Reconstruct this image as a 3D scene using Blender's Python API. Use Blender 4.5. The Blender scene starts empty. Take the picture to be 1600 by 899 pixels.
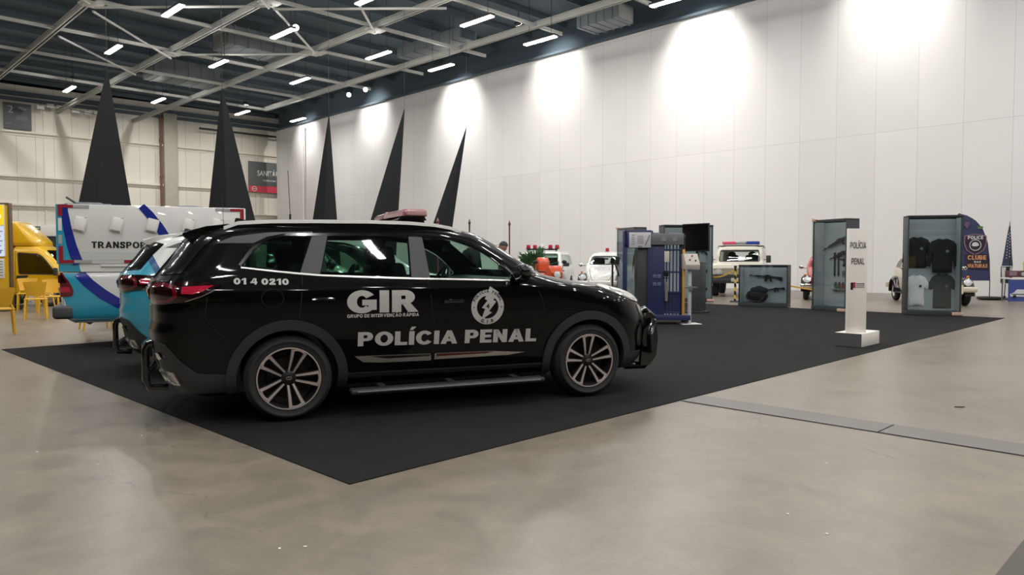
import bpy, bmesh, math, random
from mathutils import Vector, Matrix
from mathutils.bvhtree import BVHTree

random.seed(7)
scene = bpy.context.scene
COL = scene.collection
PI = math.pi
R = math.radians

# ------------------------------------------------------------------ camera, world, exposure
FPX, HC, PITCH = 1140.0, 1.32, math.atan(44.5 / 1140.0)
cam_data = bpy.data.cameras.new('camera')
cam_data.sensor_width = 36.0
cam_data.lens = 36.0 * FPX / 1600.0
cam_data.clip_start = 0.05
cam_data.clip_end = 400.0
cam = bpy.data.objects.new('camera', cam_data)
cam.location = (0, 0, HC)
cam.rotation_euler = (PI / 2 - PITCH, 0, 0)
COL.objects.link(cam)
scene.camera = cam

world = bpy.data.worlds.new('world')
scene.world = world
world.use_nodes = True
world.node_tree.nodes['Background'].inputs[0].default_value = (0.55, 0.6, 0.65, 1)
world.node_tree.nodes['Background'].inputs[1].default_value = 0.02

scene.view_settings.view_transform = 'Standard'
scene.view_settings.look = 'None'
scene.view_settings.gamma = 1.0
scene.view_settings.use_curve_mapping = False
scene.view_settings.exposure = 0.0
scene.cycles.transparent_max_bounces = 32

LED_POWER = 160.0          # every long LED fixture of the hall
WASH_POWER = 1700.0        # the floodlights aimed at the white wall
LED_GLOW = 14.0
LED_SIDE = 115.0            # the share of a fixture that leaves sideways
LED_NEAR = 0.72            # the rows over the camera side of the hall burn a little lower
LEFT_FILL_POWER = 1400.0        # added fill floodlights that brighten the beige wall

# ------------------------------------------------------------------ pixel -> place
_U = Vector((0, math.sin(PITCH), math.cos(PITCH)))
_F = Vector((0, math.cos(PITCH), -math.sin(PITCH)))
_C = Vector((0, 0, HC))


def ray(u, v):
    return Vector(((u - 800) / FPX, 0, 0)) + _U * ((449.5 - v) / FPX) + _F


def G(u, v, z=0.0):
    d = ray(u, v)
    return _C + d * ((z - HC) / d.z)


def at(u, v, y):
    d = ray(u, v)
    return _C + d * (y / d.y)


# ------------------------------------------------------------------ materials
def S(r, g, b):
    def f(c):
        c /= 255.0
        return c / 12.92 if c <= 0.04045 else ((c + 0.055) / 1.055) ** 2.4
    return (f(r), f(g), f(b), 1.0)


def mat(name, col, rough=0.5, metal=0.0, spec=0.5, coat=0.0, emit=None, estr=0.0, var=0.0, vscale=8.0, bump=0.0, bscale=60.0):
    m = bpy.data.materials.new(name)
    m.use_nodes = True
    nt = m.node_tree
    b = nt.nodes['Principled BSDF']
    b.inputs['Base Color'].default_value = col
    b.inputs['Roughness'].default_value = rough
    b.inputs['Metallic'].default_value = metal
    b.inputs['Specular IOR Level'].default_value = spec
    b.inputs['Coat Weight'].default_value = coat
    b.inputs['Coat Roughness'].default_value = 0.03
    if emit:
        b.inputs['Emission Color'].default_value = emit
        b.inputs['Emission Strength'].default_value = estr
    if var > 0 or bump > 0:
        tc = nt.nodes.new('ShaderNodeTexCoord')
        nz = nt.nodes.new('ShaderNodeTexNoise')
        nz.inputs['Scale'].default_value = vscale
        nz.inputs['Detail'].default_value = 5
        nt.links.new(tc.outputs['Object'], nz.inputs['Vector'])
        if var > 0:
            mx = nt.nodes.new('ShaderNodeMix')
            mx.data_type = 'RGBA'
            mx.inputs[6].default_value = tuple(c * (1 - var) for c in col[:3]) + (1,)
            mx.inputs[7].default_value = tuple(min(1, c * (1 + var)) for c in col[:3]) + (1,)
            nt.links.new(nz.outputs['Fac'], mx.inputs[0])
            nt.links.new(mx.outputs[2], b.inputs['Base Color'])
        if bump > 0:
            n2 = nt.nodes.new('ShaderNodeTexNoise')
            n2.inputs['Scale'].default_value = bscale
            bp = nt.nodes.new('ShaderNodeBump')
            bp.inputs['Strength'].default_value = bump
            bp.inputs['Distance'].default_value = 0.01
            nt.links.new(tc.outputs['Object'], n2.inputs['Vector'])
            nt.links.new(n2.outputs['Fac'], bp.inputs['Height'])
            nt.links.new(bp.outputs['Normal'], b.inputs['Normal'])
    return m


def glass(name, tint, refl=1.0, base=0.0, rough=0.02):
    """thin pane: tinted see-through plus mirror reflection by Fresnel"""
    m = bpy.data.materials.new(name)
    m.use_nodes = True
    nt = m.node_tree
    nt.nodes.clear()
    out = nt.nodes.new('ShaderNodeOutputMaterial')
    tr = nt.nodes.new('ShaderNodeBsdfTransparent')
    tr.inputs[0].default_value = tint
    gl = nt.nodes.new('ShaderNodeBsdfGlossy')
    gl.inputs['Roughness'].default_value = rough
    gl.inputs[0].default_value = (1, 1, 1, 1)
    fr = nt.nodes.new('ShaderNodeFresnel')
    fr.inputs[0].default_value = 1.5
    ma = nt.nodes.new('ShaderNodeMath')
    ma.operation = 'MULTIPLY_ADD'
    ma.inputs[1].default_value = refl
    ma.inputs[2].default_value = base
    mx = nt.nodes.new('ShaderNodeMixShader')
    nt.links.new(fr.outputs[0], ma.inputs[0])
    ge = nt.nodes.new('ShaderNodeNewGeometry')
    fb = nt.nodes.new('ShaderNodeMath')
    fb.operation = 'SUBTRACT'
    fb.inputs[0].default_value = 1.0
    nt.links.new(ge.outputs['Backfacing'], fb.inputs[1])
    mf = nt.nodes.new('ShaderNodeMath')
    mf.operation = 'MULTIPLY'
    nt.links.new(ma.outputs[0], mf.inputs[0])
    nt.links.new(fb.outputs[0], mf.inputs[1])
    nt.links.new(mf.outputs[0], mx.inputs[0])
    nt.links.new(tr.outputs[0], mx.inputs[1])
    nt.links.new(gl.outputs[0], mx.inputs[2])
    nt.links.new(mx.outputs[0], out.inputs[0])
    return m


M = {}
M['black_paint'] = mat('black_paint', S(4, 5, 6), 0.3, 0, 0.05, coat=0.5)
M['matte_black'] = mat('matte_black', S(44, 46, 47), 0.55, var=0.15, vscale=30)
M['cladding'] = mat('cladding', S(46, 48, 50), 0.5, var=0.1, vscale=20)
M['pillar_trim'] = mat('pillar_trim', S(70, 70, 72), 0.45)
M['gloss_black'] = mat('gloss_black', S(14, 14, 15), 0.12, coat=0.6)
M['seam'] = mat('seam', S(4, 4, 4), 0.8)
M['chrome'] = mat('chrome', S(225, 222, 218), 0.12, 1.0)
M['satin_chrome'] = mat('satin_chrome', S(205, 202, 198), 0.28, 1.0)
M['silver'] = mat('silver', S(178, 176, 172), 0.38, 0.8)
M['rim_face'] = mat('rim_face', S(214, 200, 194), 0.3, 0.55)
M['rim_dark'] = mat('rim_dark', S(38, 36, 36), 0.4, 0.4)
M['rubber'] = mat('rubber', S(38, 39, 39), 0.7, var=0.15, vscale=40)
M['decal_white'] = mat('decal_white', S(196, 192, 188), 0.5)
M['decal_black'] = mat('decal_black', S(18, 18, 20), 0.5)
M['car_glass'] = glass('car_glass', (0.80, 0.90, 0.85, 1), 1.1, 0.02)
M['privacy_glass'] = glass('privacy_glass', (0.62, 0.72, 0.67, 1), 1.1, 0.02)
M['dark_glass'] = glass('dark_glass', (0.30, 0.34, 0.34, 1), 1.1, 0.02)
M['clear_glass'] = glass('clear_glass', (0.92, 0.95, 0.94, 1), 1.0, 0.01)
M['case_glass'] = glass('case_glass', (0.93, 0.95, 0.955, 1), 1.0, 0.05)
M['red_lamp'] = mat('red_lamp', S(104, 14, 28), 0.1, coat=1.0)
M['red_lamp_bright'] = mat('red_lamp_bright', S(186, 22, 54), 0.1, coat=1.0)
M['dark_lamp'] = mat('dark_lamp', S(30, 7, 11), 0.08, coat=1.0)
M['amber'] = mat('amber', S(230, 130, 40), 0.2)
M['lamp_clear'] = mat('lamp_clear', S(215, 218, 218), 0.08, 0.2, coat=1.0)
M['seat'] = mat('seat', S(30, 30, 31), 0.7)
M['interior'] = mat('interior', S(34, 34, 35), 0.7)
M['pink_lens'] = mat('pink_lens', S(182, 112, 122), 0.12, coat=1.0)
M['pink_lens_pale'] = mat('pink_lens_pale', S(205, 160, 160), 0.12, coat=1.0)
M['white_paint'] = mat('white_paint', S(228, 227, 222), 0.25, coat=0.8)
M['white_matt'] = mat('white_matt', S(226, 222, 214), 0.6)
M['plate'] = mat('plate', S(190, 190, 186), 0.5)


# ------------------------------------------------------------------ mesh helpers
def box(bm, c, size, rot=None, bevel=0.0, seg=2):
    g = bmesh.ops.create_cube(bm, size=1.0)
    vs = g['verts']
    bmesh.ops.scale(bm, vec=Vector(size), verts=vs)
    if bevel > 0:
        es = list({e for v in vs for e in v.link_edges})
        r = bmesh.ops.bevel(bm, geom=es, offset=bevel, segments=seg, affect='EDGES', profile=0.5)
        vs = list({v for f in r['faces'] for v in f.verts} | {v for v in vs if v.is_valid})
    if rot is not None:
        bmesh.ops.transform(bm, matrix=rot.to_4x4(), verts=vs)
    bmesh.ops.translate(bm, vec=Vector(c), verts=vs)
    return vs


def frame_of(d):
    d = Vector(d).normalized()
    up = Vector((0, 0, 1)) if abs(d.z) < 0.95 else Vector((1, 0, 0))
    x = d.cross(up).normalized()
    y = d.cross(x).normalized()
    return x, y, d


def cyl(bm, p0, p1, r0, r1=None, seg=16, cap=True):
    r1 = r0 if r1 is None else r1
    p0, p1 = Vector(p0), Vector(p1)
    x, y, d = frame_of(p1 - p0)
    a = [bm.verts.new(p0 + (x * math.cos(2 * PI * i / seg) + y * math.sin(2 * PI * i / seg)) * r0) for i in range(seg)]
    b = [bm.verts.new(p1 + (x * math.cos(2 * PI * i / seg) + y * math.sin(2 * PI * i / seg)) * r1) for i in range(seg)]
    for i in range(seg):
        j = (i + 1) % seg
        bm.faces.new((a[i], a[j], b[j], b[i]))
    if cap:
        bm.faces.new(a[::-1])
        bm.faces.new(b)
    return a + b


def tube(bm, pts, r, seg=10, cap=True, closed=False):
    pts = [Vector(p) for p in pts]
    n = len(pts)
    rings = []
    prev = None
    for i, p in enumerate(pts):
        if closed:
            d = pts[(i + 1) % n] - pts[i - 1]
        else:
            d = pts[min(i + 1, n - 1)] - pts[max(i - 1, 0)]
        x, y, d = frame_of(d)
        if prev is not None:
            x = (prev - d * prev.dot(d)).normalized()
            y = d.cross(x)
        prev = x
        rr = r[i] if isinstance(r, (list, tuple)) else r
        rings.append([bm.verts.new(p + (x * math.cos(2 * PI * k / seg) + y * math.sin(2 * PI * k / seg)) * rr) for k in range(seg)])
    for i in range(n if closed else n - 1):
        a, b = rings[i], rings[(i + 1) % n]
        for k in range(seg):
            j = (k + 1) % seg
            bm.faces.new((a[k], a[j], b[j], b[k]))
    if cap and not closed:
        bm.faces.new(rings[0][::-1])
        bm.faces.new(rings[-1])


def lathe(bm, prof, seg=32, mtx=None, closed=False, a0=0.0, a1=2 * PI):
    """profile of (r, h) turned about Z, then moved by mtx"""
    mtx = mtx or Matrix()
    full = abs(a1 - a0 - 2 * PI) < 1e-6
    n = seg if full else seg + 1
    rings = []
    for (r, h) in prof:
        if r < 1e-6:
            rings.append([bm.verts.new(mtx @ Vector((0, 0, h)))])
        else:
            rings.append([bm.verts.new(mtx @ Vector((r * math.cos(a0 + (a1 - a0) * i / seg), r * math.sin(a0 + (a1 - a0) * i / seg), h))) for i in range(n)])
    m = len(rings)
    for k in range(m if closed else m - 1):
        a, b = rings[k], rings[(k + 1) % m]
        for i in range(seg):
            j = (i + 1) % n
            if len(a) == 1 and len(b) == 1:
                continue
            if len(a) == 1:
                bm.faces.new((a[0], b[j], b[i]))
            elif len(b) == 1:
                bm.faces.new((a[i], a[j], b[0]))
            else:
                bm.faces.new((a[i], a[j], b[j], b[i]))


def prism(bm, poly, f0, f1):
    """poly of 2D points; f0 / f1 map a point to the two end positions"""
    a = [bm.verts.new(f0(*p)) for p in poly]
    b = [bm.verts.new(f1(*p)) for p in poly]
    n = len(poly)
    bm.faces.new(a[::-1])
    bm.faces.new(b)
    for i in range(n):
        j = (i + 1) % n
        bm.faces.new((a[i], a[j], b[j], b[i]))


def ellipsoid(bm, c, r, seg=24, rings=14, rot=None):
    g = bmesh.ops.create_uvsphere(bm, u_segments=seg, v_segments=rings, radius=1.0)
    vs = g['verts']
    bmesh.ops.scale(bm, vec=Vector(r), verts=vs)
    if rot is not None:
        bmesh.ops.transform(bm, matrix=rot.to_4x4(), verts=vs)
    bmesh.ops.translate(bm, vec=Vector(c), verts=vs)
    return vs


def finish(me, smooth):
    if smooth:
        me.shade_smooth()
        me.set_sharp_from_angle(angle=R(smooth))


def obj(name, bm, m=None, parent=None, smooth=35, loc=None, rot=None, recalc=True):
    if recalc:
        bmesh.ops.recalc_face_normals(bm, faces=bm.faces)
    me = bpy.data.meshes.new(name)
    bm.to_mesh(me)
    bm.free()
    finish(me, smooth)
    o = bpy.data.objects.new(name, me)
    COL.objects.link(o)
    if m is not None:
        for x in (m if isinstance(m, (list, tuple)) else [m]):
            me.materials.append(x)
    if parent is not None:
        o.parent = parent
    if loc is not None:
        o.location = loc
    if rot is not None:
        o.rotation_euler = rot
    return o


def NB():
    return bmesh.new()


def thing(name, label, cat, loc=(0, 0, 0), rz=0.0, group=None):
    o = bpy.data.objects.new(name, None)
    o.empty_display_size = 0.2
    COL.objects.link(o)
    o.location = loc
    o.rotation_euler = (0, 0, rz)
    return tag(o, label, cat, group)


def sub(name, parent, loc=(0, 0, 0), rot=(0, 0, 0)):
    o = bpy.data.objects.new(name, None)
    o.empty_display_size = 0.1
    COL.objects.link(o)
    o.parent = parent
    o.location = loc
    o.rotation_euler = rot
    return o


def tag(o, label, cat, group=None):
    o['label'] = label
    o['category'] = cat
    if group:
        o['group'] = group
    return o


def struct(o):
    o['kind'] = 'structure'
    return o


def copy_tree(o, parent=None):
    c = o.copy()
    COL.objects.link(c)
    if parent is not None:
        c.parent = parent
    for ch in list(o.children):
        copy_tree(ch, c)
    return c


def bm_copy_of(o):
    bm = bmesh.new()
    bm.from_mesh(o.data)
    return bm


def boolean(bm, cutters, op='DIFFERENCE'):
    """bm minus / times every cutter bmesh; returns a new bmesh"""
    def tmp(b):
        bmesh.ops.recalc_face_normals(b, faces=b.faces)
        me = bpy.data.meshes.new('tmp')
        b.to_mesh(me)
        b.free()
        o = bpy.data.objects.new('tmp', me)
        COL.objects.link(o)
        return o
    a = tmp(bm)
    cs = [tmp(c) for c in cutters]
    for c in cs:
        md = a.modifiers.new('b', 'BOOLEAN')
        md.operation = op
        md.solver = 'EXACT'
        md.object = c
    dg = bpy.context.evaluated_depsgraph_get()
    me = bpy.data.meshes.new_from_object(a.evaluated_get(dg))
    res = bmesh.new()
    res.from_mesh(me)
    bpy.data.meshes.remove(me)
    for o in [a] + cs:
        d = o.data
        bpy.data.objects.remove(o)
        bpy.data.meshes.remove(d)
    return res


def text_bm(txt, bold=0.0, spacing=1.0, w=None, h=None, align='L', resolution=4):
    """flat lettering as a bmesh in XY, fitted into w x h"""
    cu = bpy.data.curves.new('t', 'FONT')
    cu.body = txt
    cu.size = 1.0
    cu.offset = bold
    cu.space_character = spacing
    cu.resolution_u = resolution
    cu.fill_mode = 'FRONT'
    o = bpy.data.objects.new('t', cu)
    COL.objects.link(o)
    dg = bpy.context.evaluated_depsgraph_get()
    me = bpy.data.meshes.new_from_object(o.evaluated_get(dg))
    bm = bmesh.new()
    bm.from_mesh(me)
    bpy.data.meshes.remove(me)
    bpy.data.objects.remove(o)
    bpy.data.curves.remove(cu)
    bmesh.ops.remove_doubles(bm, verts=bm.verts, dist=1e-5)
    xs = [v.co.x for v in bm.verts]
    ys = [v.co.y for v in bm.verts]
    x0, x1, y0, y1 = min(xs), max(xs), min(ys), max(ys)
    sy = (h / (y1 - y0)) if h else None
    sx = (w / (x1 - x0)) if w else sy
    sy = sy or sx
    for v in bm.verts:
        v.co.x = (v.co.x - x0) * sx
        v.co.y = (v.co.y - y0) * sy
        v.co.z = 0
    if align == 'C':
        wd = (x1 - x0) * sx
        for v in bm.verts:
            v.co.x -= wd / 2
    return bm


def poly_bm(poly):
    bm = bmesh.new()
    bm.faces.new([bm.verts.new((p[0], p[1], 0)) for p in poly])
    return bm


def join(*bms):
    out = bmesh.new()
    for b in bms:
        me = bpy.data.meshes.new('j')
        b.to_mesh(me)
        b.free()
        out.from_mesh(me)
        bpy.data.meshes.remove(me)
    return out


def thicken(bm, t):
    """give a flat sheet (in XY) the thickness t along +Z"""
    r = bmesh.ops.extrude_face_region(bm, geom=bm.faces[:])
    vs = [g for g in r['geom'] if isinstance(g, bmesh.types.BMVert)]
    bmesh.ops.translate(bm, vec=(0, 0, t), verts=vs)
    return bm


def place(bm, o, x, y):
    """move a sheet from XY onto the plane through o spanned by x, y (its thickness along x cross y)"""
    x, y = Vector(x).normalized(), Vector(y).normalized()
    z = x.cross(y)
    m = Matrix((x, y, z)).transposed().to_4x4()
    m.translation = Vector(o)
    bmesh.ops.transform(bm, matrix=m, verts=bm.verts)
    return bm


def arc(cx, cy, r, a0, a1, n, ry=None):
    ry = r if ry is None else ry
    return [(cx + r * math.cos(R(a0 + (a1 - a0) * i / n)), cy + ry * math.sin(R(a0 + (a1 - a0) * i / n))) for i in range(n + 1)]


def round_poly(pts, r, n=4):
    """polygon with rounded corners; r one radius or a list"""
    out = []
    k = len(pts)
    for i in range(k):
        p, a, b = Vector(pts[i]), Vector(pts[i - 1]), Vector(pts[(i + 1) % k])
        rr = r[i] if isinstance(r, (list, tuple)) else r
        if rr <= 0:
            out.append(tuple(p))
            continue
        da, db = (a - p), (b - p)
        q = min(rr, da.length * 0.45, db.length * 0.45)
        s, e = p + da.normalized() * q, p + db.normalized() * q
        for j in range(n + 1):
            t = j / n
            out.append(tuple(s * (1 - t) ** 2 + p * 2 * t * (1 - t) + e * t * t))
    return out


# ------------------------------------------------------------------ heavy block lettering drawn from strokes
def glyphs(txt, sv=0.27, sh=0.21, gap=0.09, wide=1.0, w=None, h=None):
    bm = bmesh.new()

    def quad(p):
        bm.faces.new([bm.verts.new((x0 + x * wide, y, 0)) for x, y in p])

    def rect(a, b, c, d):
        quad([(a, b), (c, b), (c, d), (a, d)])

    def ring(cx, cy, rx, ry, a0=0, a1=360, n=28, tx=None, ty=None):
        tx, ty = tx or sv, ty or sh
        o, i_ = [], []
        for k in range(n + 1):
            a = R(a0 + (a1 - a0) * k / n)
            o.append((cx + rx * math.cos(a), cy + ry * math.sin(a)))
            i_.append((cx + (rx - tx) * math.cos(a), cy + (ry - ty) * math.sin(a)))
        for k in range(n):
            quad([o[k], o[k + 1], i_[k + 1], i_[k]])

    def stroke(pts, t):
        for (ax, ay), (bx, by) in zip(pts[:-1], pts[1:]):
            d = Vector((bx - ax, by - ay)).normalized()
            nx, ny = -d.y * t / 2, d.x * t / 2
            e = 0.25 * t
            ax, ay, bx, by = ax - d.x * e, ay - d.y * e, bx + d.x * e, by + d.y * e
            quad([(ax - nx, ay - ny), (bx - nx, by - ny), (bx + nx, by + ny), (ax + nx, ay + ny)])
    x0 = 0.0
    base = {'Í': 'I', 'Ç': 'C', 'Ã': 'A', 'Á': 'A', 'Ó': 'O'}
    for ch in txt:
        c = base.get(ch, ch)
        if c == ' ':
            x0 += 0.34 * wide
            continue
        wd = 0.78
        if c == 'I':
            wd = sv
            rect(0, 0, sv, 1)
        elif c == '1':
            wd = 0.5
            rect(0.5 - sv, 0, 0.5, 1)
            quad([(0, 0.62), (0.5 - sv, 0.78), (0.5 - sv, 1), (0.0, 0.80)])
        elif c == 'L':
            wd = 0.68
            rect(0, 0, sv, 1); rect(sv, 0, wd, sh)
        elif c in 'EF':
            wd = 0.70
            rect(0, 0, sv, 1); rect(sv, 1 - sh, wd, 1); rect(sv, 0.5 - sh * 0.45, wd * 0.93, 0.5 + sh * 0.45)
            if c == 'E':
                rect(sv, 0, wd, sh)
        elif c == 'T':
            wd = 0.76
            rect(0, 1 - sh, wd, 1); rect(wd / 2 - sv / 2, 0, wd / 2 + sv / 2, 1 - sh)
        elif c in 'PRB':
            wd = 0.80 if c == 'P' else 0.90
            rect(0, 0, sv, 1); rect(sv, 1 - sh, 0.46, 1); rect(sv, 0.36, 0.46, 0.36 + sh * 0.9)
            ring(0.46, 0.68, 0.33, 0.32, -90, 90, 14, ty=sh * 0.95)
            if c == 'R':
                quad([(0.34, 0.40), (0.34 + sv * 0.95, 0.40), (0.92, 0), (0.92 - sv * 1.12, 0)])
            if c == 'B':
                rect(sv, 0, 0.46, sh); ring(0.46, 0.28, 0.36, 0.28, -90, 90, 14)
        elif c == 'D':
            wd = 0.86
            rect(0, 0, sv, 1); rect(sv, 1 - sh, 0.40, 1); rect(sv, 0, 0.40, sh)
            ring(0.40, 0.5, 0.46, 0.5, -90, 90, 18)
        elif c in 'OQ0':
            wd = 0.98 if c != '0' else 0.76
            ring(wd / 2, 0.5, wd / 2, 0.515)
        elif c == 'C':
            wd = 0.92
            ring(0.48, 0.5, 0.48, 0.515, 36, 324)
        elif c == 'G':
            wd = 0.98
            ring(0.49, 0.5, 0.49, 0.515, 36, 318)
            rect(0.50, 0.34, 0.98, 0.34 + sh); rect(0.98 - sv * 0.86, 0.13, 0.98, 0.34)
        elif c == 'A':
            wd = 0.96
            k = sv * 1.06
            quad([(0, 0), (k, 0), (0.48 + k * 0.42, 1), (0.48 - k * 0.42, 1)])
            quad([(wd, 0), (0.48 + k * 0.42, 1), (0.48 - k * 0.42, 1), (wd - k, 0)])
            rect(0.22, 0.19, wd - 0.22, 0.19 + sh * 0.85)
        elif c == 'N':
            wd = 0.84
            rect(0, 0, sv, 1); rect(wd - sv, 0, wd, 1)
            quad([(0, 1), (wd - sv * 0.98, 0), (wd, 0), (sv * 0.98, 1)])
        elif c == 'M':
            wd = 1.0
            rect(0, 0, sv, 1); rect(wd - sv, 0, wd, 1)
            quad([(0, 1), (0.5 - sv / 2, 0), (0.5 + sv / 2, 0), (sv, 1)]); quad([(wd - sv, 1), (0.5 - sv / 2, 0), (0.5 + sv / 2, 0), (wd, 1)])
        elif c == 'U':
            wd = 0.84
            rect(0, 0.40, sv, 1); rect(wd - sv, 0.40, wd, 1)
            ring(wd / 2, 0.40, wd / 2, 0.415, 180, 360, 16)
        elif c == 'V':
            wd = 0.92
            k = sv * 1.05
            quad([(0, 1), (0.46 - k * 0.42, 0), (0.46 + k * 0.42, 0), (k, 1)])
            quad([(wd, 1), (wd - k, 1), (0.46 - k * 0.42, 0), (0.46 + k * 0.42, 0)])
        elif c == 'S':
            wd = 0.76
            t = (sv + sh) / 2
            q = t / 2
            stroke([(0.70, 0.74), (0.62, 0.90 - q * 0.2), (0.40, 1 - q), (0.20, 0.90 - q * 0.3), (0.14, 0.74), (0.22, 0.60), (0.42, 0.51), (0.58, 0.42), (0.64, 0.28), (0.56, 0.12), (0.38, q), (0.18, 0.10), (0.08, 0.27)], t)
        elif c == '2':
            wd = 0.72
            t = (sv + sh) / 2
            stroke([(0.12, 0.70), (0.20, 0.86), (0.38, 1 - t / 2), (0.54, 0.84), (0.56, 0.66), (0.42, 0.46), (0.16, 0.18)], t)
            rect(0, 0, wd, sh)
        elif c == '4':
            wd = 0.78
            rect(0.46, 0, 0.46 + sv * 0.85, 1); rect(0, 0.22, wd, 0.22 + sh)
            quad([(0.0, 0.22), (0.24, 0.22 + sh * 0.4), (0.46 + sv * 0.2, 1), (0.36, 1)])
        elif c == '.':
            wd = sv
            rect(0, 0, sv, sh)
        else:
            wd = 0.5
        if ch in 'ÍÁÓ':
            m = wd / 2
            quad([(m - 0.12, 1.09), (m + 0.04, 1.09), (m + 0.22, 1.32), (m - 0.02, 1.32)])
        if ch == 'Ã':
            m = wd / 2
            stroke([(m - 0.22, 1.13), (m - 0.12, 1.23), (m + 0.08, 1.14), (m + 0.22, 1.24)], sh * 0.6)
        if ch == 'Ç':
            stroke([(0.48, 0.0), (0.56, -0.12), (0.42, -0.20)], sh * 0.5)
        x0 += (wd + gap) * wide
    tot = x0 - gap * wide
    sx = (w / tot) if w else h
    sy = h if h else sx
    for v in bm.verts:
        v.co.x *= sx
        v.co.y *= sy
    return bm


# ------------------------------------------------------------------ bodies built from level outlines
def pchip(xs, ys):
    n = len(xs)
    h = [xs[i + 1] - xs[i] for i in range(n - 1)]
    d = [(ys[i + 1] - ys[i]) / h[i] for i in range(n - 1)]
    m = [0.0] * n
    m[0], m[-1] = d[0], d[-1]
    for i in range(1, n - 1):
        if d[i - 1] * d[i] > 0:
            w1, w2 = 2 * h[i] + h[i - 1], h[i] + 2 * h[i - 1]
            m[i] = (w1 + w2) / (w1 / d[i - 1] + w2 / d[i])

    def f(x):
        x = min(max(x, xs[0]), xs[-1])
        i = 0
        while i < n - 2 and x > xs[i + 1]:
            i += 1
        t = (x - xs[i]) / h[i]
        return ((1 + 2 * t) * (1 - t) ** 2 * ys[i] + t * (1 - t) ** 2 * h[i] * m[i] + t * t * (3 - 2 * t) * ys[i + 1] + t * t * (t - 1) * h[i] * m[i + 1])
    return f


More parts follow.
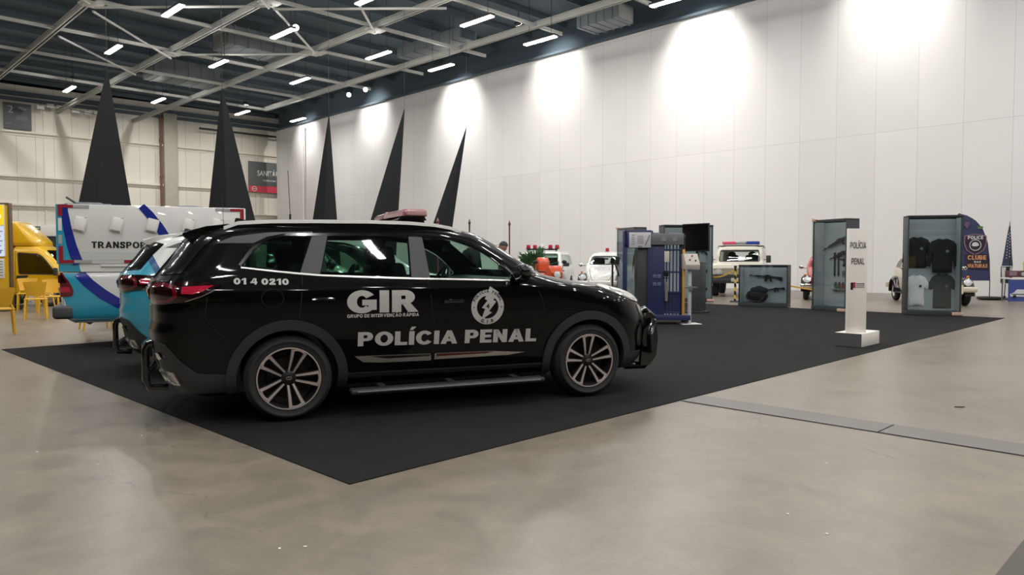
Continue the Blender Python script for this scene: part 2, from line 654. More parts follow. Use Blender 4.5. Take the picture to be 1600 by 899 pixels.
class Hull:
    """closed body: at each height z an outline from sr (rear) to sf (front), half width hw, with rounded ends ar / af long"""

    def __init__(self, tab, nr=3.0, nf=2.7, NR=12, NS=30, NF=14):
        zs = [t[0] for t in tab]
        self.f = [pchip(zs, [t[i] for t in tab]) for i in range(1, 6)]
        self.z0, self.z1 = zs[0], zs[-1]
        self.nr, self.nf, self.NR, self.NS, self.NF = nr, nf, NR, NS, NF
        lv = []
        for a, b in zip(zs[:-1], zs[1:]):
            k = max(1, int(math.ceil((b - a) / 0.03)))
            k = max(k, 2)
            lv += [a + (b - a) * i / k for i in range(k)]
        self.levels = lv + [zs[-1]]
        bm = self.mesh()
        bmesh.ops.recalc_face_normals(bm, faces=bm.faces)
        bm.normal_update()
        self.bvh = BVHTree.FromBMesh(bm)
        bm.free()

    def half(self, z, d=0.0, sf_max=None, dz=0.0):
        sr, sf, hw, ar, af = (g(z + dz) for g in self.f)
        sr, sf, hw = sr + d, sf - d, hw - d
        if sf_max is not None:
            sf = min(sf, sf_max)
        ln = sf - sr
        ar, af = min(ar, ln * 0.45), min(af, ln * 0.5)
        pts = []
        for i in range(self.NR + 1):
            th = PI / 2 * i / self.NR
            pts.append((sr + ar * (1 - math.cos(th) ** (2 / self.nr)), hw * math.sin(th) ** (2 / self.nr)))
        a, b = sr + ar, sf - af
        for i in range(1, self.NS):
            t = i / self.NS
            pts.append((a + (b - a) * t, hw))
        for i in range(self.NF + 1):
            th = PI / 2 * (1 - i / self.NF)
            c = max(math.cos(th), 0) ** (2 / self.nf)
            s = max(math.sin(th), 0) ** (2 / self.nf)
            pts.append((sf - af * (1 - c), hw * s))
        pts[0] = (pts[0][0], 0.0)
        pts[-1] = (pts[-1][0], 0.0)
        return pts

    def mesh(self, d=0.0, zlo=None, zhi=None, sf_max=None, dz=0.0):
        bm = bmesh.new()
        zlo = self.z0 if zlo is None else zlo
        zhi = self.z1 if zhi is None else zhi
        lv = [z for z in self.levels if zlo + 1e-4 < z < zhi - 1e-4]
        lv = [zlo] + lv + [zhi]
        rings = []
        for z in lv:
            h = self.half(z, d, sf_max, dz)
            n = len(h)
            right = [bm.verts.new((s, -y, z)) for s, y in h]
            left = [right[0]] + [bm.verts.new((s, y, z)) for s, y in h[1:-1]] + [right[-1]]
            rings.append((right, left))
        for (r0, l0), (r1, l1) in zip(rings[:-1], rings[1:]):
            for i in range(len(r0) - 1):
                bm.faces.new((r0[i], r0[i + 1], r1[i + 1], r1[i]))
                bm.faces.new((l0[i + 1], l0[i], l1[i], l1[i + 1]))
        for (r, l), fl in ((rings[0], True), (rings[-1], False)):
            n = len(r)
            for i in range(n - 1):
                q = [r[i], r[i + 1], l[i + 1], l[i]]
                q2 = []
                for v in q:
                    if v not in q2:
                        q2.append(v)
                if fl:
                    q2 = q2[::-1]
                bm.faces.new(q2)
        return bm

    def hit(self, a, b, side):
        """side: -1 / +1 the flanks (a=s, b=z); 'R' rear, 'F' front (a=y, b=z); 'T' top (a=s, b=y)"""
        if side == 'R':
            o, d = Vector((-6, a, b)), Vector((1, 0, 0))
        elif side == 'F':
            o, d = Vector((8, a, b)), Vector((-1, 0, 0))
        elif side == 'T':
            o, d = Vector((a, b, 5)), Vector((0, 0, -1))
        else:
            o, d = Vector((a, side * 4, b)), Vector((0, -side, 0))
        p, n, i, ds = self.bvh.ray_cast(o, d)
        if p is None:
            p, n, i, ds = self.bvh.find_nearest(o + d * (4 if side not in ('R', 'F') else 6))
        if n.dot(d) > 0:
            n = -n
        return p, n

    def conform(self, flat, side, lift=0.003, sink=0.006, cut=0.05):
        """lay a flat sheet (XY = a, b of hit()) on the body; raised by lift, its back sunk by sink"""
        bm = flat
        xs = [v.co.x for v in bm.verts]
        ys = [v.co.y for v in bm.verts]
        for ax, lo, hi in ((0, min(xs), max(xs)), (1, min(ys), max(ys))):
            k = int((hi - lo) / cut)
            for i in range(1, k + 1):
                c = lo + (hi - lo) * i / (k + 1)
                co = (c, 0, 0) if ax == 0 else (0, c, 0)
                no = (1, 0, 0) if ax == 0 else (0, 1, 0)
                bmesh.ops.bisect_plane(bm, geom=bm.verts[:] + bm.edges[:] + bm.faces[:], plane_co=co, plane_no=no, dist=1e-6)
        bnd = [(e.verts[0], e.verts[1]) for e in bm.edges if e.is_boundary]
        hits = {v: self.hit(v.co.x, v.co.y, side) for v in bm.verts}
        low = {v: bm.verts.new(p - n * sink) for v, (p, n) in hits.items()}
        faces = bm.faces[:]
        for f in faces:
            bm.faces.new([low[v] for v in f.verts][::-1])
        for a, b in bnd:
            bm.faces.new((a, b, low[b], low[a]))
        for v, (p, n) in hits.items():
            v.co = p + n * lift
        return bm


def ribbon(pts, w):
    """a 2D band of width w along a polyline"""
    L, Rr = [], []
    n = len(pts)
    for i in range(n):
        a, b = Vector(pts[max(i - 1, 0)]), Vector(pts[min(i + 1, n - 1)])
        d = (b - a).normalized()
        nn = Vector((-d.y, d.x))
        ww = w[i] if isinstance(w, (list, tuple)) else w
        L.append(Vector(pts[i]) + nn * ww / 2)
        Rr.append(Vector(pts[i]) - nn * ww / 2)
    bm = bmesh.new()
    a = [bm.verts.new((p.x, p.y, 0)) for p in L]
    b = [bm.verts.new((p.x, p.y, 0)) for p in Rr]
    for i in range(n - 1):
        bm.faces.new((b[i], b[i + 1], a[i + 1], a[i]))
    return bm


def make_body(hull, side_polys, front_poly, rear_poly, wheels, cav_lo, cav_front, half_w, wall=0.035, arch_depth=0.34):
    """solid lower body, hollow cabin, openings for the windows and wheel wells"""
    cut = [hull.mesh(d=wall, zlo=cav_lo, zhi=hull.z1 - wall * 0.8, sf_max=cav_front, dz=wall * 0.8)]
    for p in side_polys:
        b = NB()
        prism(b, p, lambda s, z: Vector((s, -1.5, z)), lambda s, z: Vector((s, 1.5, z)))
        cut.append(b)
    if front_poly:
        b = NB()
        prism(b, front_poly, lambda y, z: Vector((cav_front - 0.9, y, z)), lambda y, z: Vector((6, y, z)))
        cut.append(b)
    if rear_poly:
        b = NB()
        prism(b, rear_poly, lambda y, z: Vector((-4, y, z)), lambda y, z: Vector((-0.15, y, z)))
        cut.append(b)
    for (s, z, r) in wheels:
        for sd in (-1, 1):
            b = NB()
            cyl(b, (s, sd * (half_w - arch_depth), z), (s, sd * 1.6, z), r, seg=40)
            cut.append(b)
    return boolean(hull.mesh(), cut)


def wheel(parent, s, y, z, r, width, rim_r, style, side, spin=0.0, mats=None):
    """wheel Empty > tyre, rim, hub_cap.  side -1: outer face towards -y"""
    mats = mats or {}
    w = sub('wheel', parent, (s, y, z), (R(90) if side < 0 else R(-90), 0, 0))
    # local +Z now points outwards
    hw = width / 2
    b = NB()
    sw = r - rim_r
    prof = [(rim_r - 0.004, -hw + 0.02), (rim_r + 0.01, -hw), (rim_r + sw * 0.5, -hw - 0.004), (r - 0.03, -hw + 0.012), (r - 0.006, -hw + 0.035), (r, -hw + 0.06)]
    for k in range(4):
        zc = -hw + 0.06 + (width - 0.12) * (k + 0.5) / 4
        prof += [(r, zc - 0.012), (r - 0.008, zc - 0.006), (r - 0.008, zc + 0.006), (r, zc + 0.012)]
    prof += [(r, hw - 0.06), (r - 0.006, hw - 0.035), (r - 0.03, hw - 0.012), (rim_r + sw * 0.62, hw + 0.003), (rim_r + sw * 0.5, hw + 0.005), (rim_r + sw * 0.45, hw + 0.001), (rim_r + 0.012, hw - 0.002), (rim_r - 0.004, hw - 0.02)]
    lathe(b, prof, 56, closed=True)
    obj('tyre', b, mats.get('tyre', M['rubber']), w, smooth=40)
    b = NB()
    if style == 'alloy':
        lathe(b, [(rim_r - 0.004, -hw + 0.02), (rim_r - 0.002, hw - 0.02), (rim_r + 0.004, hw - 0.004), (rim_r - 0.006, hw), (rim_r - 0.014, hw - 0.012), (rim_r - 0.03, hw - 0.06), (rim_r - 0.035, -hw + 0.02)], 56, closed=True)
        o = obj('rim', b, M['rim_dark'], w, smooth=40)
        b = NB()
        lathe(b, [(rim_r + 0.0045, hw - 0.006), (rim_r + 0.003, hw + 0.001), (rim_r - 0.007, hw + 0.001), (rim_r - 0.009, hw - 0.008)], 56, closed=True)
        obj('rim_lip', b, M['rim_face'], w, smooth=40)
        b = NB()  # inner dark dish, hub and brake disc
        lathe(b, [(rim_r - 0.03, -0.02), (0.17, -0.03), (0.165, -0.012), (0.07, -0.012), (0.065, 0.02), (0.05, 0.05), (0, 0.05)], 40)
        obj('brake_disc', b, M['rim_dark'], w)
        # paired spokes
        bf, bd = NB(), NB()
        for k in range(5):
            a = R(spin + 72 * k)
            for sg in (-1, 1):
                def P(rr, off, h):
                    # polar point: radius rr along the slot axis, offset sideways
                    return Vector((math.sin(a) * rr + math.cos(a) * off, math.cos(a) * rr - math.sin(a) * off, h)) if side < 0 else Vector((math.sin(a) * rr + math.cos(a) * off, -math.cos(a) * rr + math.sin(a) * off, h))
                rows = [(0.050, 0.019, 0.0075, hw - 0.045), (0.10, 0.027, 0.0085, hw - 0.032), (0.16, 0.037, 0.0105, hw - 0.020), (rim_r - 0.035, 0.048, 0.0125, hw - 0.008), (rim_r - 0.006, 0.055, 0.017, hw - 0.004)]
                for bmx, grow, dh, depth in ((bf, 0.0, 0.0, 0.012), (bd, 0.009, -0.006, 0.035)):
                    rings = []
                    for (rr, off, ww, h) in rows:
                        ww2 = ww + grow
                        rings.append([bmx.verts.new(P(rr, sg * off - ww2, h + dh)), bmx.verts.new(P(rr, sg * off + ww2, h + dh)), bmx.verts.new(P(rr, sg * off + ww2 * 0.8, h + dh - depth)), bmx.verts.new(P(rr, sg * off - ww2 * 0.8, h + dh - depth))])
                    for q0, q1 in zip(rings[:-1], rings[1:]):
                        for i in range(4):
                            j = (i + 1) % 4
                            bmx.faces.new((q0[i], q0[j], q1[j], q1[i]))
                    bmx.faces.new(rings[0])
                    bmx.faces.new(rings[-1][::-1])
            # rounded outer bridge of the slot
            pts = []
            for i in range(9):
                t = -1 + 2 * i / 8
                pts.append(P(rim_r - 0.022 + 0.012 * (1 - t * t), 0.044 * t, hw - 0.010))
            tube(bf, pts, 0.010, 6)
        obj('spokes', bf, M['rim_face'], w, smooth=30)
        obj('spoke_backing', bd, M['rim_dark'], w, smooth=30)
        b = NB()
        lathe(b, [(0.062, hw - 0.07), (0.06, hw - 0.045), (0.05, hw - 0.036), (0.034, hw - 0.034), (0.03, hw - 0.03), (0, hw - 0.028)], 32)
        for k in range(5):
            a = R(spin + 36 + 72 * k)
            cyl(b, (0.052 * math.sin(a), 0.052 * math.cos(a), hw - 0.06), (0.052 * math.sin(a), 0.052 * math.cos(a), hw - 0.034), 0.009, seg=6)
        h = obj('hub_cap', b, M['rim_dark'], w)
        b = NB()
        tube(b, [(0.022 * math.cos(R(t)), 0.012 * math.sin(R(t)), hw - 0.027) for t in range(0, 360, 30)], 0.0028, 6, closed=True)
        tube(b, [(-0.008, -0.008, hw - 0.027), (0, 0.009, hw - 0.027), (0.008, -0.008, hw - 0.027)], 0.0025, 6)
        obj('badge', b, M['chrome'], w)
    else:
        m1 = mats.get('rim', M['silver'])
        lathe(b, [(rim_r, -hw + 0.02), (rim_r, hw - 0.02), (rim_r + 0.005, hw - 0.004), (rim_r - 0.012, hw - 0.004), (rim_r - 0.03, hw - 0.045), (rim_r * 0.72, hw - 0.05), (rim_r * 0.55, hw - 0.02), (rim_r * 0.42, hw - 0.02), (0, hw - 0.02)], 40)
        obj('rim', b, m1, w)
        b = NB()
        lathe(b, [(rim_r * 0.42, hw - 0.025), (rim_r * 0.40, hw), (rim_r * 0.25, hw + 0.018), (0, hw + 0.024)], 32)
        obj('hub_cap', b, mats.get('cap', M['chrome']), w)
    return w

# ------------------------------------------------------------------ setting: materials
def concrete_mat():
    m = bpy.data.materials.new('polished_concrete')
    m.use_nodes = True
    nt = m.node_tree
    N, L = nt.nodes.new, nt.links.new
    b = nt.nodes['Principled BSDF']
    tc = N('ShaderNodeTexCoord')
    n1 = N('ShaderNodeTexNoise'); n1.inputs['Scale'].default_value = 0.55; n1.inputs['Detail'].default_value = 7; n1.inputs['Roughness'].default_value = 0.62
    n2 = N('ShaderNodeTexNoise'); n2.inputs['Scale'].default_value = 3.2; n2.inputs['Detail'].default_value = 8; n2.inputs['Roughness'].default_value = 0.7; n2.inputs['Distortion'].default_value = 0.6
    n3 = N('ShaderNodeTexNoise'); n3.inputs['Scale'].default_value = 40; n3.inputs['Detail'].default_value = 4
    for n in (n1, n2, n3):
        L(tc.outputs['Object'], n.inputs['Vector'])
    r1 = N('ShaderNodeValToRGB')
    r1.color_ramp.elements[0].position = 0.32; r1.color_ramp.elements[0].color = S(120, 112, 100)
    r1.color_ramp.elements[1].position = 0.68; r1.color_ramp.elements[1].color = S(137, 128, 115)
    L(n1.outputs['Fac'], r1.inputs[0])
    r2 = N('ShaderNodeValToRGB')
    r2.color_ramp.elements[0].position = 0.30; r2.color_ramp.elements[0].color = (0.76, 0.76, 0.755, 1)
    r2.color_ramp.elements[1].position = 0.62; r2.color_ramp.elements[1].color = (1.10, 1.09, 1.08, 1)
    L(n2.outputs['Fac'], r2.inputs[0])
    mx = N('ShaderNodeMix'); mx.data_type = 'RGBA'; mx.blend_type = 'MULTIPLY'; mx.inputs[0].default_value = 1
    L(r1.outputs[0], mx.inputs[6]); L(r2.outputs[0], mx.inputs[7])
    r3 = N('ShaderNodeValToRGB')
    r3.color_ramp.elements[0].position = 0.2; r3.color_ramp.elements[0].color = (0.9, 0.9, 0.9, 1)
    r3.color_ramp.elements[1].position = 0.8; r3.color_ramp.elements[1].color = (1.05, 1.05, 1.05, 1)
    L(n3.outputs['Fac'], r3.inputs[0])
    m2 = N('ShaderNodeMix'); m2.data_type = 'RGBA'; m2.blend_type = 'MULTIPLY'; m2.inputs[0].default_value = 1
    L(mx.outputs[2], m2.inputs[6]); L(r3.outputs[0], m2.inputs[7])
    # hairline cracks
    wn = N('ShaderNodeTexNoise'); wn.inputs['Scale'].default_value = 1.3; wn.inputs['Detail'].default_value = 6
    L(tc.outputs['Object'], wn.inputs['Vector'])
    ad = N('ShaderNodeMix'); ad.data_type = 'RGBA'; ad.blend_type = 'ADD'; ad.inputs[0].default_value = 0.9
    L(tc.outputs['Object'], ad.inputs[6]); L(wn.outputs['Color'], ad.inputs[7])
    vo = N('ShaderNodeTexVoronoi'); vo.feature = 'DISTANCE_TO_EDGE'; vo.inputs['Scale'].default_value = 0.30
    L(ad.outputs[2], vo.inputs['Vector'])
    lt = N('ShaderNodeMath'); lt.operation = 'LESS_THAN'; lt.inputs[1].default_value = 0.0011
    L(vo.outputs['Distance'], lt.inputs[0])
    mk = N('ShaderNodeMath'); mk.operation = 'GREATER_THAN'; mk.inputs[1].default_value = 0.50
    L(n1.outputs['Fac'], mk.inputs[0])
    ml = N('ShaderNodeMath'); ml.operation = 'MULTIPLY'
    L(lt.outputs[0], ml.inputs[0]); L(mk.outputs[0], ml.inputs[1])
    ms = N('ShaderNodeMath'); ms.operation = 'MULTIPLY'; ms.inputs[1].default_value = 0.45
    L(ml.outputs[0], ms.inputs[0])
    m3 = N('ShaderNodeMix'); m3.data_type = 'RGBA'
    L(ms.outputs[0], m3.inputs[0]); L(m2.outputs[2], m3.inputs[6]); m3.inputs[7].default_value = S(70, 66, 60)
    L(m3.outputs[2], b.inputs['Base Color'])
    mr = N('ShaderNodeMapRange'); mr.inputs[3].default_value = 0.27; mr.inputs[4].default_value = 0.39
    L(n2.outputs['Fac'], mr.inputs[0]); L(mr.outputs[0], b.inputs['Roughness'])
    b.inputs['Specular IOR Level'].default_value = 0.5
    return m


def panel_mat(name, c1, c2, seam, pw, ph, off, mort=0.012, rough=0.6, offz=0.0):
    """wall panels: x along the wall, z up"""
    m = bpy.data.materials.new(name)
    m.use_nodes = True
    nt = m.node_tree
    N, L = nt.nodes.new, nt.links.new
    b = nt.nodes['Principled BSDF']
    b.inputs['Roughness'].default_value = rough
    b.inputs['Specular IOR Level'].default_value = 0.3
    tc = N('ShaderNodeTexCoord')
    sp = N('ShaderNodeSeparateXYZ'); L(tc.outputs['Object'], sp.inputs[0])
    ax = N('ShaderNodeMath'); ax.operation = 'SUBTRACT'; ax.inputs[1].default_value = off; L(sp.outputs[0], ax.inputs[0])
    az = N('ShaderNodeMath'); az.operation = 'SUBTRACT'; az.inputs[1].default_value = offz; L(sp.outputs[2], az.inputs[0])
    cb = N('ShaderNodeCombineXYZ'); L(ax.outputs[0], cb.inputs[0]); L(az.outputs[0], cb.inputs[1])
    br = N('ShaderNodeTexBrick')
    br.offset = 0.0
    br.inputs['Scale'].default_value = 1.0
    br.inputs['Brick Width'].default_value = pw
    br.inputs['Row Height'].default_value = ph
    br.inputs['Mortar Size'].default_value = mort
    br.inputs['Mortar Smooth'].default_value = 0.3
    br.inputs['Color1'].default_value = c1
    br.inputs['Color2'].default_value = c2
    br.inputs['Mortar'].default_value = seam
    L(cb.outputs[0], br.inputs['Vector'])
    nz = N('ShaderNodeTexNoise'); nz.inputs['Scale'].default_value = 0.5; nz.inputs['Detail'].default_value = 3
    L(tc.outputs['Object'], nz.inputs['Vector'])
    mr = N('ShaderNodeMapRange'); mr.inputs[3].default_value = 0.94; mr.inputs[4].default_value = 1.03
    L(nz.outputs['Fac'], mr.inputs[0])
    mx = N('ShaderNodeMix'); mx.data_type = 'RGBA'; mx.blend_type = 'MULTIPLY'; mx.inputs[0].default_value = 1
    L(br.outputs['Color'], mx.inputs[6]); L(mr.outputs[0], mx.inputs[7])
    L(mx.outputs[2], b.inputs['Base Color'])
    return m


M['concrete'] = concrete_mat()
M['carpet'] = mat('carpet', S(31, 31, 31), 0.95, spec=0.15, var=0.25, vscale=2.5, bump=0.25, bscale=220)
M['white_wall'] = panel_mat('white_wall', S(229, 226, 224), S(223, 221, 218), S(204, 202, 199), 1.5, 6.2, 1.09, 0.011)
M['beige_wall'] = panel_mat('beige_wall', S(226, 221, 208), S(221, 216, 203), S(186, 180, 166), 1.18, 40.0, 0.2, 0.02)
M['beige_trim'] = mat('beige_trim', S(222, 216, 200), 0.6, var=0.08, vscale=2)
M['far_wall'] = panel_mat('far_wall', S(74, 73, 68), S(66, 65, 60), S(50, 49, 46), 2.0, 5.0, 0.0, 0.02)
M['column_concrete'] = mat('column_concrete', S(176, 171, 156), 0.75, var=0.12, vscale=1.5)
M['pipe_red'] = mat('pipe_red', S(120, 78, 72), 0.5)
M['deck'] = mat('deck', S(78, 92, 102), 0.8, var=0.2, vscale=0.3)
M['rib'] = mat('rib', S(76, 90, 99), 0.7)
M['beam'] = mat('beam', S(196, 196, 190), 0.55, var=0.12, vscale=1.0)
M['duct'] = mat('duct', S(120, 128, 132), 0.55, var=0.1, vscale=0.8)
M['duct_pale'] = mat('duct_pale', S(150, 152, 150), 0.5)
M['led'] = mat('led', (1, 1, 1, 1), 0.5, emit=(1.0, 0.97, 0.93, 1), estr=LED_GLOW)
M['lamp_body'] = mat('lamp_body', S(60, 62, 64), 0.5)
M['wire'] = mat('wire', S(50, 50, 50), 0.6)

# ------------------------------------------------------------------ setting: floor, walls, ceiling
BW = Vector((15.4, 27.1, 0)); XW = Vector((0.694, -0.72, 0)).normalized()      # the white wall
NW = Vector((XW.y, -XW.x, 0))                                                    # towards the room
QL = Vector((-37.2, 52.7, 0)); XL = Vector((0.752, 0.659, 0)).normalized()      # the beige wall
NL = Vector((XL.y, -XL.x, 0))


def on_left_wall(u, v):
    d = ray(u, v)
    p = _C + d * ((QL - _C).dot(NL) / d.dot(NL))
    return (p - QL).dot(XL), p.z


b = NB()
box(b, (-12, 8, -0.1), (150, 150, 0.2))
struct(obj('floor', b, M['concrete'], smooth=0))

b = NB()
box(b, (-6.0, 0.1, 6.27), (92, 0.2, 12.55))
struct(obj('wall_right', b, M['white_wall'], smooth=0, loc=BW, rot=(0, 0, math.atan2(XW.y, XW.x))))
b = NB()
box(b, (-6.0, 0.35, 13.5), (92, 0.2, 2.4))
box(b, (-6.0, -0.06, 12.6), (92, 0.3, 0.12))
struct(obj('trim_1', b, M['deck'], smooth=0, loc=BW, rot=(0, 0, math.atan2(XW.y, XW.x))))

b = NB()
box(b, (-5.0, 0.1, 7.0), (70, 0.2, 14.0))
struct(obj('wall_left', b, M['beige_wall'], smooth=0, loc=QL, rot=(0, 0, math.atan2(XL.y, XL.x))))
rot_l = (0, 0, math.atan2(XL.y, XL.x))
for i, z in enumerate((1.9, 5.3, 7.38, 10.62)):
    b = NB()
    box(b, (-5, -0.12, z), (70, 0.24, 0.16))
    box(b, (-5, -0.03, z - 0.17), (70, 0.06, 0.2))
    struct(obj('trim_%d' % (i + 2), b, M['beige_trim'], smooth=0, loc=QL, rot=rot_l))
b = NB()
box(b, (-5, -0.15, 12.95), (70, 0.3, 0.22))
box(b, (-5, -0.25, 13.35), (70, 0.2, 0.3))
struct(obj('trim_6', b, M['deck'], smooth=0, loc=QL, rot=rot_l))
b = NB()
box(b, (11.85, -0.3, 6.6), (1.0, 0.6, 13.2), bevel=0.02)
struct(obj('trim_7', b, M['column_concrete'], smooth=30, loc=QL, rot=rot_l))
b = NB()
box(b, (-6.5, -0.3, 6.6), (1.0, 0.6, 13.2), bevel=0.02)
struct(obj('trim_8', b, M['column_concrete'], smooth=30, loc=QL, rot=rot_l))
b = NB()
for x in (-2.0, 3.1, 7.4, 16.0, 19.4):
    box(b, (x, -0.03, 6.4), (0.09, 0.06, 12.8))
struct(obj('trim_9', b, M['beige_trim'], smooth=0, loc=QL, rot=rot_l))

# the two walls that close the hall behind the camera
pA, pB, pC, pD = Vector((-21.5, 65.5, 0)), BW + XW * 39, Vector((-12, -50, 0)), QL - XL * 39
for nm, a, c in (('wall_back', pB, pC), ('wall_front', pC, pD)):
    d = (c - a)
    b = NB()
    box(b, (d.length / 2, 0, 7.2), (d.length, 0.2, 14.4))
    struct(obj(nm, b, M['far_wall'], smooth=0, loc=a, rot=(0, 0, math.atan2(d.y, d.x))))

b = NB()
vs = [b.verts.new((p.x, p.y, 14.3)) for p in (pA + Vector((-3, 5, 0)), pB + Vector((5, 0, 0)), pC + Vector((0, -5, 0)), pD + Vector((-5, 0, 0)))]
b.faces.new(vs)
thicken(b, 0.2)
struct(obj('ceiling', b, M['deck'], smooth=0))

# door and lintel in the beige wall
b = NB()
box(b, (3.25, -0.06, 1.5), (2.7, 0.12, 3.0))
d1 = struct(obj('door_1', b, mat('dark_doorway', S(40, 42, 44), 0.6), smooth=0, loc=QL, rot=rot_l))
b = NB()
box(b, (3.0, -0.15, 3.42), (3.6, 0.3, 0.78), bevel=0.02)
struct(obj('trim_10', b, M['white_matt'], smooth=30, loc=QL, rot=rot_l))
b = NB()
box(b, (9.6, -0.08, 1.55), (1.7, 0.16, 3.1), bevel=0.01)
struct(obj('door_2', b, M['white_matt'], smooth=30, loc=QL, rot=rot_l))

# the carpet, its corner in front and the cable-channel cover in the floor
cn, cr, cl = G(546, 758), G(1570, 497.5), G(2, 546.6)
cf = cr + cl - cn
b = NB()
vs = [b.verts.new((p.x, p.y, 0.0005)) for p in (cn, cr, cf, cl)]
b.faces.new(vs)
thicken(b, 0.006)
tag(obj('carpet', b, M['carpet'], smooth=0), 'large black carpet laid under the police cars on the concrete floor', 'carpet')
b = NB()
q0, q1 = G(1557, 899), G(1600, 845)
dd = (q1 - q0).normalized()
nn = Vector((dd.y, -dd.x, 0))
a0, a1 = q0 - dd * 1.0, q1 + dd * 4
vs = [b.verts.new((p.x, p.y, 0.0005)) for p in (a0, a1, a1 + nn * 3, a0 + nn * 3)]
b.faces.new(vs)
thicken(b, 0.006)
tag(obj('carpet', b, mat('grey_carpet', S(92, 88, 82), 0.9, var=0.15), smooth=0), 'corner of a dark grey carpet at the lower right edge of the picture', 'carpet')
s0, s1 = G(1065, 627), G(1600, 713)
sd = (s1 - s0).normalized()
sn = Vector((-sd.y, sd.x, 0))
if sn.y < 0:
    sn = -sn
b = NB()
e0, e1 = s0 - sd * 0.0, s1 + sd * 6
for k0, k1 in ((0.0, 1.72), (1.735, 3.6), (3.615, 5.5), (5.515, 7.3)):
    vs = [e0 + sd * k0, e0 + sd * k1, e0 + sd * k1 + sn * 0.36, e0 + sd * k0 + sn * 0.36]
    b.faces.new([b.verts.new((p.x, p.y, 0.001)) for p in vs])
r = bmesh.ops.extrude_face_region(b, geom=b.faces[:])
bmesh.ops.translate(b, vec=(0, 0, 0.005), verts=[g for g in r['geom'] if isinstance(g, bmesh.types.BMVert)])
struct(obj('trim_11', b, mat('channel_cover', S(108, 105, 99), 0.45, var=0.12, vscale=3), smooth=0))
b = NB()
vs = [e0 - sn * 0.014, e1 - sn * 0.014, e1 + sn * 0.002, e0 + sn * 0.002]
b.faces.new([b.verts.new((p.x, p.y, 0.0012)) for p in vs])
vs = [s0 + sd * 1.715 - sn * 0.01, s0 + sd * 1.738 - sn * 0.01, s0 + sd * 1.738 + sn * 0.36, s0 + sd * 1.715 + sn * 0.36]
b.faces.new([b.verts.new((p.x, p.y, 0.0014)) for p in vs])
thicken(b, 0.0008)
struct(obj('trim_12', b, M['seam'], smooth=0))

# ------------------------------------------------------------------ ceiling grid
EA, EB, J0 = Vector((-3.85, 3.85, 0)), Vector((3.75, 3.72, 0)), Vector((-2.6, 31.04, 12.32))


def grid(a, b_, dz=0.0):
    p = J0 + EA * a + EB * b_
    return Vector((p.x, p.y, p.z + dz))


def beam_mesh(p, q, w, h):
    bm = NB()
    d = (q - p)
    ln = d.length
    # I-section: two flanges and a web, from 0 to ln on X
    box(bm, (ln / 2, 0, -h / 2 + 0.02), (ln, w, 0.04))
    box(bm, (ln / 2, 0, h / 2 - 0.02), (ln, w, 0.04))
    box(bm, (ln / 2, 0, 0), (ln, w * 0.3, h))
    return bm


names = {2: 'nearest the white wall', 1: 'second from the white wall', 0: 'third from the white wall'}
for k in range(-7, 2):
    p, q = grid(-5.5, k), grid(7.2 if k < 1 else 5.0, k)
    d = q - p
    tag(obj('ceiling_beam', beam_mesh(p, q, 0.22, 0.28), M['beam'], smooth=0, loc=p, rot=(0, 0, math.atan2(d.y, d.x))),
        'heavy grey ceiling beam running alongside the white wall, %s' % ('closest to it' if k == 1 else 'second closest to it' if k == 0 else 'row %d out from it' % (2 - k)), 'beam', 'heavy ceiling beams')
for k in range(-4, 6):
    p, q = grid(k, -7.5, -0.03), grid(k, 1.34 if k < 4 else 1.0, -0.03)
    d = q - p
    tag(obj('tie_beam', beam_mesh(p, q, 0.12, 0.15), M['beam'], smooth=0, loc=p, rot=(0, 0, math.atan2(d.y, d.x))),
        'thin grey cross beam of the ceiling grid, %s' % ('farthest from the camera' if k == 5 else 'row %d counted from the beige wall' % (6 - k)), 'beam', 'thin ceiling cross beams')
# diagonal braces where the photo shows them
A = (1, -1)
BR = [((1, -1), (2, 0)), ((1, -1), (2, -2)), ((1, -1), (0, 0.0)), ((2, -2), (3, -1)), ((3, -1), (2, 0)), ((1, 0), (0, -1)), ((1, -1), (0, -2)), ((2, -2), (1, -3)), ((3, -1), (4, 0)), ((3, -1), (4, -2)), ((1, 0), (2, -0.98))]
BR = [((1, -1), (2, 0)), ((1, -1), (2, -2)), ((1, -1), (1, 0.0)), ((2, -2), (3, -1)), ((3, -1), (2, 0)), ((1, 0), (0, -1)), ((1, -1), (0, -2)), ((2, -2), (1, -3)), ((3, -2), (4, -1))]
BR = [(a, c) for a, c in BR if not (a[0] == c[0] or a[1] == c[1])] + [((1, -1), (2, -2))][:0] + [((1, -1), (0, 0))]
for i, (a, c) in enumerate(BR):
    p, q = grid(*a, -0.24 - 0.12 * (i % 3)), grid(*c, -0.24 - 0.12 * (i % 3))
    p, q = p.lerp(q, 0.02), q.lerp(p, 0.02)
    d = q - p
    b = NB()
    cyl(b, (0, 0, 0), (d.length, 0, 0), 0.055, seg=8)
    tag(obj('brace', b, M['beam'], smooth=40, loc=p, rot=(0, 0, math.atan2(d.y, d.x))),
        'thin grey diagonal tube bracing the ceiling grid', 'brace', 'diagonal ceiling braces')
for i, (a, c) in enumerate(((1, -1), (2, 0), (1, 0), (2, -2), (3, -1))):
    b = NB()
    box(b, (0, 0, 0), (0.9, 0.6, 0.03), bevel=0.01)
    box(b, (0, 0, -0.03), (0.6, 0.9, 0.03), bevel=0.01)
    tag(obj('gusset_plate', b, M['beam'], smooth=30, loc=grid(a, c, -0.2), rot=(0, 0, R(45))),
        'flat grey gusset plate at a node of the ceiling grid', 'plate', 'gusset plates of the ceiling grid')
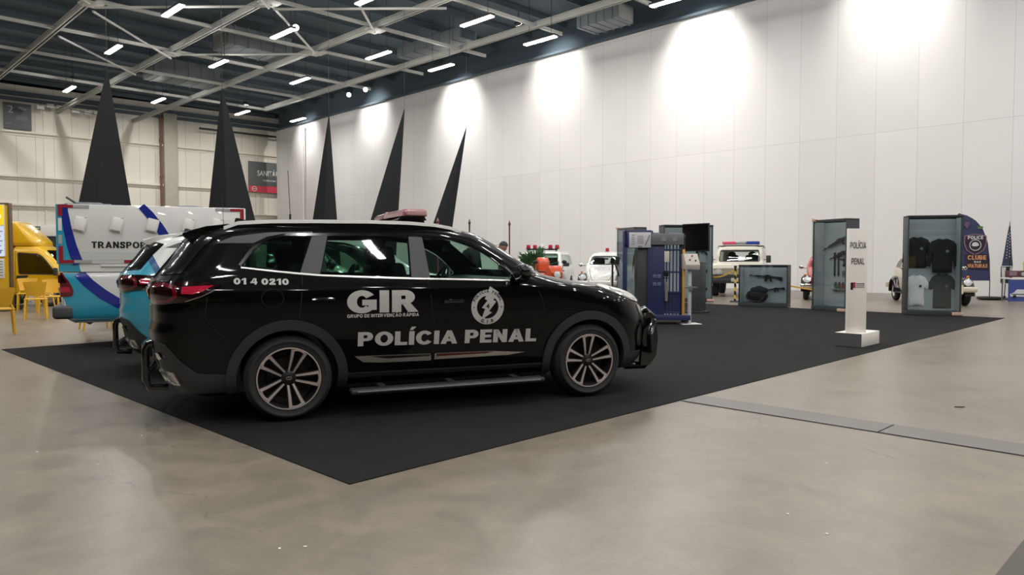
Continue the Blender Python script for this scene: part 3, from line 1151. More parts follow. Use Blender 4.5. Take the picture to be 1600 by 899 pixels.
# roof deck ribs
b = NB()
for k in range(-16, 30):
    p = J0 + EA * (k * 0.5) - EB * 9
    q = J0 + EA * (k * 0.5) + EB * 2.2
    d = q - p
    mtx = Matrix.Translation((p.x, p.y, 14.1)) @ Matrix.Rotation(math.atan2(d.y, d.x), 4, 'Z')
    vs = box(b, (d.length / 2, 0, 0), (d.length, 0.12, 0.3))
    bmesh.ops.transform(b, matrix=mtx, verts=vs)
struct(obj('trim_13', b, M['rib'], smooth=0))

# ducts hung under the deck
def duct(u, v, z, ln, w, h, along, label, pale=False):
    p = G(u, v, z)
    t = thing('air_duct', label, 'duct', p, math.atan2(along.y, along.x), 'ceiling ducts')
    b = NB()
    box(b, (0, 0, 0), (ln, w, h), bevel=0.04)
    obj('casing', b, M['duct'], t)
    b = NB()
    for i in range(5):
        x = -ln / 2 + ln * (i + 0.5) / 5
        box(b, (x, 0, 0), (0.05, w + 0.08, h + 0.08))
    obj('flange', b, M['duct'], t, smooth=0)
    b = NB()
    box(b, (-ln / 2 - 0.02, 0, -0.02), (0.06, w * 0.8, h * 0.8), bevel=0.01)
    obj('grille', b, M['duct_pale'] if pale else M['deck'], t)
    for sx in (-1, 1):
        for sy in (-1, 1):
            b = NB()
            cyl(b, (sx * ln * 0.4, sy * w * 0.45, h / 2), (sx * ln * 0.4, sy * w * 0.45, 14.2 - z), 0.012, seg=6)
            obj('hanger_rod', b, M['wire'], t)


duct(395, 70, 13.0, 3.6, 2.0, 1.0, EB, 'dark air duct above the second black spire, beside a starred grid node', True)
duct(285, 115, 12.9, 4.0, 2.0, 1.1, EB, 'dark air duct above and left of the second black spire', True)
duct(680, 70, 13.2, 5.5, 1.2, 0.6, EA, 'flat dark air duct running along the white wall over its floodlights')
duct(945, 28, 13.0, 2.4, 1.4, 0.8, EA, 'dark air duct near the top of the white wall, farthest right', True)

# ------------------------------------------------------------------ lamps
def make_led(a, b_, label, k=1.0):
    p = J0 + EA * a + EB * b_
    t = thing('ceiling_light', label, 'ceiling light', (p.x, p.y, 11.5), math.atan2(EA.y, EA.x), 'linear ceiling lights')
    bm = NB()
    box(bm, (0, 0, 0.05), (2.0, 0.28, 0.09), bevel=0.015)
    obj('housing', bm, M['lamp_body'], t)
    bm = NB()
    box(bm, (0, 0, -0.025), (1.94, 0.25, 0.06), bevel=0.02)
    obj('diffuser', bm, M['led'], t)
    for s in (-0.7, 0.7):
        bm = NB()
        cyl(bm, (s, 0, 0.09), (s, 0, 14.2 - 11.5), 0.012, seg=6)
        obj('hanger', bm, M['wire'], t)
    ld = bpy.data.lights.new('ceiling_light_lamp', 'AREA')
    ld.shape = 'RECTANGLE'
    ld.size, ld.size_y = 1.85, 0.16
    ld.energy = LED_POWER * k
    ld.color = (1.0, 0.985, 0.965)
    lo = bpy.data.objects.new('lamp', ld)
    COL.objects.link(lo)
    lo.parent = t
    lo.location = (0, 0, -0.07)
    pd = bpy.data.lights.new('ceiling_light_side', 'POINT')
    pd.energy = LED_SIDE * k
    pd.shadow_soft_size = 0.10
    pd.color = (1.0, 0.985, 0.965)
    po = bpy.data.objects.new('lamp', pd)
    COL.objects.link(po)
    po.parent = t
    po.location = (0, 0, -0.17)


def visible(p):
    q = p - _C
    zc = q.dot(_F)
    if zc < 0.5:
        return False
    return -60 < 800 + FPX * q.x / zc < 1660 and -40 < 449.5 - FPX * q.dot(_U) / zc < 940


SEEN = [(1.36, -1.61, 'long bright ceiling light over the star node, left of the spotlight pair'),
        (2.79, -1.6, 'long bright ceiling light directly above the first black spire from the left'),
        (4.79, -1.45, 'long bright ceiling light left of the first black spire, above the row of white boxes'),
        (4.71, -0.52, 'long bright ceiling light between the first and second black spires'),
        (2.6, -0.71, 'small bright ceiling light just above the tip of the second black spire'),
        (1.3, -0.73, 'bright ceiling light with a small spotlight at its right end'),
        (2.66, 0.2, 'bright ceiling light above and left of the third black spire tip'),
        (4.71, 0.53, 'bright ceiling light just right of the second black spire tip'),
        (4.64, 1.29, 'bright ceiling light in the far corner where the two walls meet'),
        (1.28, 0.23, 'long bright ceiling light above the fourth black spire'),
        (-0.07, 0.22, 'long bright ceiling light near the top edge, over the fifth black spire'),
        (1.21, 0.93, 'long bright ceiling light near the white wall, above the fifth black spire'),
        (-0.07, 0.97, 'long bright ceiling light nearest the white wall at the right end of the dark ceiling'),
        (0.09, -0.68, 'ceiling light cut by the top edge near the middle of the ceiling'),
        (-1.4, 0.93, 'ceiling light cut by the top edge above the white wall')]
for a, b_, lb in SEEN:
    make_led(a, b_, lb)
for a in (-6.8, -5.45, -4.1, -2.75, -1.4, -0.07, 1.3, 2.65):
    for b_ in (-5.1, -4.2, -3.35, -2.48, -1.6, -0.72, 0.22, 0.95):
        p = J0 + EA * a + EB * b_
        if visible(Vector((p.x, p.y, 11.5))) or any(abs(a - s[0]) + abs(b_ - s[1]) < 0.4 for s in SEEN):
            continue
        make_led(a, b_, 'long bright ceiling light outside the picture over the camera side of the hall', LED_NEAR)

# floodlights that wash the white wall
for k, zt, pw, label in ((-46.5, 11.0, 0.8, 'black floodlight at the far corner end of the white wall'), (-36.6, 11.4, 0.9, 'black floodlight above the wall between the third and fourth spires'),
                         (-26.9, 10.3, 1.25, 'black floodlight over the bright patch at the fifth spire tip'), (-18.6, 11.2, 0.95, 'black floodlight over the third bright patch from the right'),
                         (-9.5, 10.2, 1.35, 'black floodlight over the brightest patch of the white wall'), (-1.3, 11.1, 1.0, 'black floodlight over the bright patch at the top edge'),
                         (7.5, 11.0, 1.0, 'black floodlight beyond the right picture edge')):
    w = BW + XW * k
    p = w + NW * 3.0 + Vector((0, 0, 13.6))
    tgt = w + Vector((0, 0, zt + 0.3))
    d = (tgt - p).normalized()
    t = thing('floodlight', label, 'floodlight', p, 0, 'floodlights on the white wall')
    bm = NB()
    x, y, _ = frame_of(d)
    rm = Matrix((x, y, d)).transposed()
    box(bm, (0, 0, 0), (0.4, 0.3, 0.16), rot=rm, bevel=0.02)
    obj('housing', bm, M['lamp_body'], t)
    bm = NB()
    box(bm, d * 0.085, (0.34, 0.24, 0.02), rot=rm, bevel=0.005)
    obj('lens', bm, M['led'], t)
    bm = NB()
    cyl(bm, (0, 0, 0), (0, 0, 0.55), 0.025, seg=8)
    obj('bracket', bm, M['lamp_body'], t)
    ld = bpy.data.lights.new('flood', 'SPOT')
    ld.energy = WASH_POWER * pw
    ld.spot_size = R(80)
    ld.spot_blend = 1.0
    ld.shadow_soft_size = 0.12
    ld.color = (1.0, 0.98, 0.95)
    lo = bpy.data.objects.new('lamp', ld)
    COL.objects.link(lo)
    lo.parent = t
    lo.location = d * 0.12
    lo.rotation_euler = d.to_track_quat('-Z', 'Y').to_euler()

# fill lamps added under the dark roof deck to brighten the beige wall
for n_, x in enumerate((-14, -8, -2, 4, 10, 16, 21.5)):
    p = QL + XL * x + NL * 6.0 + Vector((0, 0, 13.75))
    tgt = QL + XL * x + Vector((0, 0, 4.5))
    d = (tgt - p).normalized()
    t = thing('floodlight', 'added fill lamp under the roof deck brightening the beige wall, one of a row', 'floodlight', p, 0, 'added fill lamps facing the beige wall')
    bm = NB()
    x_, y_, _ = frame_of(d)
    rm = Matrix((x_, y_, d)).transposed()
    box(bm, (0, 0, 0), (0.4, 0.3, 0.16), rot=rm, bevel=0.02)
    obj('housing', bm, M['lamp_body'], t)
    bm = NB()
    box(bm, d * 0.085, (0.34, 0.24, 0.02), rot=rm, bevel=0.005)
    obj('lens', bm, M['led'], t)
    bm = NB()
    cyl(bm, (0, 0, 0), (0, 0, 0.5), 0.025, seg=8)
    obj('bracket', bm, M['lamp_body'], t)
    ld = bpy.data.lights.new('flood', 'SPOT')
    ld.energy = LEFT_FILL_POWER
    ld.spot_size = R(110)
    ld.spot_blend = 1.0
    ld.shadow_soft_size = 0.15
    ld.color = (1.0, 0.98, 0.95)
    lo = bpy.data.objects.new('lamp', ld)
    COL.objects.link(lo)
    lo.parent = t
    lo.location = d * 0.12
    lo.rotation_euler = d.to_track_quat('-Z', 'Y').to_euler()

# two small spotlights hung in the grid
for (u, v, z, label) in ((462, 43, 11.9, 'small round spotlight at the end of a ceiling light bar'), (545, 148, 12.0, 'small round spotlight above the third and fourth spires'), (571, 140, 12.1, 'tiny spotlight on a bracket beside the white wall top')):
    p = G(u, v, z)
    t = thing('spotlight', label, 'spotlight', p, 0, 'small ceiling spotlights')
    bm = NB()
    d = (Vector((0, 3, 0)) - p).normalized()
    cyl(bm, -d * 0.18, d * 0.10, 0.10, 0.15, seg=16)
    obj('can', bm, M['lamp_body'], t)
    bm = NB()
    cyl(bm, d * 0.101, d * 0.115, 0.14, seg=16)
    obj('lens', bm, M['led'], t)
    bm = NB()
    cyl(bm, (0, 0, 0), (0, 0, 14.2 - z), 0.015, seg=6)
    obj('hanger', bm, M['wire'], t)

# ------------------------------------------------------------------ things on the beige wall
def wall_l(x, y, z):
    return QL + XL * x + NL * y + Vector((0, 0, z))


def wall_board(name, x0, x1, z0, z1, m, label, cat, off=0.3, group=None):
    t = thing(name, label, cat, wall_l((x0 + x1) / 2, off, z0), rot_l[2], group)
    b = NB()
    box(b, (0, 0, (z1 - z0) / 2), (x1 - x0, 0.12, z1 - z0), bevel=0.01)
    obj('panel', b, m, t)
    return t


t = wall_board('restroom_sign', 18.35, 22.0, 7.25, 9.95, mat('sign_grey', S(84, 88, 86), 0.55), 'grey hanging sign with a red band reading SANITÁRIOS, beside the second spire', 'sign')
b = NB()
box(b, (0, -0.07, 0.28), (3.65, 0.03, 0.56))
obj('red_band', b, mat('sign_red', S(196, 62, 76), 0.5), t)
b = place(thicken(text_bm('SANITÁRIOS', 0.012, 1.0, w=2.7, h=0.62), 0.01), (-1.05, -0.065, 1.45), (1, 0, 0), (0, 0, 1))
obj('lettering', b, M['white_matt'], t, smooth=0)
b = place(thicken(text_bm('RESTROOMS', 0.005, 1.0, w=1.2, h=0.16), 0.01), (-0.55, -0.065, 0.98), (1, 0, 0), (0, 0, 1))
obj('lettering', b, M['white_matt'], t, smooth=0)
b = NB()
tube(b, [(-1.35 + 0.2 * math.cos(R(a)), -0.09, 0.29 + 0.2 * math.sin(R(a))) for a in range(0, 360, 20)], 0.03, 6, closed=True)
box(b, (-1.35, -0.09, 0.29), (0.24, 0.02, 0.05))
obj('emblem', b, M['white_matt'], t)

t = wall_board('hall_sign', 0.6, 2.3, 10.72, 12.62, mat('sign_dark', S(92, 95, 95), 0.6), 'square grey wall sign with the number 2 high on the beige wall', 'sign')
b = place(thicken(text_bm('2', 0.01, 1.0, h=0.55), 0.01), (-0.62, -0.065, 1.15), (1, 0, 0), (0, 0, 1))
obj('lettering', b, mat('sign_pale', S(165, 168, 168), 0.6), t, smooth=0)
b = NB()
box(b, (0.25, -0.065, 0.85), (0.7, 0.02, 0.35))
box(b, (-0.55, -0.065, 0.4), (0.35, 0.02, 0.12))
box(b, (0.2, -0.5, 1.45), (0.5, 0.25, 0.14), rot=Matrix.Rotation(R(18), 3, 'Y'))
obj('mark', b, mat('sign_mid', S(110, 113, 113), 0.6), t, smooth=0)

b = NB()
pts = [wall_l(*p) for p in ((1.9, 0.9, 12.75), (4.2, 0.9, 12.62), (6.8, 0.9, 12.3))]
tube(b, pts, 0.02, 6)
tag(obj('cable', b, M['wire']), 'thin dark cable slung along the top of the beige wall', 'cable')
for i, (u, v) in enumerate(((57.5, 170), (73, 168), (89, 170.5), (113, 176), (132, 178.5), (147, 178.5))):
    x, z = on_left_wall(u, v)
    t = thing('floodlight_box', ['white box lamp on the wall cable, first right of the number sign', 'white box lamp on the wall cable, second right of the number sign', 'white box lamp on the wall cable, third right of the number sign', 'white box lamp on the wall cable, fourth right of the number sign', 'white box lamp on the wall cable, fifth right of the number sign', 'white box lamp on the wall cable next to the first black spire'][i], 'lamp', wall_l(x * 0.985 + 0.15, 0.75, z), rot_l[2], 'white box lamps under the ceiling edge')
    b = NB()
    box(b, (0, 0, 0), (0.48, 0.18, 0.26), bevel=0.02)
    obj('casing', b, M['white_matt'], t)
    b = NB()
    cyl(b, (0, 0, 0.12), (0, 0, 0.34), 0.02, seg=6)
    obj('hook', b, M['wire'], t)

b = NB()
pts = [wall_l(11.15, 0.35, z) for z in (0, 4, 8, 12.9)]
tube(b, pts, 0.09, 10)
for z in (2, 5, 8, 11):
    p = wall_l(11.15, 0.35, z)
    cyl(b, p - Vector((0, 0, 0.08)), p + Vector((0, 0, 0.08)), 0.13, seg=10)
tag(obj('pipe', b, M['pipe_red']), 'dull red riser pipe beside the concrete column of the beige wall', 'pipe')
b = NB()
tube(b, [wall_l(14.1, 0.7, 12.25), wall_l(22.5, 0.7, 12.25)], 0.09, 8)
tag(obj('pipe', b, M['wire']), 'dark horizontal pipe high on the beige wall behind the second spire', 'pipe')
b = NB()
pp = BW + XW * (-46.8) + NW * 0.25
tube(b, [(pp.x, pp.y, 0), (pp.x, pp.y, 12.3)], 0.08, 8)
tag(obj('pipe', b, M['white_matt']), 'white vertical conduit on the white wall near the far corner', 'pipe')
b = NB()
x, z = on_left_wall(55, 357)
p = wall_l(x, 0.36, z)
tt = thing('exit_sign', 'small dark green exit sign on the white lintel above the dark doorway', 'sign', p, rot_l[2])
box(b, (0, 0, 0), (0.55, 0.06, 0.3), bevel=0.01)
obj('panel', b, mat('exit_green', S(58, 82, 62), 0.5), tt)
b = NB()
box(b, (0, -0.035, 0), (0.42, 0.02, 0.05))
obj('mark', b, M['white_matt'], tt, smooth=0)

# five tall black fabric spires
M['spire'] = mat('spire', S(36, 38, 39), 0.9, spec=0.2, var=0.1, vscale=3)
SP = [((167, 108), 118, 204, 320, 24.0, 'black fabric spire above the transport truck rear, leftmost of the five'),
      ((347, 138), 321, 399, 345, 27.0, 'black fabric spire leaning beside the restroom sign'),
      ((514, 180), 487, 527, 347, 31.0, 'slim black fabric spire standing in front of the far white wall corner'),
      ((632, 170), 577, 622, 347, 33.0, 'black fabric spire leaning right, rising behind the pink roof lightbar'),
      ((728.5, 200), 674, 707, 356, 34.0, 'narrow black fabric spire leaning right, rightmost of the five')]
for (au, av), u0, u1, vb, y, label in SP:
    ap = at(au, av, y)
    l, r_ = at(u0, vb, y), at(u1, vb, y)
    # carry the two edges down to the floor
    f = (ap.z - 0.0) / (ap.z - l.z)
    L0, R0 = ap + (l - ap) * f, ap + (r_ - ap) * f
    L0.z = R0.z = 0
    mid = (L0 + R0) / 2
    hw = (R0 - L0).length / 2
    b = NB()
    rows = 14
    rings = []
    for i in range(rows + 1):
        s = i / rows
        c = mid.lerp(ap, s)
        w = hw * (1 - s) * (1 - 0.05 * math.sin(PI * s)) + 0.012
        rings.append([b.verts.new(Vector((c.x - mid.x, c.y - mid.y, c.z)) + Vector(o) * w) for o in ((-1, 0.1, 0), (0.08, -0.55, 0), (1, 0.1, 0), (0, 0.7, 0))])
    for q0, q1 in zip(rings[:-1], rings[1:]):
        for i in range(4):
            j = (i + 1) % 4
            b.faces.new((q0[i], q0[j], q1[j], q1[i]))
    b.faces.new(rings[0][::-1])
    b.faces.new(rings[-1])
    t = thing('fabric_spire', label, 'spire', (mid.x, mid.y, 0), 0, 'black fabric spires')
    obj('fabric', b, M['spire'], t, smooth=20)
    b = NB()
    cyl(b, (0, 0, 0), (0, 0, 0.04), hw * 1.1, seg=24)
    obj('base', b, M['matte_black'], t)
    b = NB()
    cyl(b, Vector((ap.x - mid.x, ap.y - mid.y, ap.z)), Vector((ap.x - mid.x, ap.y - mid.y, 14.2)), 0.006, seg=6)
    obj('hanging_wire', b, M['wire'], t)

# ------------------------------------------------------------------ the two large SUVs
SUV_TAB = [
    # z     sr     sf    hw    ar    af
    (0.22, -0.76, 3.44, 0.76, 0.28, 0.52),
    (0.28, -0.88, 3.54, 0.832, 0.30, 0.58),
    (0.38, -0.96, 3.61, 0.868, 0.32, 0.64),
    (0.55, -1.01, 3.64, 0.890, 0.32, 0.70),
    (0.66, -1.05, 3.64, 0.906, 0.32, 0.74),
    (0.74, -1.05, 3.63, 0.916, 0.32, 0.78),
    (0.82, -1.030, 3.60, 0.924, 0.32, 0.83),
    (0.92, -1.030, 3.55, 0.930, 0.32, 0.90),
    (0.98, -1.04, 3.45, 0.930, 0.38, 0.98),
    (1.03, -1.06, 3.28, 0.928, 0.38, 0.95),
    (1.07, -1.06, 3.05, 0.922, 0.38, 0.85),
    (1.10, -1.05, 2.82, 0.905, 0.38, 0.75),
    (1.14, -1.04, 2.60, 0.885, 0.40, 0.62),
    (1.17, -1.02, 2.47, 0.872, 0.40, 0.55),
    (1.22, -0.985, 2.385, 0.855, 0.40, 0.54),
    (1.30, -0.92, 2.265, 0.825, 0.40, 0.54),
    (1.38, -0.86, 2.14, 0.795, 0.40, 0.56),
    (1.46, -0.80, 2.01, 0.765, 0.40, 0.58),
    (1.51, -0.75, 1.925, 0.742, 0.42, 0.60),
    (1.55, -0.68, 1.84, 0.712, 0.44, 0.64),
    (1.585, -0.58, 1.71, 0.665, 0.48, 0.68),
    (1.605, -0.46, 1.56, 0.600, 0.50, 0.70),
    (1.62, -0.28, 1.32, 0.480, 0.45, 0.60),
    (1.632, 0.05, 0.90, 0.260, 0.20, 0.30),
]
HS = Hull(SUV_TAB)

W_Q = round_poly([(-0.335, 1.252), (0.095, 1.205), (0.205, 1.492), (0.0, 1.498), (-0.14, 1.468), (-0.26, 1.375)], [0.02, 0.02, 0.03, 0.12, 0.1, 0.1])
W_R = round_poly([(0.262, 1.188), (1.02, 1.156), (1.03, 1.508), (0.345, 1.506)], [0.03, 0.02, 0.03, 0.04])
W_F = round_poly([(1.19, 1.15), (1.93, 1.128), (1.965, 1.16), (1.84, 1.285), (1.74, 1.358), (1.60, 1.428), (1.42, 1.482), (1.155, 1.508)], [0.02, 0.02, 0.02, 0.05, 0.05, 0.08, 0.1, 0.03])
W_WS = round_poly([(-0.74, 1.20), (0.74, 1.20), (0.56, 1.52), (-0.56, 1.52)], 0.08)
W_RG = round_poly([(-0.62, 1.16), (0.62, 1.16), (0.52, 1.46), (-0.52, 1.46)], 0.08)
WHEELS_S = [(0.0, 0.348, 0.405), (2.746, 0.348, 0.405)]


def livery_mat():
    """cyan tail, blue slanting band, white front and roof (painted livery)"""
    m = bpy.data.materials.new('cyan_white_livery')
    m.use_nodes = True
    nt = m.node_tree
    N, L = nt.nodes.new, nt.links.new
    b = nt.nodes['Principled BSDF']
    b.inputs['Roughness'].default_value = 0.25
    b.inputs['Coat Weight'].default_value = 1.0
    b.inputs['Coat Roughness'].default_value = 0.03
    tc = N('ShaderNodeTexCoord')
    sp = N('ShaderNodeSeparateXYZ'); L(tc.outputs['Object'], sp.inputs[0])
    # u = s + 0.5*z  : lines leaning like the photo's band
    mu = N('ShaderNodeMath'); mu.operation = 'MULTIPLY_ADD'; mu.inputs[1].default_value = 0.5
    L(sp.outputs[2], mu.inputs[0]); L(sp.outputs[0], mu.inputs[2])
    # below the lamps the band runs far forward
    lo = N('ShaderNodeMath'); lo.operation = 'SUBTRACT'; lo.inputs[0].default_value = 1.12; L(sp.outputs[2], lo.inputs[1])
    mxl = N('ShaderNodeMath'); mxl.operation = 'MAXIMUM'; mxl.inputs[1].default_value = 0.0; L(lo.outputs[0], mxl.inputs[0])
    ml = N('ShaderNodeMath'); ml.operation = 'MULTIPLY'; ml.inputs[1].default_value = 1.2; L(mxl.outputs[0], ml.inputs[0])
    su = N('ShaderNodeMath'); su.operation = 'SUBTRACT'; L(mu.outputs[0], su.inputs[0]); L(ml.outputs[0], su.inputs[1])
    g1 = N('ShaderNodeMath'); g1.operation = 'GREATER_THAN'; g1.inputs[1].default_value = -0.06; L(su.outputs[0], g1.inputs[0])
    g2 = N('ShaderNodeMath'); g2.operation = 'GREATER_THAN'; g2.inputs[1].default_value = 0.015; L(su.outputs[0], g2.inputs[0])
    g3 = N('ShaderNodeMath'); g3.operation = 'GREATER_THAN'; g3.inputs[1].default_value = 1.535; L(sp.outputs[2], g3.inputs[0])
    m1 = N('ShaderNodeMix'); m1.data_type = 'RGBA'; m1.inputs[6].default_value = S(52, 158, 186); m1.inputs[7].default_value = S(44, 92, 140); L(g1.outputs[0], m1.inputs[0])
    m2 = N('ShaderNodeMix'); m2.data_type = 'RGBA'; m2.inputs[7].default_value = S(226, 226, 222); L(g2.outputs[0], m2.inputs[0]); L(m1.outputs[2], m2.inputs[6])
    m3 = N('ShaderNodeMix'); m3.data_type = 'RGBA'; m3.inputs[7].default_value = S(226, 226, 222); L(g3.outputs[0], m3.inputs[0]); L(m2.outputs[2], m3.inputs[6])
    L(m3.outputs[2], b.inputs['Base Color'])
    return m


M['livery'] = livery_mat()


def ring_letters(txt, cx, cy, r, a_mid, step, h, inward=False, bold=0.02):
    """letters set round a ring; a in degrees, clockwise text on top, upright at the bottom when inward"""
    out = []
    n = len(txt)
    for i, ch in enumerate(txt):
        if ch == ' ':
            continue
        a = a_mid + (step * (i - (n - 1) / 2)) * (1 if inward else -1)
        if ch == '.':
            b = poly_bm([(-h * .1, 0), (h * .1, 0), (h * .1, h * .2), (-h * .1, h * .2)])
        else:
            b = text_bm(ch, bold, h=h, align='C')
        ph = R(a)
        if inward:
            rot = ph + PI / 2
            rr = r + h / 2
        else:
            rot = ph - PI / 2
            rr = r - h / 2
        m = Matrix.Translation((cx + rr * math.cos(ph), cy + rr * math.sin(ph), 0)) @ Matrix.Rotation(rot, 4, 'Z')
        bmesh.ops.transform(b, matrix=m, verts=b.verts)
        out.append(b)
    return join(*out)


def moved(bm, x, y, tilt=0.0):
    bmesh.ops.transform(bm, matrix=Matrix.Translation((x, y, 0)) @ Matrix.Rotation(tilt, 4, 'Z'), verts=bm.verts)
    return bm


def build_suv(label, loc, rz, paint, roofpaint, full):
    t = thing('police_suv', label, 'car', loc, rz)
    H = HS
    o = obj('body', make_body(H, [W_Q, W_R, W_F], W_WS, W_RG, WHEELS_S, 0.72, 2.30, 0.93, 0.035), paint, t, smooth=32)

    def patch(name, flat, side, m, lift=0.004, sink=0.006, cut=0.06, parent=None, smooth=30):
        return obj(name, H.conform(flat, side, lift, sink, cut), m, parent or t, smooth=smooth)

    def both(name, make, m, **k):
        for sd in (-1, 1):
            patch(name, make(), sd, m, **k)
    # glazing
    for nm, p in (('quarter_window', W_Q), ('rear_door_window', W_R), ('front_door_window', W_F)):
        both(nm, lambda: poly_bm(p), M['car_glass' if p is W_F else 'privacy_glass'], lift=-0.006, sink=0.010, cut=0.12)
    patch('windshield', poly_bm(W_WS), 'F', M['car_glass'], lift=-0.006, sink=0.011, cut=0.12)
    patch('rear_window', poly_bm(W_RG), 'R', M['dark_glass'], lift=-0.006, sink=0.011, cut=0.12)
    # pillars, belt and window trims
    both('pillar_trim', lambda: poly_bm([(0.10, 1.20), (0.258, 1.19), (0.338, 1.51), (0.21, 1.50)]), M['pillar_trim'], lift=0.003)
    both('pillar_trim', lambda: poly_bm([(1.025, 1.156), (1.19, 1.148), (1.155, 1.515), (1.034, 1.515)]), M['pillar_trim'], lift=0.003)
    both('belt_molding', lambda: ribbon([(-0.35, 1.244), (-0.1, 1.213), (0.10, 1.192), (0.26, 1.177), (0.7, 1.156), (1.13, 1.140), (1.6, 1.127), (1.93, 1.116)], [0.010, 0.013, 0.014, 0.014, 0.014, 0.014, 0.014, 0.010]), M['satin_chrome'], lift=0.010)
    both('window_trim', lambda: ribbon([(-0.36, 1.262), (-0.27, 1.385), (-0.145, 1.482), (0.0, 1.512), (0.35, 1.519), (1.1, 1.521), (1.42, 1.496), (1.62, 1.440), (1.76, 1.366), (1.86, 1.292), (1.99, 1.155)], 0.022), M['gloss_black'], lift=0.005)
    both('roof_side_trim', lambda: poly_bm([(-0.535, 1.437), (-0.40, 1.492), (-0.13, 1.528), (0.22, 1.540), (0.22, 1.526), (0.02, 1.520), (-0.15, 1.490), (-0.25, 1.440)]), M['pillar_trim'], lift=0.004)
    # shut lines
    for ln in ([(0.118, 1.185), (0.10, 0.98), (0.085, 0.83)], [(1.165, 1.136), (1.19, 0.92), (1.222, 0.68), (1.205, 0.40)], [(2.17, 1.10), (2.255, 0.92), (2.285, 0.66), (2.27, 0.40)], [(2.30, 1.13), (2.62, 1.055), (2.95, 1.045)], [(-0.60, 1.02), (-0.62, 0.86), (-0.52, 0.74), (-0.44, 0.66)]):
        both('shut_line', lambda: ribbon(ln, 0.007), M['seam'], lift=0.0012, cut=0.08)
    both('fuel_flap_line', lambda: ribbon([(-0.12 + 0.085 * math.cos(R(a)), 1.0 + 0.075 * math.sin(R(a))) for a in range(0, 361, 20)], 0.005), M['seam'], lift=0.0012)
    # wheel arches, sills, lower bumpers
    for cx in (0.0, 2.746):
        both('wheel_arch_trim', lambda: ribbon(arc(cx, 0.348, 0.437, 192, -12, 44), 0.078), M['cladding'], lift=0.022, sink=0.03, cut=0.5)
    both('sill_cladding', lambda: poly_bm([(0.42, 0.235), (2.33, 0.235), (2.33, 0.345), (0.44, 0.358)]), M['cladding'], lift=0.012, cut=0.15)
    both('rear_valance', lambda: poly_bm([(-0.985, 0.69), (-0.90, 0.655), (-0.80, 0.53), (-0.68, 0.425), (-0.44, 0.40), (-0.44, 0.262), (-0.90, 0.262), (-0.94, 0.40)]), M['cladding'], lift=0.009, cut=0.03)
    both('front_valance', lambda: poly_bm([(3.15, 0.262), (3.40, 0.262), (3.42, 0.40), (3.17, 0.40)]), M['cladding'], lift=0.010, cut=0.04)
    patch('rear_valance', poly_bm([(-0.55, 0.262), (0.55, 0.262), (0.55, 0.52), (-0.55, 0.52)]), 'R', M['cladding'], lift=0.012)
    # chrome leaf on the doors
    both('door_molding', lambda: poly_bm([(0.53, 0.500), (1.185, 0.492), (1.195, 0.445), (1.185, 0.432), (0.75, 0.436), (0.60, 0.448)]), M['satin_chrome'], lift=0.014, cut=0.08)
    both('door_molding', lambda: poly_bm([(1.225, 0.492), (1.75, 0.487), (2.08, 0.462), (1.92, 0.444), (1.22, 0.438)]), M['satin_chrome'], lift=0.014, cut=0.08)
    both('molding_inlay', lambda: poly_bm([(0.66, 0.494), (1.18, 0.488), (1.18, 0.470), (0.80, 0.470)]), M['gloss_black'], lift=0.017, cut=0.08)
    both('molding_inlay', lambda: poly_bm([(1.24, 0.488), (1.78, 0.483), (1.70, 0.470), (1.24, 0.466)]), M['red_lamp'] if not full else mat('garnish', S(96, 40, 48), 0.2, 0.6), lift=0.017, cut=0.08)
    # tail lamps
    both('tail_lamp', lambda: poly_bm([(-1.0, 1.135), (-0.80, 1.140), (-0.60, 1.128), (-0.50, 1.105), (-0.60, 1.050), (-0.74, 0.990), (-0.90, 0.962), (-1.0, 0.965)]), M['dark_lamp'], lift=0.012, cut=0.03)
    both('tail_lamp_lens', lambda: poly_bm([(-0.775, 1.092), (-0.55, 1.104), (-0.63, 1.062), (-0.70, 1.042), (-0.78, 1.046)]), M['red_lamp_bright'], lift=0.016, cut=0.04)
    both('tail_lamp_lens', lambda: ribbon([(-0.985, 1.10), (-0.90, 1.112), (-0.83, 1.09), (-0.82, 1.03), (-0.87, 0.992), (-0.975, 0.990)], 0.030), M['red_lamp'], lift=0.016, cut=0.03)
    both('lamp_molding', lambda: ribbon([(-0.755, 0.988), (-0.64, 1.025), (-0.555, 1.066)], 0.007), M['satin_chrome'], lift=0.016)
    patch('tail_lamp_band', poly_bm([(-0.60, 1.0), (0.60, 1.0), (0.60, 1.11), (-0.60, 1.11)]), 'R', M['dark_lamp'], lift=0.010)
    patch('tail_lamp_band', ribbon([(-0.60, 1.065), (0.60, 1.065)], 0.03), 'R', M['red_lamp'], lift=0.014)
    patch('plate', poly_bm([(-0.2, 0.80), (0.2, 0.80), (0.2, 0.93), (-0.2, 0.93)]), 'R', M['plate'], lift=0.02)
    both('rear_quarter_glass', lambda: poly_bm([(-0.93, 1.185), (-0.78, 1.20), (-0.66, 1.36), (-0.55, 1.475), (-0.64, 1.50), (-0.72, 1.47), (-0.80, 1.42)]), M['gloss_black'], lift=0.006, cut=0.03)
    # exhaust trims
    both('exhaust_trim', lambda: ribbon([(-0.935, 0.440), (-0.845, 0.430), (-0.800, 0.345), (-0.872, 0.352), (-0.935, 0.440), (-0.90, 0.437)], 0.024), M['satin_chrome'], lift=0.022, cut=0.04)
    both('exhaust_inner', lambda: poly_bm([(-0.925, 0.432), (-0.85, 0.424), (-0.812, 0.356), (-0.866, 0.360)]), M['silver'], lift=0.012, cut=0.04)
    both('reflector', lambda: poly_bm([(-1.0, 0.565), (-0.93, 0.60), (-0.90, 0.56), (-0.95, 0.52)]), M['dark_lamp'], lift=0.012, cut=0.03)
    # rear guard bar
    b = NB()
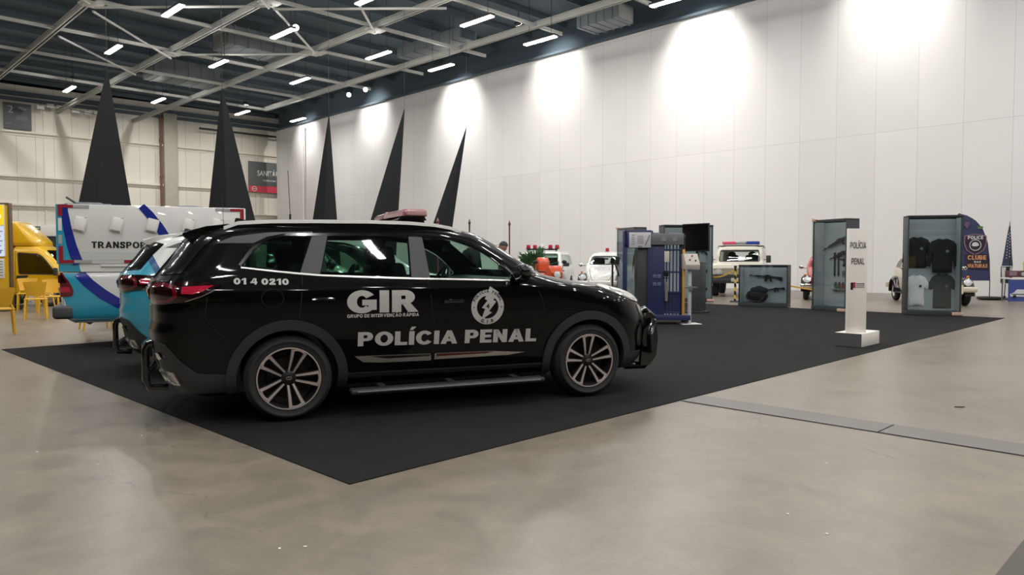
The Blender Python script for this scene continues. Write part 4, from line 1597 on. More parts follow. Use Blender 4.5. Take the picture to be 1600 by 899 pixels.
    for sd in (-1, 1):
        tube(b, [(-0.96, sd * 0.62, 0.66), (-1.035, sd * 0.62, 0.645), (-1.055, sd * 0.62, 0.60), (-1.055, sd * 0.62, 0.365), (-1.03, sd * 0.62, 0.30), (-0.90, sd * 0.60, 0.29)], 0.029, 12)
    tube(b, [(-1.055, -0.62, 0.33), (-1.10, 0, 0.33), (-1.055, 0.62, 0.33)], 0.028, 12)
    tube(b, [(-1.055, -0.62, 0.58), (-1.10, 0, 0.58), (-1.055, 0.62, 0.58)], 0.028, 12)
    obj('rear_guard', b, M['gloss_black'], t)
    # front bull bar
    b = NB()
    for sd in (-1, 1):
        tube(b, [(3.42, sd * 0.62, 0.76), (3.54, sd * 0.62, 0.79), (3.62, sd * 0.62, 0.73), (3.645, sd * 0.62, 0.5), (3.63, sd * 0.62, 0.32), (3.55, sd * 0.60, 0.22), (3.35, sd * 0.55, 0.22)], 0.042, 12)
        tube(b, [(3.62, sd * 0.62, 0.72), (3.56, sd * 0.76, 0.68), (3.47, sd * 0.84, 0.56), (3.50, sd * 0.80, 0.40), (3.62, sd * 0.62, 0.36)], 0.034, 10)
    for z in (0.73, 0.55, 0.34):
        tube(b, [(3.63, -0.62, z), (3.68, 0, z), (3.63, 0.62, z)], 0.034, 12)
    bb_ = obj('bull_bar', b, M['gloss_black'], t)
    for sd in (-1, 1):
        b = NB()
        prism(b, [(3.50, 0.765), (3.56, 0.775), (3.62, 0.72), (3.645, 0.50), (3.625, 0.33), (3.55, 0.235), (3.44, 0.235), (3.46, 0.50)], lambda s, z: Vector((s, sd * 0.70 - 0.02, z)), lambda s, z: Vector((s, sd * 0.70 + 0.02, z)))
        obj('bull_bar_plate', b, M['gloss_black'], bb_)
    # front end
    both('headlight', lambda: poly_bm([(2.88, 1.052), (3.02, 1.060), (3.22, 1.030), (3.42, 0.985), (3.50, 0.935), (3.47, 0.868), (3.28, 0.905), (3.05, 0.985)]), M['lamp_clear'], lift=0.012, cut=0.03)
    both('headlight_inner', lambda: poly_bm([(3.05, 1.025), (3.22, 1.000), (3.40, 0.945), (3.36, 0.905), (3.24, 0.930), (3.10, 0.985)]), M['chrome'], lift=0.015, cut=0.03)
    for sd in (-1, 1):
        patch('headlight', poly_bm([(sd * 0.48, 0.955), (sd * 0.74, 0.955), (sd * 0.74, 0.885), (sd * 0.50, 0.90)]), 'F', M['lamp_clear'], lift=0.012, cut=0.03)
    both('fog_lamp_bezel', lambda: poly_bm([(3.36, 0.855), (3.49, 0.84), (3.52, 0.72), (3.48, 0.62), (3.42, 0.70)]), M['satin_chrome'], lift=0.010, cut=0.03)
    patch('grille', poly_bm([(-0.55, 0.52), (0.55, 0.52), (0.58, 0.92), (-0.58, 0.92)]), 'F', M['gloss_black'], lift=0.008)
    for z in (0.60, 0.68, 0.76, 0.84):
        patch('grille_bar', ribbon([(-0.55, z), (0.55, z)], 0.02), 'F', M['satin_chrome'], lift=0.014)
    # door handles
    for s, z in ((0.27, 0.982), (1.38, 0.942)):
        for sd in (-1, 1):
            p, nrm = H.hit(s, z, sd)
            b = NB()
            tube(b, [(s - 0.10, p.y + sd * 0.004, z - 0.003), (s - 0.085, p.y + sd * 0.03, z), (s, p.y + sd * 0.036, z + 0.003), (s + 0.085, p.y + sd * 0.03, z), (s + 0.10, p.y + sd * 0.004, z - 0.003)], [0.012, 0.016, 0.017, 0.016, 0.012], 10)
            obj('door_handle', b, M['gloss_black'] if full else M['white_paint'], t)
    # running boards
    for sd in (-1, 1):
        b = NB()
        box(b, (1.36, sd * 0.945, 0.212), (1.76, 0.13, 0.05), bevel=0.02, seg=3)
        ob = obj('running_board', b, M['matte_black'], t)
        b = NB()
        box(b, (1.36, sd * 1.012, 0.216), (1.66, 0.01, 0.014), bevel=0.003)
        obj('running_board_strip', b, M['silver'], ob)
        b = NB()
        for s in (0.75, 1.36, 1.97):
            box(b, (s, sd * 0.86, 0.235), (0.06, 0.18, 0.03))
        obj('running_board_bracket', b, M['matte_black'], ob)
    # mirrors
    for sd in (-1, 1):
        b = NB()
        ellipsoid(b, (0, 0, 0), (0.085, 0.125, 0.085), 20, 12)
        for v in b.verts:
            if v.co.x < -0.045:
                v.co.x = -0.045
            v.co.z += 0.02 * v.co.y * sd / 0.125
        ob = obj('side_mirror', b, M['gloss_black'] if full else M['white_paint'], t, smooth=50)
        ob.location = (2.0, sd * 1.02, 1.185)
        b = NB()
        tube(b, [(2.02, sd * 0.86, 1.125), (2.01, sd * 0.93, 1.14), (2.0, sd * 1.0, 1.15)], [0.035, 0.03, 0.03], 10)
        obj('mirror_arm', b, M['gloss_black'], t)
        b = NB()
        ellipsoid(b, (0, 0, 0), (0.004, 0.10, 0.062), 16, 8)
        g = obj('mirror_glass', b, M['chrome'], ob)
        g.location = (-0.046, 0, 0.002)
        b = NB()
        tube(b, [(0.086, 0.10, -0.02), (0.092, 0.0, -0.018), (0.07, -0.10, -0.022)] if sd > 0 else [(0.086, -0.10, -0.02), (0.092, 0.0, -0.018), (0.07, 0.10, -0.022)], 0.006, 6)
        obj('mirror_trim', b, M['satin_chrome'], ob)
    # roof: rails, spoiler, fin, aerial, lightbar
    for sd in (-1, 1):
        y = sd * 0.655
        top = []
        for s_, e in ((-0.47, 0.02), (-0.36, 0.045), (-0.1, 0.05), (0.3, 0.058), (0.7, 0.062), (1.05, 0.058), (1.3, 0.048), (1.45, 0.035), (1.56, 0.012)):
            p, _n = H.hit(s_, y - sd * max(0, s_ - 1.2) * 0.10, 'T')
            top.append((s_, p.z + e))
        for nm, hi, lo, w, m in (('roof_rail', 0.0, 0.030, 0.045, M['silver']), ('rail_base', 0.028, 0.085, 0.035, M['gloss_black'])):
            b = NB()
            rows = []
            for s, z in top:
                yy = y + sd * 0.0 - sd * max(0, s - 1.2) * 0.10
                rows.append([b.verts.new((s, yy - w / 2, z - lo)), b.verts.new((s, yy + w / 2, z - lo)), b.verts.new((s, yy + w / 2 - 0.008, z - hi)), b.verts.new((s, yy - w / 2 + 0.008, z - hi))])
            for q0, q1 in zip(rows[:-1], rows[1:]):
                for i in range(4):
                    j = (i + 1) % 4
                    b.faces.new((q0[i], q0[j], q1[j], q1[i]))
            b.faces.new(rows[0][::-1])
            b.faces.new(rows[-1])
            obj(nm, b, m, t)
    b = NB()
    prism(b, [(-0.80, 1.510), (-0.79, 1.538), (-0.60, 1.588), (-0.42, 1.612), (-0.36, 1.600), (-0.42, 1.50), (-0.56, 1.468), (-0.75, 1.480)], lambda s, z: Vector((s + (0.02 if s < -0.6 else 0), -0.63, z - 0.01)), lambda s, z: Vector((s + (0.02 if s < -0.6 else 0), 0.63, z - 0.01)))
    bmesh.ops.bevel(b, geom=b.edges[:], offset=0.010, segments=2, affect='EDGES', profile=0.5)
    obj('roof_spoiler', b, roofpaint, t, smooth=40)
    b = NB()
    prism(b, [(-0.37, 1.60), (-0.36, 1.676), (-0.34, 1.682), (-0.19, 1.635), (-0.12, 1.60)], lambda s, z: Vector((s, -0.018 - (1.69 - z) * 0.2, z)), lambda s, z: Vector((s, 0.018 + (1.69 - z) * 0.2, z)))
    obj('shark_fin_aerial', b, M['gloss_black'], t, smooth=50)
    b = NB()
    tube(b, [(0.07, -0.45, 1.595), (0.07, -0.45, 1.70)], 0.009, 8)
    tube(b, [(0.07, -0.45, 1.70), (0.055, -0.45, 2.07)], 0.0028, 6)
    ellipsoid(b, (0.07, -0.45, 1.60), (0.03, 0.03, 0.016), 12, 6)
    obj('whip_aerial', b, M['matte_black'], t)
    b = NB()
    for sd in (-1, 1):
        b2 = [(0.98, 0.02), (1.30, 0.02), (1.245, 0.60), (1.02, 0.60)]
        b3 = [(1.02, 0.02), (1.26, 0.02), (1.225, 0.585), (1.04, 0.585)]
        lo = [b.verts.new((s, sd * y, 1.700)) for s, y in b2]
        mi = [b.verts.new((s, sd * y, 1.735)) for s, y in b2]
        hi = [b.verts.new((s, sd * y, 1.762)) for s, y in b3]
        for q0, q1 in ((lo, mi), (mi, hi)):
            for i in range(4):
                j = (i + 1) % 4
                b.faces.new((q0[i], q0[j], q1[j], q1[i]))
        b.faces.new(lo)
        b.faces.new(hi)
    lb = obj('lightbar', b, M['pink_lens'], t, smooth=20)
    for sd in (-1, 1):
        b = NB()
        box(b, (1.14, sd * 0.615, 1.728), (0.19, 0.05, 0.05), bevel=0.012)
        obj('lightbar_end', b, M['pink_lens_pale'], lb)
    b = NB()
    box(b, (1.14, 0, 1.73), (0.28, 0.05, 0.07), bevel=0.01)
    obj('lightbar_joint', b, M['pink_lens_pale'], lb)
    b = NB()
    for sd in (-1, 1):
        prism(b, [(0.97, 1.60), (1.31, 1.60), (1.25, 1.70), (1.03, 1.70)], lambda s, z: Vector((s, sd * 0.34 - 0.07, z)), lambda s, z: Vector((s, sd * 0.34 + 0.07, z)))
    prism(b, [(1.0, 1.668), (1.27, 1.668), (1.25, 1.702), (1.03, 1.702)], lambda s, z: Vector((s, -0.5, z)), lambda s, z: Vector((s, 0.5, z)))
    obj('lightbar_foot', b, M['matte_black'], lb)
    # cabin
    b = NB()
    box(b, (0.65, 0, 0.735), (3.0, 1.6, 0.03))
    obj('cabin_floor', b, M['interior'], t, smooth=0)
    for s0, ys, w in ((1.10, (-0.38, 0.38), 0.5), (0.22, (-0.33, 0.33), 0.62), (-0.48, (-0.3, 0.3), 0.5)):
        for y in ys:
            b = NB()
            box(b, (s0 + 0.22, y, 0.82), (0.5, w, 0.16), bevel=0.05, seg=3)
            box(b, (s0 - 0.08, y, 1.02), (0.15, w, 0.52), rot=Matrix.Rotation(R(-14), 3, 'Y'), bevel=0.05, seg=3)
            box(b, (s0 - 0.17, y, 1.335), (0.09, 0.26, 0.17), rot=Matrix.Rotation(R(-10), 3, 'Y'), bevel=0.035, seg=3)
            cyl(b, (s0 - 0.155, y - 0.06, 1.2), (s0 - 0.17, y - 0.06, 1.3), 0.007, seg=6)
            cyl(b, (s0 - 0.155, y + 0.06, 1.2), (s0 - 0.17, y + 0.06, 1.3), 0.007, seg=6)
            obj('seat', b, M['seat'], t)
    b = NB()
    prism(b, [(1.72, 0.76), (2.22, 0.76), (2.24, 1.10), (2.05, 1.14), (1.86, 1.12), (1.78, 1.04)], lambda s, z: Vector((s, -0.78, z)), lambda s, z: Vector((s, 0.78, z)))
    obj('dashboard', b, M['interior'], t)
    b = NB()
    c0, ax = Vector((1.66, 0.38, 1.07)), Vector((-0.9, 0, 0.42)).normalized()
    x, y, _ = frame_of(ax)
    tube(b, [c0 + (x * math.cos(R(a)) + y * math.sin(R(a))) * 0.185 for a in range(0, 360, 15)], 0.015, 8, closed=True)
    for a in (0, 120, 240):
        tube(b, [c0, c0 + (x * math.cos(R(a + 30)) + y * math.sin(R(a + 30))) * 0.18], 0.012, 6)
    tube(b, [c0, c0 - ax * 0.2], 0.03, 8)
    obj('steering_wheel', b, M['interior'], t)
    b = NB()
    box(b, (1.62, 0.0, 1.42), (0.03, 0.22, 0.06), bevel=0.01)
    obj('rear_view_mirror', b, M['interior'], t)
    # wheels
    for s, spin in ((0.0, 21), (2.746, -2)):
        for sd in (-1, 1):
            wheel(t, s, sd * 0.80, 0.348, 0.348, 0.235, 0.249, 'alloy', sd, spin)
    # lettering
    if full:
        W = M['decal_white']
        dk = M['decal_black']

        def deco(nm, bm, m, lift=0.003, side=-1):
            patch(nm, bm, side, m, lift=lift, sink=0.002, cut=0.05, smooth=0)
        for side in (-1, 1):
            fl = (lambda bm, c: bm) if side < 0 else (lambda bm, c: (bmesh.ops.transform(bm, matrix=Matrix.Translation((2 * c, 0, 0)) @ Matrix.Scale(-1, 4, (1, 0, 0)), verts=bm.verts), bm)[1])
            deco('lettering', fl(moved(glyphs('GIR', 0.32, 0.25, 0.10, w=0.602, h=0.187), 0.464, 0.864, -0.004), 0.765), W, side=side)
            deco('lettering', fl(moved(glyphs('GRUPO DE INTERVENÇÃO RÁPIDA', 0.25, 0.22, 0.12, w=0.612, h=0.028), 0.464, 0.826, -0.004), 0.765), W, side=side)
            deco('lettering', fl(moved(glyphs('POLÍCIA PENAL', 0.29, 0.22, 0.09, w=1.64, h=0.119), 0.555, 0.583, -0.0170), 1.375), W, side=side)
            deco('lettering', fl(moved(glyphs('01 4 0210', 0.27, 0.24, 0.12, w=0.415, h=0.049), -0.408, 1.114, -0.024), -0.2), W, side=side)
            cx, cy = 1.706, 0.885
            deco('roundel', fl(ribbon([(cx + 0.129 * math.cos(R(a)), cy + 0.129 * math.sin(R(a))) for a in range(0, 361, 6)], 0.052), cx), W, 0.003, side)
            k = 0.00121
            bolt = [(20, 152), (88, 108), (42, 52), (66, 40), (10, -30), (34, -40), (-50, -94), (-20, -14), (-46, -4), (-2, 48), (-24, 60)]
            deco('roundel_bolt', fl(poly_bm([(cx + x * k, cy + y * k) for x, y in bolt]), cx), W, 0.0045, side)
            deco('roundel_lettering', fl(ring_letters('POLICIA PENAL', cx, cy, 0.142, 90, 10.5, 0.025), cx), dk, 0.0060, side)
            deco('roundel_lettering', fl(ring_letters('G.I.R', cx, cy, 0.129, 270, 11, 0.030, True), cx), dk, 0.0060, side)
            deco('roundel_lettering', fl(moved(text_bm('4', 0.03, h=0.044, align='C'), cx + 0.0, cy - 0.012), cx), dk, 0.0060, side)
            deco('roundel_mark', fl(join(ribbon([(cx - 0.135, cy), (cx - 0.123, cy)], 0.004), ribbon([(cx - 0.129, cy - 0.006), (cx - 0.129, cy + 0.006)], 0.004), ribbon([(cx + 0.135, cy), (cx + 0.123, cy)], 0.004), ribbon([(cx + 0.129, cy - 0.006), (cx + 0.129, cy + 0.006)], 0.004)), cx), dk, 0.0060, side)
    return t


RZ = R(22.668)
SUV0 = Vector((-2.149, 6.6937, 0.007))
EX, EN = Vector((math.cos(RZ), math.sin(RZ), 0)), Vector((-math.sin(RZ), math.cos(RZ), 0))
suv = build_suv('large black police SUV lettered GIR and POLÍCIA PENAL, parked in front on the carpet', SUV0, RZ, M['black_paint'], M['black_paint'], True)
suv2 = build_suv('cyan and white SUV of which only the tail shows, parked behind the black one', SUV0 + EN * 2.65 - EX * 0.48, RZ, M['livery'], M['white_paint'], False)

# ------------------------------------------------------------------ prison transport truck
M['cyan_paint'] = mat('cyan_paint', S(52, 158, 186), 0.25, coat=1.0)
M['blue_band'] = mat('blue_band', S(26, 42, 140), 0.3, coat=0.8)
M['red_tape'] = mat('red_tape', S(150, 30, 44), 0.35)
M['grey_tape'] = mat('grey_tape', S(170, 170, 168), 0.35)
M['pale_band'] = mat('pale_band', S(204, 205, 202), 0.3, coat=0.6)
M['bumper_grey'] = mat('bumper_grey', S(70, 72, 72), 0.5)
M['yellow_paint'] = mat('yellow_paint', S(226, 178, 28), 0.28, coat=0.8)
M['yellow_plastic'] = mat('yellow_plastic', S(224, 170, 40), 0.42)
M['beige_paint'] = mat('beige_paint', S(206, 202, 186), 0.3, coat=0.6)
M['cream_paint'] = mat('cream_paint', S(222, 214, 190), 0.3, coat=0.6)
M['red_paint'] = mat('red_paint', S(176, 48, 52), 0.25, coat=0.8)
M['red_beacon'] = mat('red_beacon', S(176, 36, 56), 0.15, coat=1.0)
M['white_beacon'] = mat('white_beacon', S(214, 214, 206), 0.15, coat=1.0)
M['blue_lens'] = mat('blue_lens', S(48, 72, 150), 0.12, coat=1.0)
M['red_lens'] = mat('red_lens', S(214, 84, 110), 0.12, coat=1.0)


def mesh_poly_xz(poly, y0, y1):
    b = NB()
    prism(b, poly, lambda s, z: Vector((s, y0, z)), lambda s, z: Vector((s, y1, z)))
    return b


def make_truck():
    P = Vector((-6.52, 10.45, 0))
    a = R(22.7)
    nt_ = Vector((-math.sin(a), math.cos(a), 0))
    t = thing('transport_truck', 'cyan and white prison transport pickup with a TRANSPORTE box, behind the cyan SUV', 'truck', P + nt_ * 0.925 + Vector((0, 0, 0.007)), a)
    H = Hull([(0.38, 0.16, 5.00, 0.80, 0.12, 0.5), (0.46, 0.06, 5.08, 0.87, 0.12, 0.5), (0.70, 0.02, 5.15, 0.91, 0.12, 0.5), (0.95, 0.0, 5.12, 0.92, 0.12, 0.5), (1.05, 0.0, 4.98, 0.915, 0.12, 0.5),
              (1.10, 0.0, 4.60, 0.90, 0.12, 0.5), (1.12, 0.01, 4.30, 0.885, 0.12, 0.5), (1.135, 2.66, 4.24, 0.87, 0.12, 0.5), (1.45, 2.70, 3.85, 0.80, 0.12, 0.5), (1.68, 2.76, 3.45, 0.72, 0.15, 0.5), (1.75, 2.9, 3.3, 0.60, 0.2, 0.4), (1.77, 3.0, 3.15, 0.4, 0.1, 0.1)], nr=6)
    w1 = round_poly([(2.85, 1.17), (3.9, 1.15), (3.55, 1.62), (2.88, 1.64)], 0.05)
    wh = [(1.18, 0.37, 0.43), (4.25, 0.37, 0.43)]
    obj('body', make_body(H, [w1], round_poly([(-0.72, 1.2), (0.72, 1.2), (0.58, 1.65), (-0.58, 1.65)], 0.06), None, wh, 1.0, 4.1, 0.92), M['white_paint'], t)
    for sd in (-1, 1):
        obj('window', H.conform(poly_bm(w1), sd, -0.006, 0.01, 0.1), M['dark_glass'], t)
        # livery on the bed side
        obj('livery_panel', H.conform(poly_bm([(0.02, 0.46), (0.02, 1.105), (0.27, 1.105), (0.40, 0.98), (0.60, 0.79), (0.98, 0.54), (0.98, 0.46), (0.62, 0.41), (0.10, 0.41)]), sd, 0.003, 0.004, 0.05), M['cyan_paint'], t)
        obj('livery_band', H.conform(ribbon([(0.27, 1.11), (0.40, 0.955), (0.57, 0.80), (0.78, 0.655), (1.02, 0.52)], [0.14, 0.145, 0.15, 0.14, 0.11]), sd, 0.006, 0.006, 0.04), M['blue_band'], t)
        obj('tail_lamp', H.conform(poly_bm(round_poly([(0.004, 1.145), (0.035, 1.15), (0.16, 0.97), (0.205, 0.86), (0.19, 0.775), (0.004, 0.765)], 0.03)), sd, 0.012, 0.01, 0.04), M['red_lamp'], t)
        obj('tail_lamp_lens', H.conform(poly_bm([(0.02, 0.90), (0.15, 0.91), (0.165, 0.84), (0.02, 0.83)]), sd, 0.018, 0.005, 0.04), M['red_lamp_bright'], t)
        obj('tail_lamp_lens', H.conform(poly_bm([(0.02, 1.08), (0.06, 1.08), (0.12, 0.97), (0.02, 0.97)]), sd, 0.018, 0.005, 0.04), M['dark_lamp'], t)
    obj('windshield', H.conform(poly_bm(round_poly([(-0.72, 1.2), (0.72, 1.2), (0.58, 1.65), (-0.58, 1.65)], 0.06)), 'F', -0.006, 0.01, 0.1), M['dark_glass'], t)
    # cell box
    b = NB()
    box(b, (1.277, 0, 1.672), (2.555, 1.84, 0.865), bevel=0.012)
    bx = obj('cell_box', b, M['white_paint'], t)
    b = NB()
    box(b, (1.26, 0, 1.183), (2.48, 1.81, 0.112))
    obj('box_mount', b, M['white_paint'], t)
    for sd in (-1, 1):
        b = NB()
        prism(b, [(0.022, 1.13), (0.30, 1.13), (0.275, 1.236), (0.022, 1.236)], lambda s, z: Vector((s, sd * 0.90, z)), lambda s, z: Vector((s, sd * 0.908, z)))
        obj('livery_panel', b, M['cyan_paint'], t, smooth=0)
    b = NB()
    for sd in (-1, 1):
        box(b, (1.55, sd * 0.905, 1.215), (2.0, 0.04, 0.035), bevel=0.008)
        for s in (1.0, 1.5, 2.1):
            box(b, (s, sd * 0.91, 1.18), (0.05, 0.05, 0.06), bevel=0.01)
    obj('box_rail', b, M['white_paint'], t)

    def side(nm, poly, m, off=0.004, parent=None):
        for sd in (-1, 1):
            obj(nm, mesh_poly_xz(poly, sd * 0.915, sd * (0.92 + off)), m, bx, smooth=0)

    def band(nm, pts, w, m, off):
        for sd in (-1, 1):
            fl = ribbon(pts, w)
            out = NB()
            vm = {}
            for f in fl.faces:
                q = [(v.co.x, v.co.y) for v in f.verts]
                prism(out, q, lambda s, z: Vector((s, sd * 0.915, z)), lambda s, z: Vector((s, sd * (0.92 + off), z)))
            fl.free()
            obj(nm, out, m, bx, smooth=0)
    side('pale_band', [(0.30, 1.30), (2.5, 1.30), (2.5, 1.42), (0.26, 1.42)], M['pale_band'], 0.002)
    side('livery_panel', [(0.004, 1.245), (0.24, 1.245), (0.18, 1.458), (0.12, 1.75), (0.09, 2.0), (0.088, 2.098), (0.004, 2.098)], M['cyan_paint'], 0.003)
    band('livery_band', [(0.108, 2.10), (0.112, 2.0), (0.145, 1.75), (0.195, 1.50), (0.24, 1.34), (0.275, 1.243)], [0.085, 0.09, 0.105, 0.12, 0.13, 0.135], M['blue_band'], 0.006)
    band('livery_band', [(1.10, 2.10), (1.20, 1.985), (1.33, 1.80), (1.44, 1.60), (1.52, 1.42), (1.56, 1.245)], [0.10, 0.115, 0.125, 0.13, 0.13, 0.13], M['blue_band'], 0.006)
    side('marker_tape', [(0.03, 2.05), (0.22, 2.05), (0.22, 2.094), (0.03, 2.094)], M['red_tape'], 0.009)
    side('marker_tape', [(0.03, 1.93), (0.085, 1.93), (0.085, 2.049), (0.03, 2.049)], M['red_tape'], 0.009)
    side('marker_tape', [(0.221, 2.05), (0.42, 2.05), (0.42, 2.094), (0.221, 2.094)], M['grey_tape'], 0.009)
    side('marker_tape', [(0.03, 1.72), (0.075, 1.72), (0.075, 1.90), (0.03, 1.90)], M['white_matt'], 0.009)
    side('marker_tape', [(0.03, 1.53), (0.075, 1.53), (0.075, 1.66), (0.03, 1.66)], M['grey_tape'], 0.009)
    side('marker_tape', [(0.03, 1.30), (0.085, 1.30), (0.085, 1.50), (0.03, 1.50)], M['red_tape'], 0.009)
    side('marker_tape', [(0.03, 1.255), (0.22, 1.255), (0.22, 1.299), (0.03, 1.299)], M['red_tape'], 0.009)
    side('marker_tape', [(0.221, 1.255), (0.44, 1.255), (0.44, 1.299), (0.221, 1.299)], M['grey_tape'], 0.009)
    side('marker_tape', [(0.86, 1.255), (1.06, 1.255), (1.06, 1.299), (0.86, 1.299)], M['red_tape'], 0.009)
    side('marker_tape', [(1.061, 1.255), (1.26, 1.255), (1.26, 1.299), (1.061, 1.299)], M['grey_tape'], 0.009)
    side('marker_tape', [(2.33, 2.05), (2.53, 2.05), (2.53, 2.094), (2.33, 2.094)], M['red_tape'], 0.009)
    side('marker_tape', [(2.475, 1.85), (2.53, 1.85), (2.53, 2.049), (2.475, 2.049)], M['red_tape'], 0.009)
    side('marker_tape', [(2.12, 2.05), (2.329, 2.05), (2.329, 2.094), (2.12, 2.094)], M['grey_tape'], 0.009)
    for sd in (-1, 1):
        b = glyphs('TRANSPORTE', 0.27, 0.19, 0.13, w=0.875, h=0.094)
        if sd > 0:
            place(thicken(b, 0.004), (0.442 + 0.875, 0.921, 1.474), (-1, 0, 0), (0, 0, 1))
        else:
            place(thicken(b, 0.004), (0.442, -0.921, 1.474), (1, 0, 0), (0, 0, 1))
        obj('lettering', b, M['decal_black'], bx, smooth=0)
        for s in (0.303, 0.775, 1.245, 1.735, 2.14):
            b = NB()
            box(b, (0, 0, 0), (0.135, 0.022, 0.185), bevel=0.006)
            box(b, (0, 0.012, 0), (0.16, 0.012, 0.21), bevel=0.004)
            cyl(b, (0.05, -0.02, 0.12), (0.05, 0.02, 0.12), 0.012, seg=8)
            o = obj('vent_flap', b, M['white_matt'], bx)
            o.location = (s, sd * 0.945, 1.82)
            o.rotation_euler = (R(-8) * sd * -1, R(14), 0 if sd < 0 else PI)
    b = NB()
    box(b, (0.35, -0.25, 2.125), (0.62, 0.5, 0.04), bevel=0.015)
    box(b, (0.35, -0.25, 2.15), (0.34, 0.3, 0.04), bevel=0.015)
    obj('roof_hatch', b, M['duct'], bx)
    b = NB()
    tube(b, [(0.20, -0.40, 2.14), (0.06, -0.42, 2.24)], 0.016, 8)
    obj('hatch_arm', b, M['bumper_grey'], bx)
    b = NB()
    box(b, (1.75, -0.1, 2.12), (0.75, 0.5, 0.03), bevel=0.01)
    cyl(b, (1.75, -0.1, 2.12), (1.75, -0.1, 2.165), 0.24, 0.2, seg=24)
    obj('roof_vent', b, M['duct'], bx)
    b = NB()
    box(b, (0.055, 0, 0.545), (0.26, 1.86, 0.20), bevel=0.05, seg=3)
    obj('rear_bumper', b, M['bumper_grey'], t)
    b = NB()
    for sd in (-1, 1):
        prism(b, [(0.36, 0.41), (0.46, 0.41), (0.38, 0.345), (0.33, 0.37)], lambda s, z: Vector((s, sd * 0.7 - 0.06, z)), lambda s, z: Vector((s, sd * 0.7 + 0.06, z)))
    obj('tow_bracket', b, M['bumper_grey'], t)
    for s, z, r in wh:
        for sd in (-1, 1):
            wheel(t, s, sd * 0.79, 0.37, 0.37, 0.235, 0.225, 'steel', sd)
    b = NB()
    for sd in (-1, 1):
        ellipsoid(b, (3.85, sd * 1.03, 1.22), (0.07, 0.12, 0.1), 16, 10)
    obj('side_mirror', b, M['gloss_black'], t)
    return t


make_truck()


# ------------------------------------------------------------------ yellow food truck at the left
def make_food_truck():
    a = R(14)
    t = thing('food_truck', 'small yellow food truck with an air deflector, parked at the left edge', 'truck', Vector((-13.95, 20.8, 0)), a)
    H = Hull([(0.30, 0.02, 1.45, 0.74, 0.06, 0.35), (0.45, 0.0, 1.58, 0.79, 0.06, 0.35), (0.85, 0.0, 1.62, 0.80, 0.06, 0.35), (0.98, 0.0, 1.52, 0.80, 0.06, 0.35), (1.10, 0.0, 1.38, 0.79, 0.06, 0.35),
              (1.55, 0.0, 0.98, 0.73, 0.06, 0.35), (1.68, 0.02, 0.84, 0.68, 0.06, 0.35), (1.76, 0.10, 0.66, 0.55, 0.1, 0.3), (1.775, 0.2, 0.5, 0.35, 0.1, 0.1)], nr=6)
    w = round_poly([(0.20, 0.94), (1.16, 0.92), (1.10, 1.02), (0.83, 1.38), (0.70, 1.50), (0.15, 1.54)], [0.04, 0.03, 0.03, 0.1, 0.08, 0.04])
    wf = round_poly([(-0.66, 1.02), (0.66, 1.02), (0.56, 1.62), (-0.56, 1.62)], 0.06)
    obj('cab', make_body(H, [w], wf, None, [(0.95, 0.30, 0.36)], 0.85, 1.4, 0.80), M['yellow_paint'], t)
    for sd in (-1, 1):
        obj('window', H.conform(poly_bm(w), sd, -0.006, 0.01, 0.1), M['dark_glass'], t)
        obj('window_trim', H.conform(ribbon(w + [w[0]], 0.03), sd, 0.004, 0.005, 0.1), M['matte_black'], t)
        obj('vent_panel', H.conform(poly_bm([(0.12, 0.79), (0.13, 0.89), (0.44, 0.90), (0.38, 0.80)]), sd, 0.005, 0.005, 0.1), M['matte_black'], t)
        for ln in ([(0.10, 1.60), (0.10, 0.40)], [(0.10, 0.40), (0.62, 0.40)], [(1.18, 0.92), (1.20, 0.70)]):
            obj('shut_line', H.conform(ribbon(ln, 0.012), sd, 0.002, 0.005, 0.1), M['seam'], t)
        b = NB()
        box(b, (1.18, sd * 0.92, 1.0), (0.09, 0.16, 0.22), bevel=0.03)
        tube(b, [(1.15, sd * 0.78, 0.98), (1.17, sd * 0.88, 1.0)], 0.02, 6)
        obj('side_mirror', b, M['matte_black'], t)
    obj('windshield', H.conform(poly_bm(wf), 'F', -0.006, 0.01, 0.1), M['dark_glass'], t)
    D = Hull([(1.74, 0.0, 0.74, 0.66, 0.05, 0.35), (1.84, 0.0, 0.72, 0.70, 0.05, 0.35), (1.98, 0.0, 0.60, 0.70, 0.05, 0.35), (2.14, 0.0, 0.43, 0.69, 0.05, 0.3), (2.28, 0.0, 0.26, 0.67, 0.05, 0.2), (2.40, 0.0, 0.12, 0.64, 0.03, 0.1), (2.44, 0.0, 0.06, 0.6, 0.02, 0.03)], nr=6)
    obj('air_deflector', D.mesh(), M['yellow_paint'], t)
    b = NB()
    box(b, (-1.80, 0, 1.40), (3.5, 1.60, 1.96), bevel=0.02)
    obj('food_box', b, M['yellow_paint'], t)
    b = NB()
    for s in (-0.06, -3.52):
        for sd in (-1, 1):
            box(b, (s, sd * 0.79, 1.40), (0.09, 0.06, 2.0), bevel=0.01)
    box(b, (-1.8, -0.80, 2.36), (3.5, 0.06, 0.09))
    obj('box_frame', b, mat('brown_frame', S(96, 74, 48), 0.5), t)
    for s, y in ((0.95, 0.70), (-2.3, 0.70)):
        for sd in (-1, 1):
            wheel(t, s, sd * y, 0.30, 0.30, 0.17, 0.19, 'steel', sd)
    b = NB()
    box(b, (-0.9, 0, 0.40), (4.6, 0.8, 0.14))
    obj('chassis', b, M['matte_black'], t)
    b = NB()
    box(b, (1.58, 0, 0.42), (0.14, 1.5, 0.2), bevel=0.04)
    obj('front_bumper', b, M['matte_black'], t)
    t.scale = (0.95, 0.95, 0.97)
    return t


make_food_truck()


